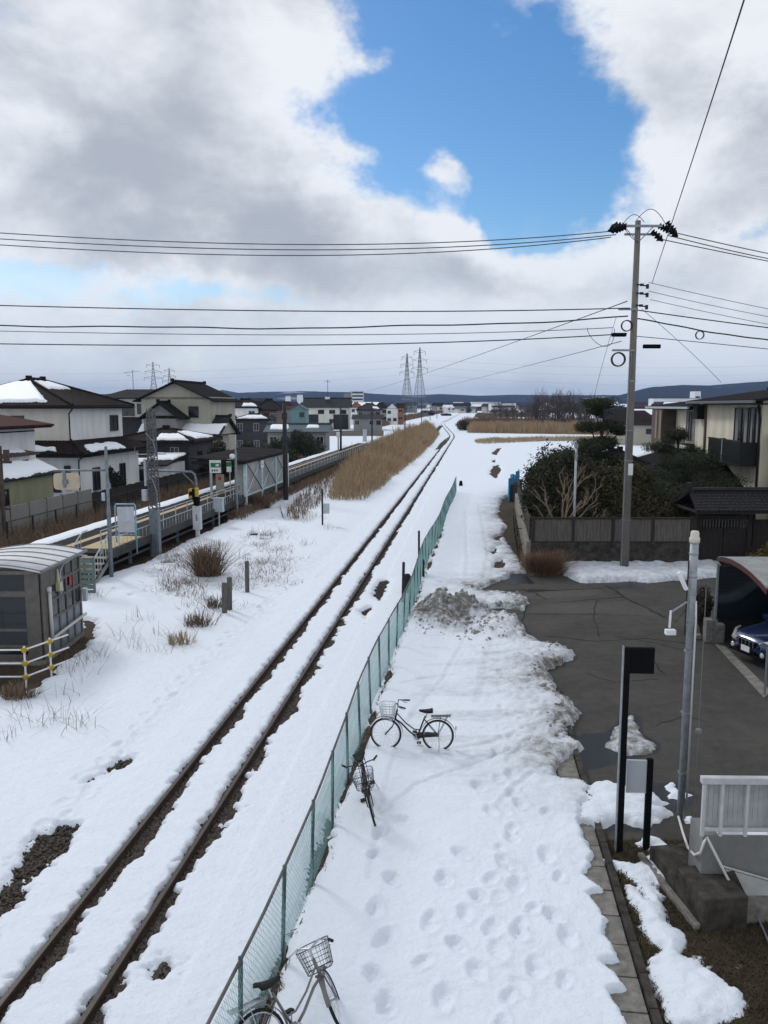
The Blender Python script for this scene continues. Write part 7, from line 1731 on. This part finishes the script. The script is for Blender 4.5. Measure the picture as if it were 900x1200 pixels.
for i, (px, pt, Y, w, lab) in enumerate(((538, 471, 900, 10, 'long low pale warehouse on the horizon right of the track end'), (570, 471, 1100, 40, 'wide pale factory on the horizon above the far reeds'), (590, 472.5, 800, 25, 'small white hall on the horizon left of the copse'), (818, 458.5, 1100, 8, 'white tower block on the horizon before the right hill'), (797, 467, 1050, 70, 'long pale factory below the right hill'), (690, 469, 900, 22, 'grey-green hall seen between copse and garden pine'))):
    p = D(px, pt, Y); o = thing('far_hall', lab, 'building', (p.x, Y, 0)); MB().bx(-w / 2, w / 2, 0, 18, 0, p.z).build('wall', W_WHITE if i != 5 else W_TEAL, o); MB().bx(-w / 2 - .3, w / 2 + .3, -.3, 18.3, p.z, p.z + .5).build('roof', TILEG, o); MB().bx(-w / 2 + 1, w / 2 - 1, -.06, -.02, p.z * .55, p.z * .75).build('window', GLASS, o)
# dark tree belts in front of the far town
def belt(label, px0, px1, Y, n, h, seed):
    rg = np.random.default_rng(seed); X0, X1 = D(px0, 476, Y).x, D(px1, 476, Y).x; bl = []
    for k in range(max(4, int((X1 - X0) / 7))):
        x = rg.uniform(X0, X1); hh = h * rg.uniform(.35, 1.1); bl.append(((x, Y + rg.uniform(-25, 25), hh * .45), (rg.uniform(3, 7), 4, hh * .55)))
    tag(leaves('far_wood', bl, n, .6, leaf_mat('far_twigs', (.055, .048, .042), (.03, .032, .026)), None, seed, 0, .2, 1.5), label, 'wood', kind='stuff')
belt('dark wood along the horizon left of the track', 200, 490, 700, 9000, 8, 91); belt('dark scrub along the horizon between track and copse', 540, 700, 760, 8000, 7, 92); belt('dark trees at the foot of the right hill', 690, 850, 640, 8000, 9, 93); belt('thin dark scrub beside the far railway bend', 488, 528, 560, 2500, 4, 94)

# ================================================================== AIR
HAZE = True
if HAZE:
    hm = bpy.data.materials.new('haze'); hm.use_nodes = True; nt = hm.node_tree; nt.nodes.clear()
    out = nt.nodes.new('ShaderNodeOutputMaterial'); pv = nt.nodes.new('ShaderNodeVolumePrincipled'); pv.inputs['Color'].default_value = (.38, .56, 1.0, 1); pv.inputs['Density'].default_value = HAZE_D if 'HAZE_D' in globals() else 1.0e-4; pv.inputs['Anisotropy'].default_value = 0
    nt.links.new(pv.outputs[0], out.inputs['Volume'])
    o = MB().bx(-9500, 9500, -120, 9200, -4, 200).build('haze', hm); tag(o, 'thin blue winter haze over the plain', 'haze', kind='stuff')

# ================================================================== SKY AND LIGHT
SUN_EL, SUN_AZ = R(36), R(-38)          # azimuth from +Y towards +X: ahead and to the left, behind cloud
w = bpy.data.worlds.new('World'); scene.world = w; w.use_nodes = True; nt = w.node_tree; nt.nodes.clear(); L = nt.links.new
def N(t, **k):
    n = nt.nodes.new(t)
    for a, b in k.items(): setattr(n, a, b)
    return n
def val(v):
    return v
def math_(op, a, b=None, c=None, clamp=False):
    n = N('ShaderNodeMath', operation=op, use_clamp=clamp)
    for i, q in enumerate((a, b, c)):
        if q is None: continue
        if isinstance(q, (int, float)): n.inputs[i].default_value = q
        else: L(q, n.inputs[i])
    return n.outputs[0]
def mixc(f, a, b):
    n = N('ShaderNodeMix', data_type='RGBA')
    if isinstance(f, (int, float)): n.inputs[0].default_value = f
    else: L(f, n.inputs[0])
    for i, q in ((6, a), (7, b)):
        if isinstance(q, tuple): n.inputs[i].default_value = (*q, 1)
        else: L(q, n.inputs[i])
    return n.outputs[2]
def smooth(x, a, b):
    n = N('ShaderNodeMapRange', interpolation_type='SMOOTHSTEP'); L(x, n.inputs[0]); n.inputs[1].default_value = a; n.inputs[2].default_value = b; return n.outputs[0]
sky = N('ShaderNodeTexSky', sky_type='NISHITA'); sky.sun_disc = False; sky.sun_elevation = SUN_EL; sky.sun_rotation = SUN_AZ; sky.air_density = 1.0; sky.dust_density = .3; sky.ozone_density = 2.0
hs = N('ShaderNodeHueSaturation'); hs.inputs['Saturation'].default_value = 1.32; hs.inputs['Value'].default_value = 1.18; L(sky.outputs[0], hs.inputs['Color'])
bg1 = N('ShaderNodeBackground'); bg1.inputs[1].default_value = .10; L(hs.outputs[0], bg1.inputs[0])
tc = N('ShaderNodeTexCoord'); d = tc.outputs['Generated']
sx = N('ShaderNodeSeparateXYZ'); L(d, sx.inputs[0])
def noise(vec, sc, det=8, rough=.55, dist=0):
    n = N('ShaderNodeTexNoise'); n.inputs['Scale'].default_value = sc; n.inputs['Detail'].default_value = det; n.inputs['Roughness'].default_value = rough; n.inputs['Distortion'].default_value = dist; L(vec, n.inputs['Vector']); return n
az0 = math_('ARCTAN2', sx.outputs[0], sx.outputs[1]); el0 = math_('ARCSINE', sx.outputs[2])
wn = noise(d, 5.5, 5, .6); wc = N('ShaderNodeSeparateColor'); L(wn.outputs['Color'], wc.inputs[0])
az = math_('ADD', az0, math_('MULTIPLY', math_('SUBTRACT', wc.outputs[0], .5), .22)); el = math_('ADD', el0, math_('MULTIPLY', math_('SUBTRACT', wc.outputs[1], .5), .14))
def pdir(px, py):
    r = Vector(ray(px, py)).normalized(); return math.atan2(r.x, r.y), math.asin(r.z)
def blob(px, py, rx, ry, amp):
    a, e = pdir(px, py); u = math_('DIVIDE', math_('SUBTRACT', az, a), rx / F); v = math_('DIVIDE', math_('SUBTRACT', el, e), ry / F)
    q = math_('ADD', math_('MULTIPLY', u, u), math_('MULTIPLY', v, v)); return math_('MULTIPLY', math_('EXPONENT', math_('MULTIPLY', q, -1.0)), amp)
def total(l, base=0.0):
    s_ = base
    for b in l: s_ = math_('ADD', b, s_) if not isinstance(s_, float) else math_('ADD', b, s_)
    return s_
holes = [blob(505, 80, 130, 150, -.62), blob(600, 140, 130, 120, -.62), blob(655, 225, 85, 60, -.55), blob(450, 205, 70, 50, -.42), blob(640, 60, 80, 60, -.35), blob(60, 330, 150, 26, -.55), blob(250, 356, 120, 14, -.45), blob(860, 268, 70, 22, -.45), blob(585, 252, 110, 22, -.40), blob(385, 112, 50, 46, -.50), blob(440, 10, 60, 40, -.40), blob(720, 150, 50, 60, -.25)]
puffs = [blob(502, 208, 30, 24, .62), blob(540, 275, 36, 22, .35), blob(600, 318, 150, 40, .55), blob(180, 240, 280, 100, .45), blob(850, 140, 120, 140, .40), blob(400, 178, 26, 18, .30), blob(280, 60, 150, 70, .25), blob(585, 95, 40, 22, .35), blob(628, 105, 22, 16, .30), blob(425, 68, 40, 12, .25), blob(590, 205, 30, 14, .25)]
sc_v = N('ShaderNodeMapping'); sc_v.inputs['Scale'].default_value = (1, 1, 1.7); L(d, sc_v.inputs['Vector'])
n1 = noise(sc_v.outputs[0], 5.2, 14, .64, .15)
cov = total(holes + puffs, .70)
dens = math_('ADD', cov, math_('MULTIPLY', math_('SUBTRACT', n1.outputs['Fac'], .5), 2.1))
mask = smooth(dens, .06, .60)
thick = smooth(dens, .40, 1.25)
# light on the billows: compare the noise with itself one step towards the sun
sv = Vector((math.sin(SUN_AZ) * math.cos(SUN_EL), math.cos(SUN_AZ) * math.cos(SUN_EL), math.sin(SUN_EL) * 1.9)) * .05 + Vector((0, 0, .05))
ad = N('ShaderNodeVectorMath', operation='ADD'); ad.inputs[1].default_value = sv; L(sc_v.outputs[0], ad.inputs[0])
n2 = noise(ad.outputs[0], 5.2, 9, .56, .2)
lit = math_('MULTIPLY', math_('SUBTRACT', n1.outputs['Fac'], n2.outputs['Fac']), 3.0)
greyb = total([blob(200, 280, 240, 70, .42), blob(60, 60, 170, 120, .25), blob(420, 300, 90, 40, .22), blob(620, 335, 120, 22, .16), blob(480, 312, 60, 26, .22), blob(640, 345, 90, 12, .20), blob(760, 60, 120, 60, .12), blob(250, 90, 120, 40, -.28), blob(370, 180, 50, 60, -.35), blob(430, 345, 80, 22, -.15), blob(570, 290, 130, 26, -.85), blob(120, 335, 120, 10, -.5), blob(690, 300, 50, 40, -.4), blob(800, 200, 90, 60, -.25)], .0)
shade0 = math_('ADD', math_('SUBTRACT', math_('MULTIPLY', thick, .55), lit), greyb)
shade = smooth(shade0, -.25, 1.15)
ccol = mixc(shade, (.90, .93, .97), (.45, .485, .545))
# low pale layer towards the horizon
lown = noise(sc_v.outputs[0], 9, 6, .6); low = math_('MULTIPLY', smooth(math_('ADD', math_('MULTIPLY', el0, -1), math_('MULTIPLY', math_('SUBTRACT', lown.outputs['Fac'], .5), .26)), -.21, -.02), .80)
ccol2 = mixc(math_('MULTIPLY', low, .7), ccol, (.74, .82, .905))
fac = math_('MAXIMUM', math_('MULTIPLY', mask, .97), low)
bg2 = N('ShaderNodeBackground'); bg2.inputs[1].default_value = 1.0; L(ccol2, bg2.inputs[0])
ms = N('ShaderNodeMixShader'); L(fac, ms.inputs[0]); L(bg1.outputs[0], ms.inputs[1]); L(bg2.outputs[0], ms.inputs[2])
wo = N('ShaderNodeOutputWorld'); L(ms.outputs[0], wo.inputs[0])
sl = bpy.data.lights.new('sun', 'SUN'); sl.energy = 1.25; sl.angle = R(10); sl.color = (1, .98, .96)
so = bpy.data.objects.new('sun', sl); COL.objects.link(so)
so.rotation_euler = Vector((-math.sin(SUN_AZ) * math.cos(SUN_EL), -math.cos(SUN_AZ) * math.cos(SUN_EL), -math.sin(SUN_EL))).to_track_quat('-Z', 'Y').to_euler()
cam = bpy.data.cameras.new('camera'); co = bpy.data.objects.new('camera', cam); COL.objects.link(co); scene.camera = co
co.location = (0, 0, CH); co.rotation_euler = (PI / 2 - PITCH, 0, 0); cam.sensor_fit = 'VERTICAL'; cam.sensor_height = 36; cam.lens = 36 * F / 1200; cam.clip_start = .1; cam.clip_end = 20000
scene.view_settings.view_transform = 'Standard'; scene.view_settings.look = 'None'; scene.view_settings.exposure = 0.0; scene.view_settings.gamma = 1
scene.render.resolution_x, scene.render.resolution_y = 768, 1024
scene.cycles.volume_max_steps = 64; scene.cycles.max_bounces = 6; scene.cycles.volume_bounces = 0
scene.cycles.use_denoising = True
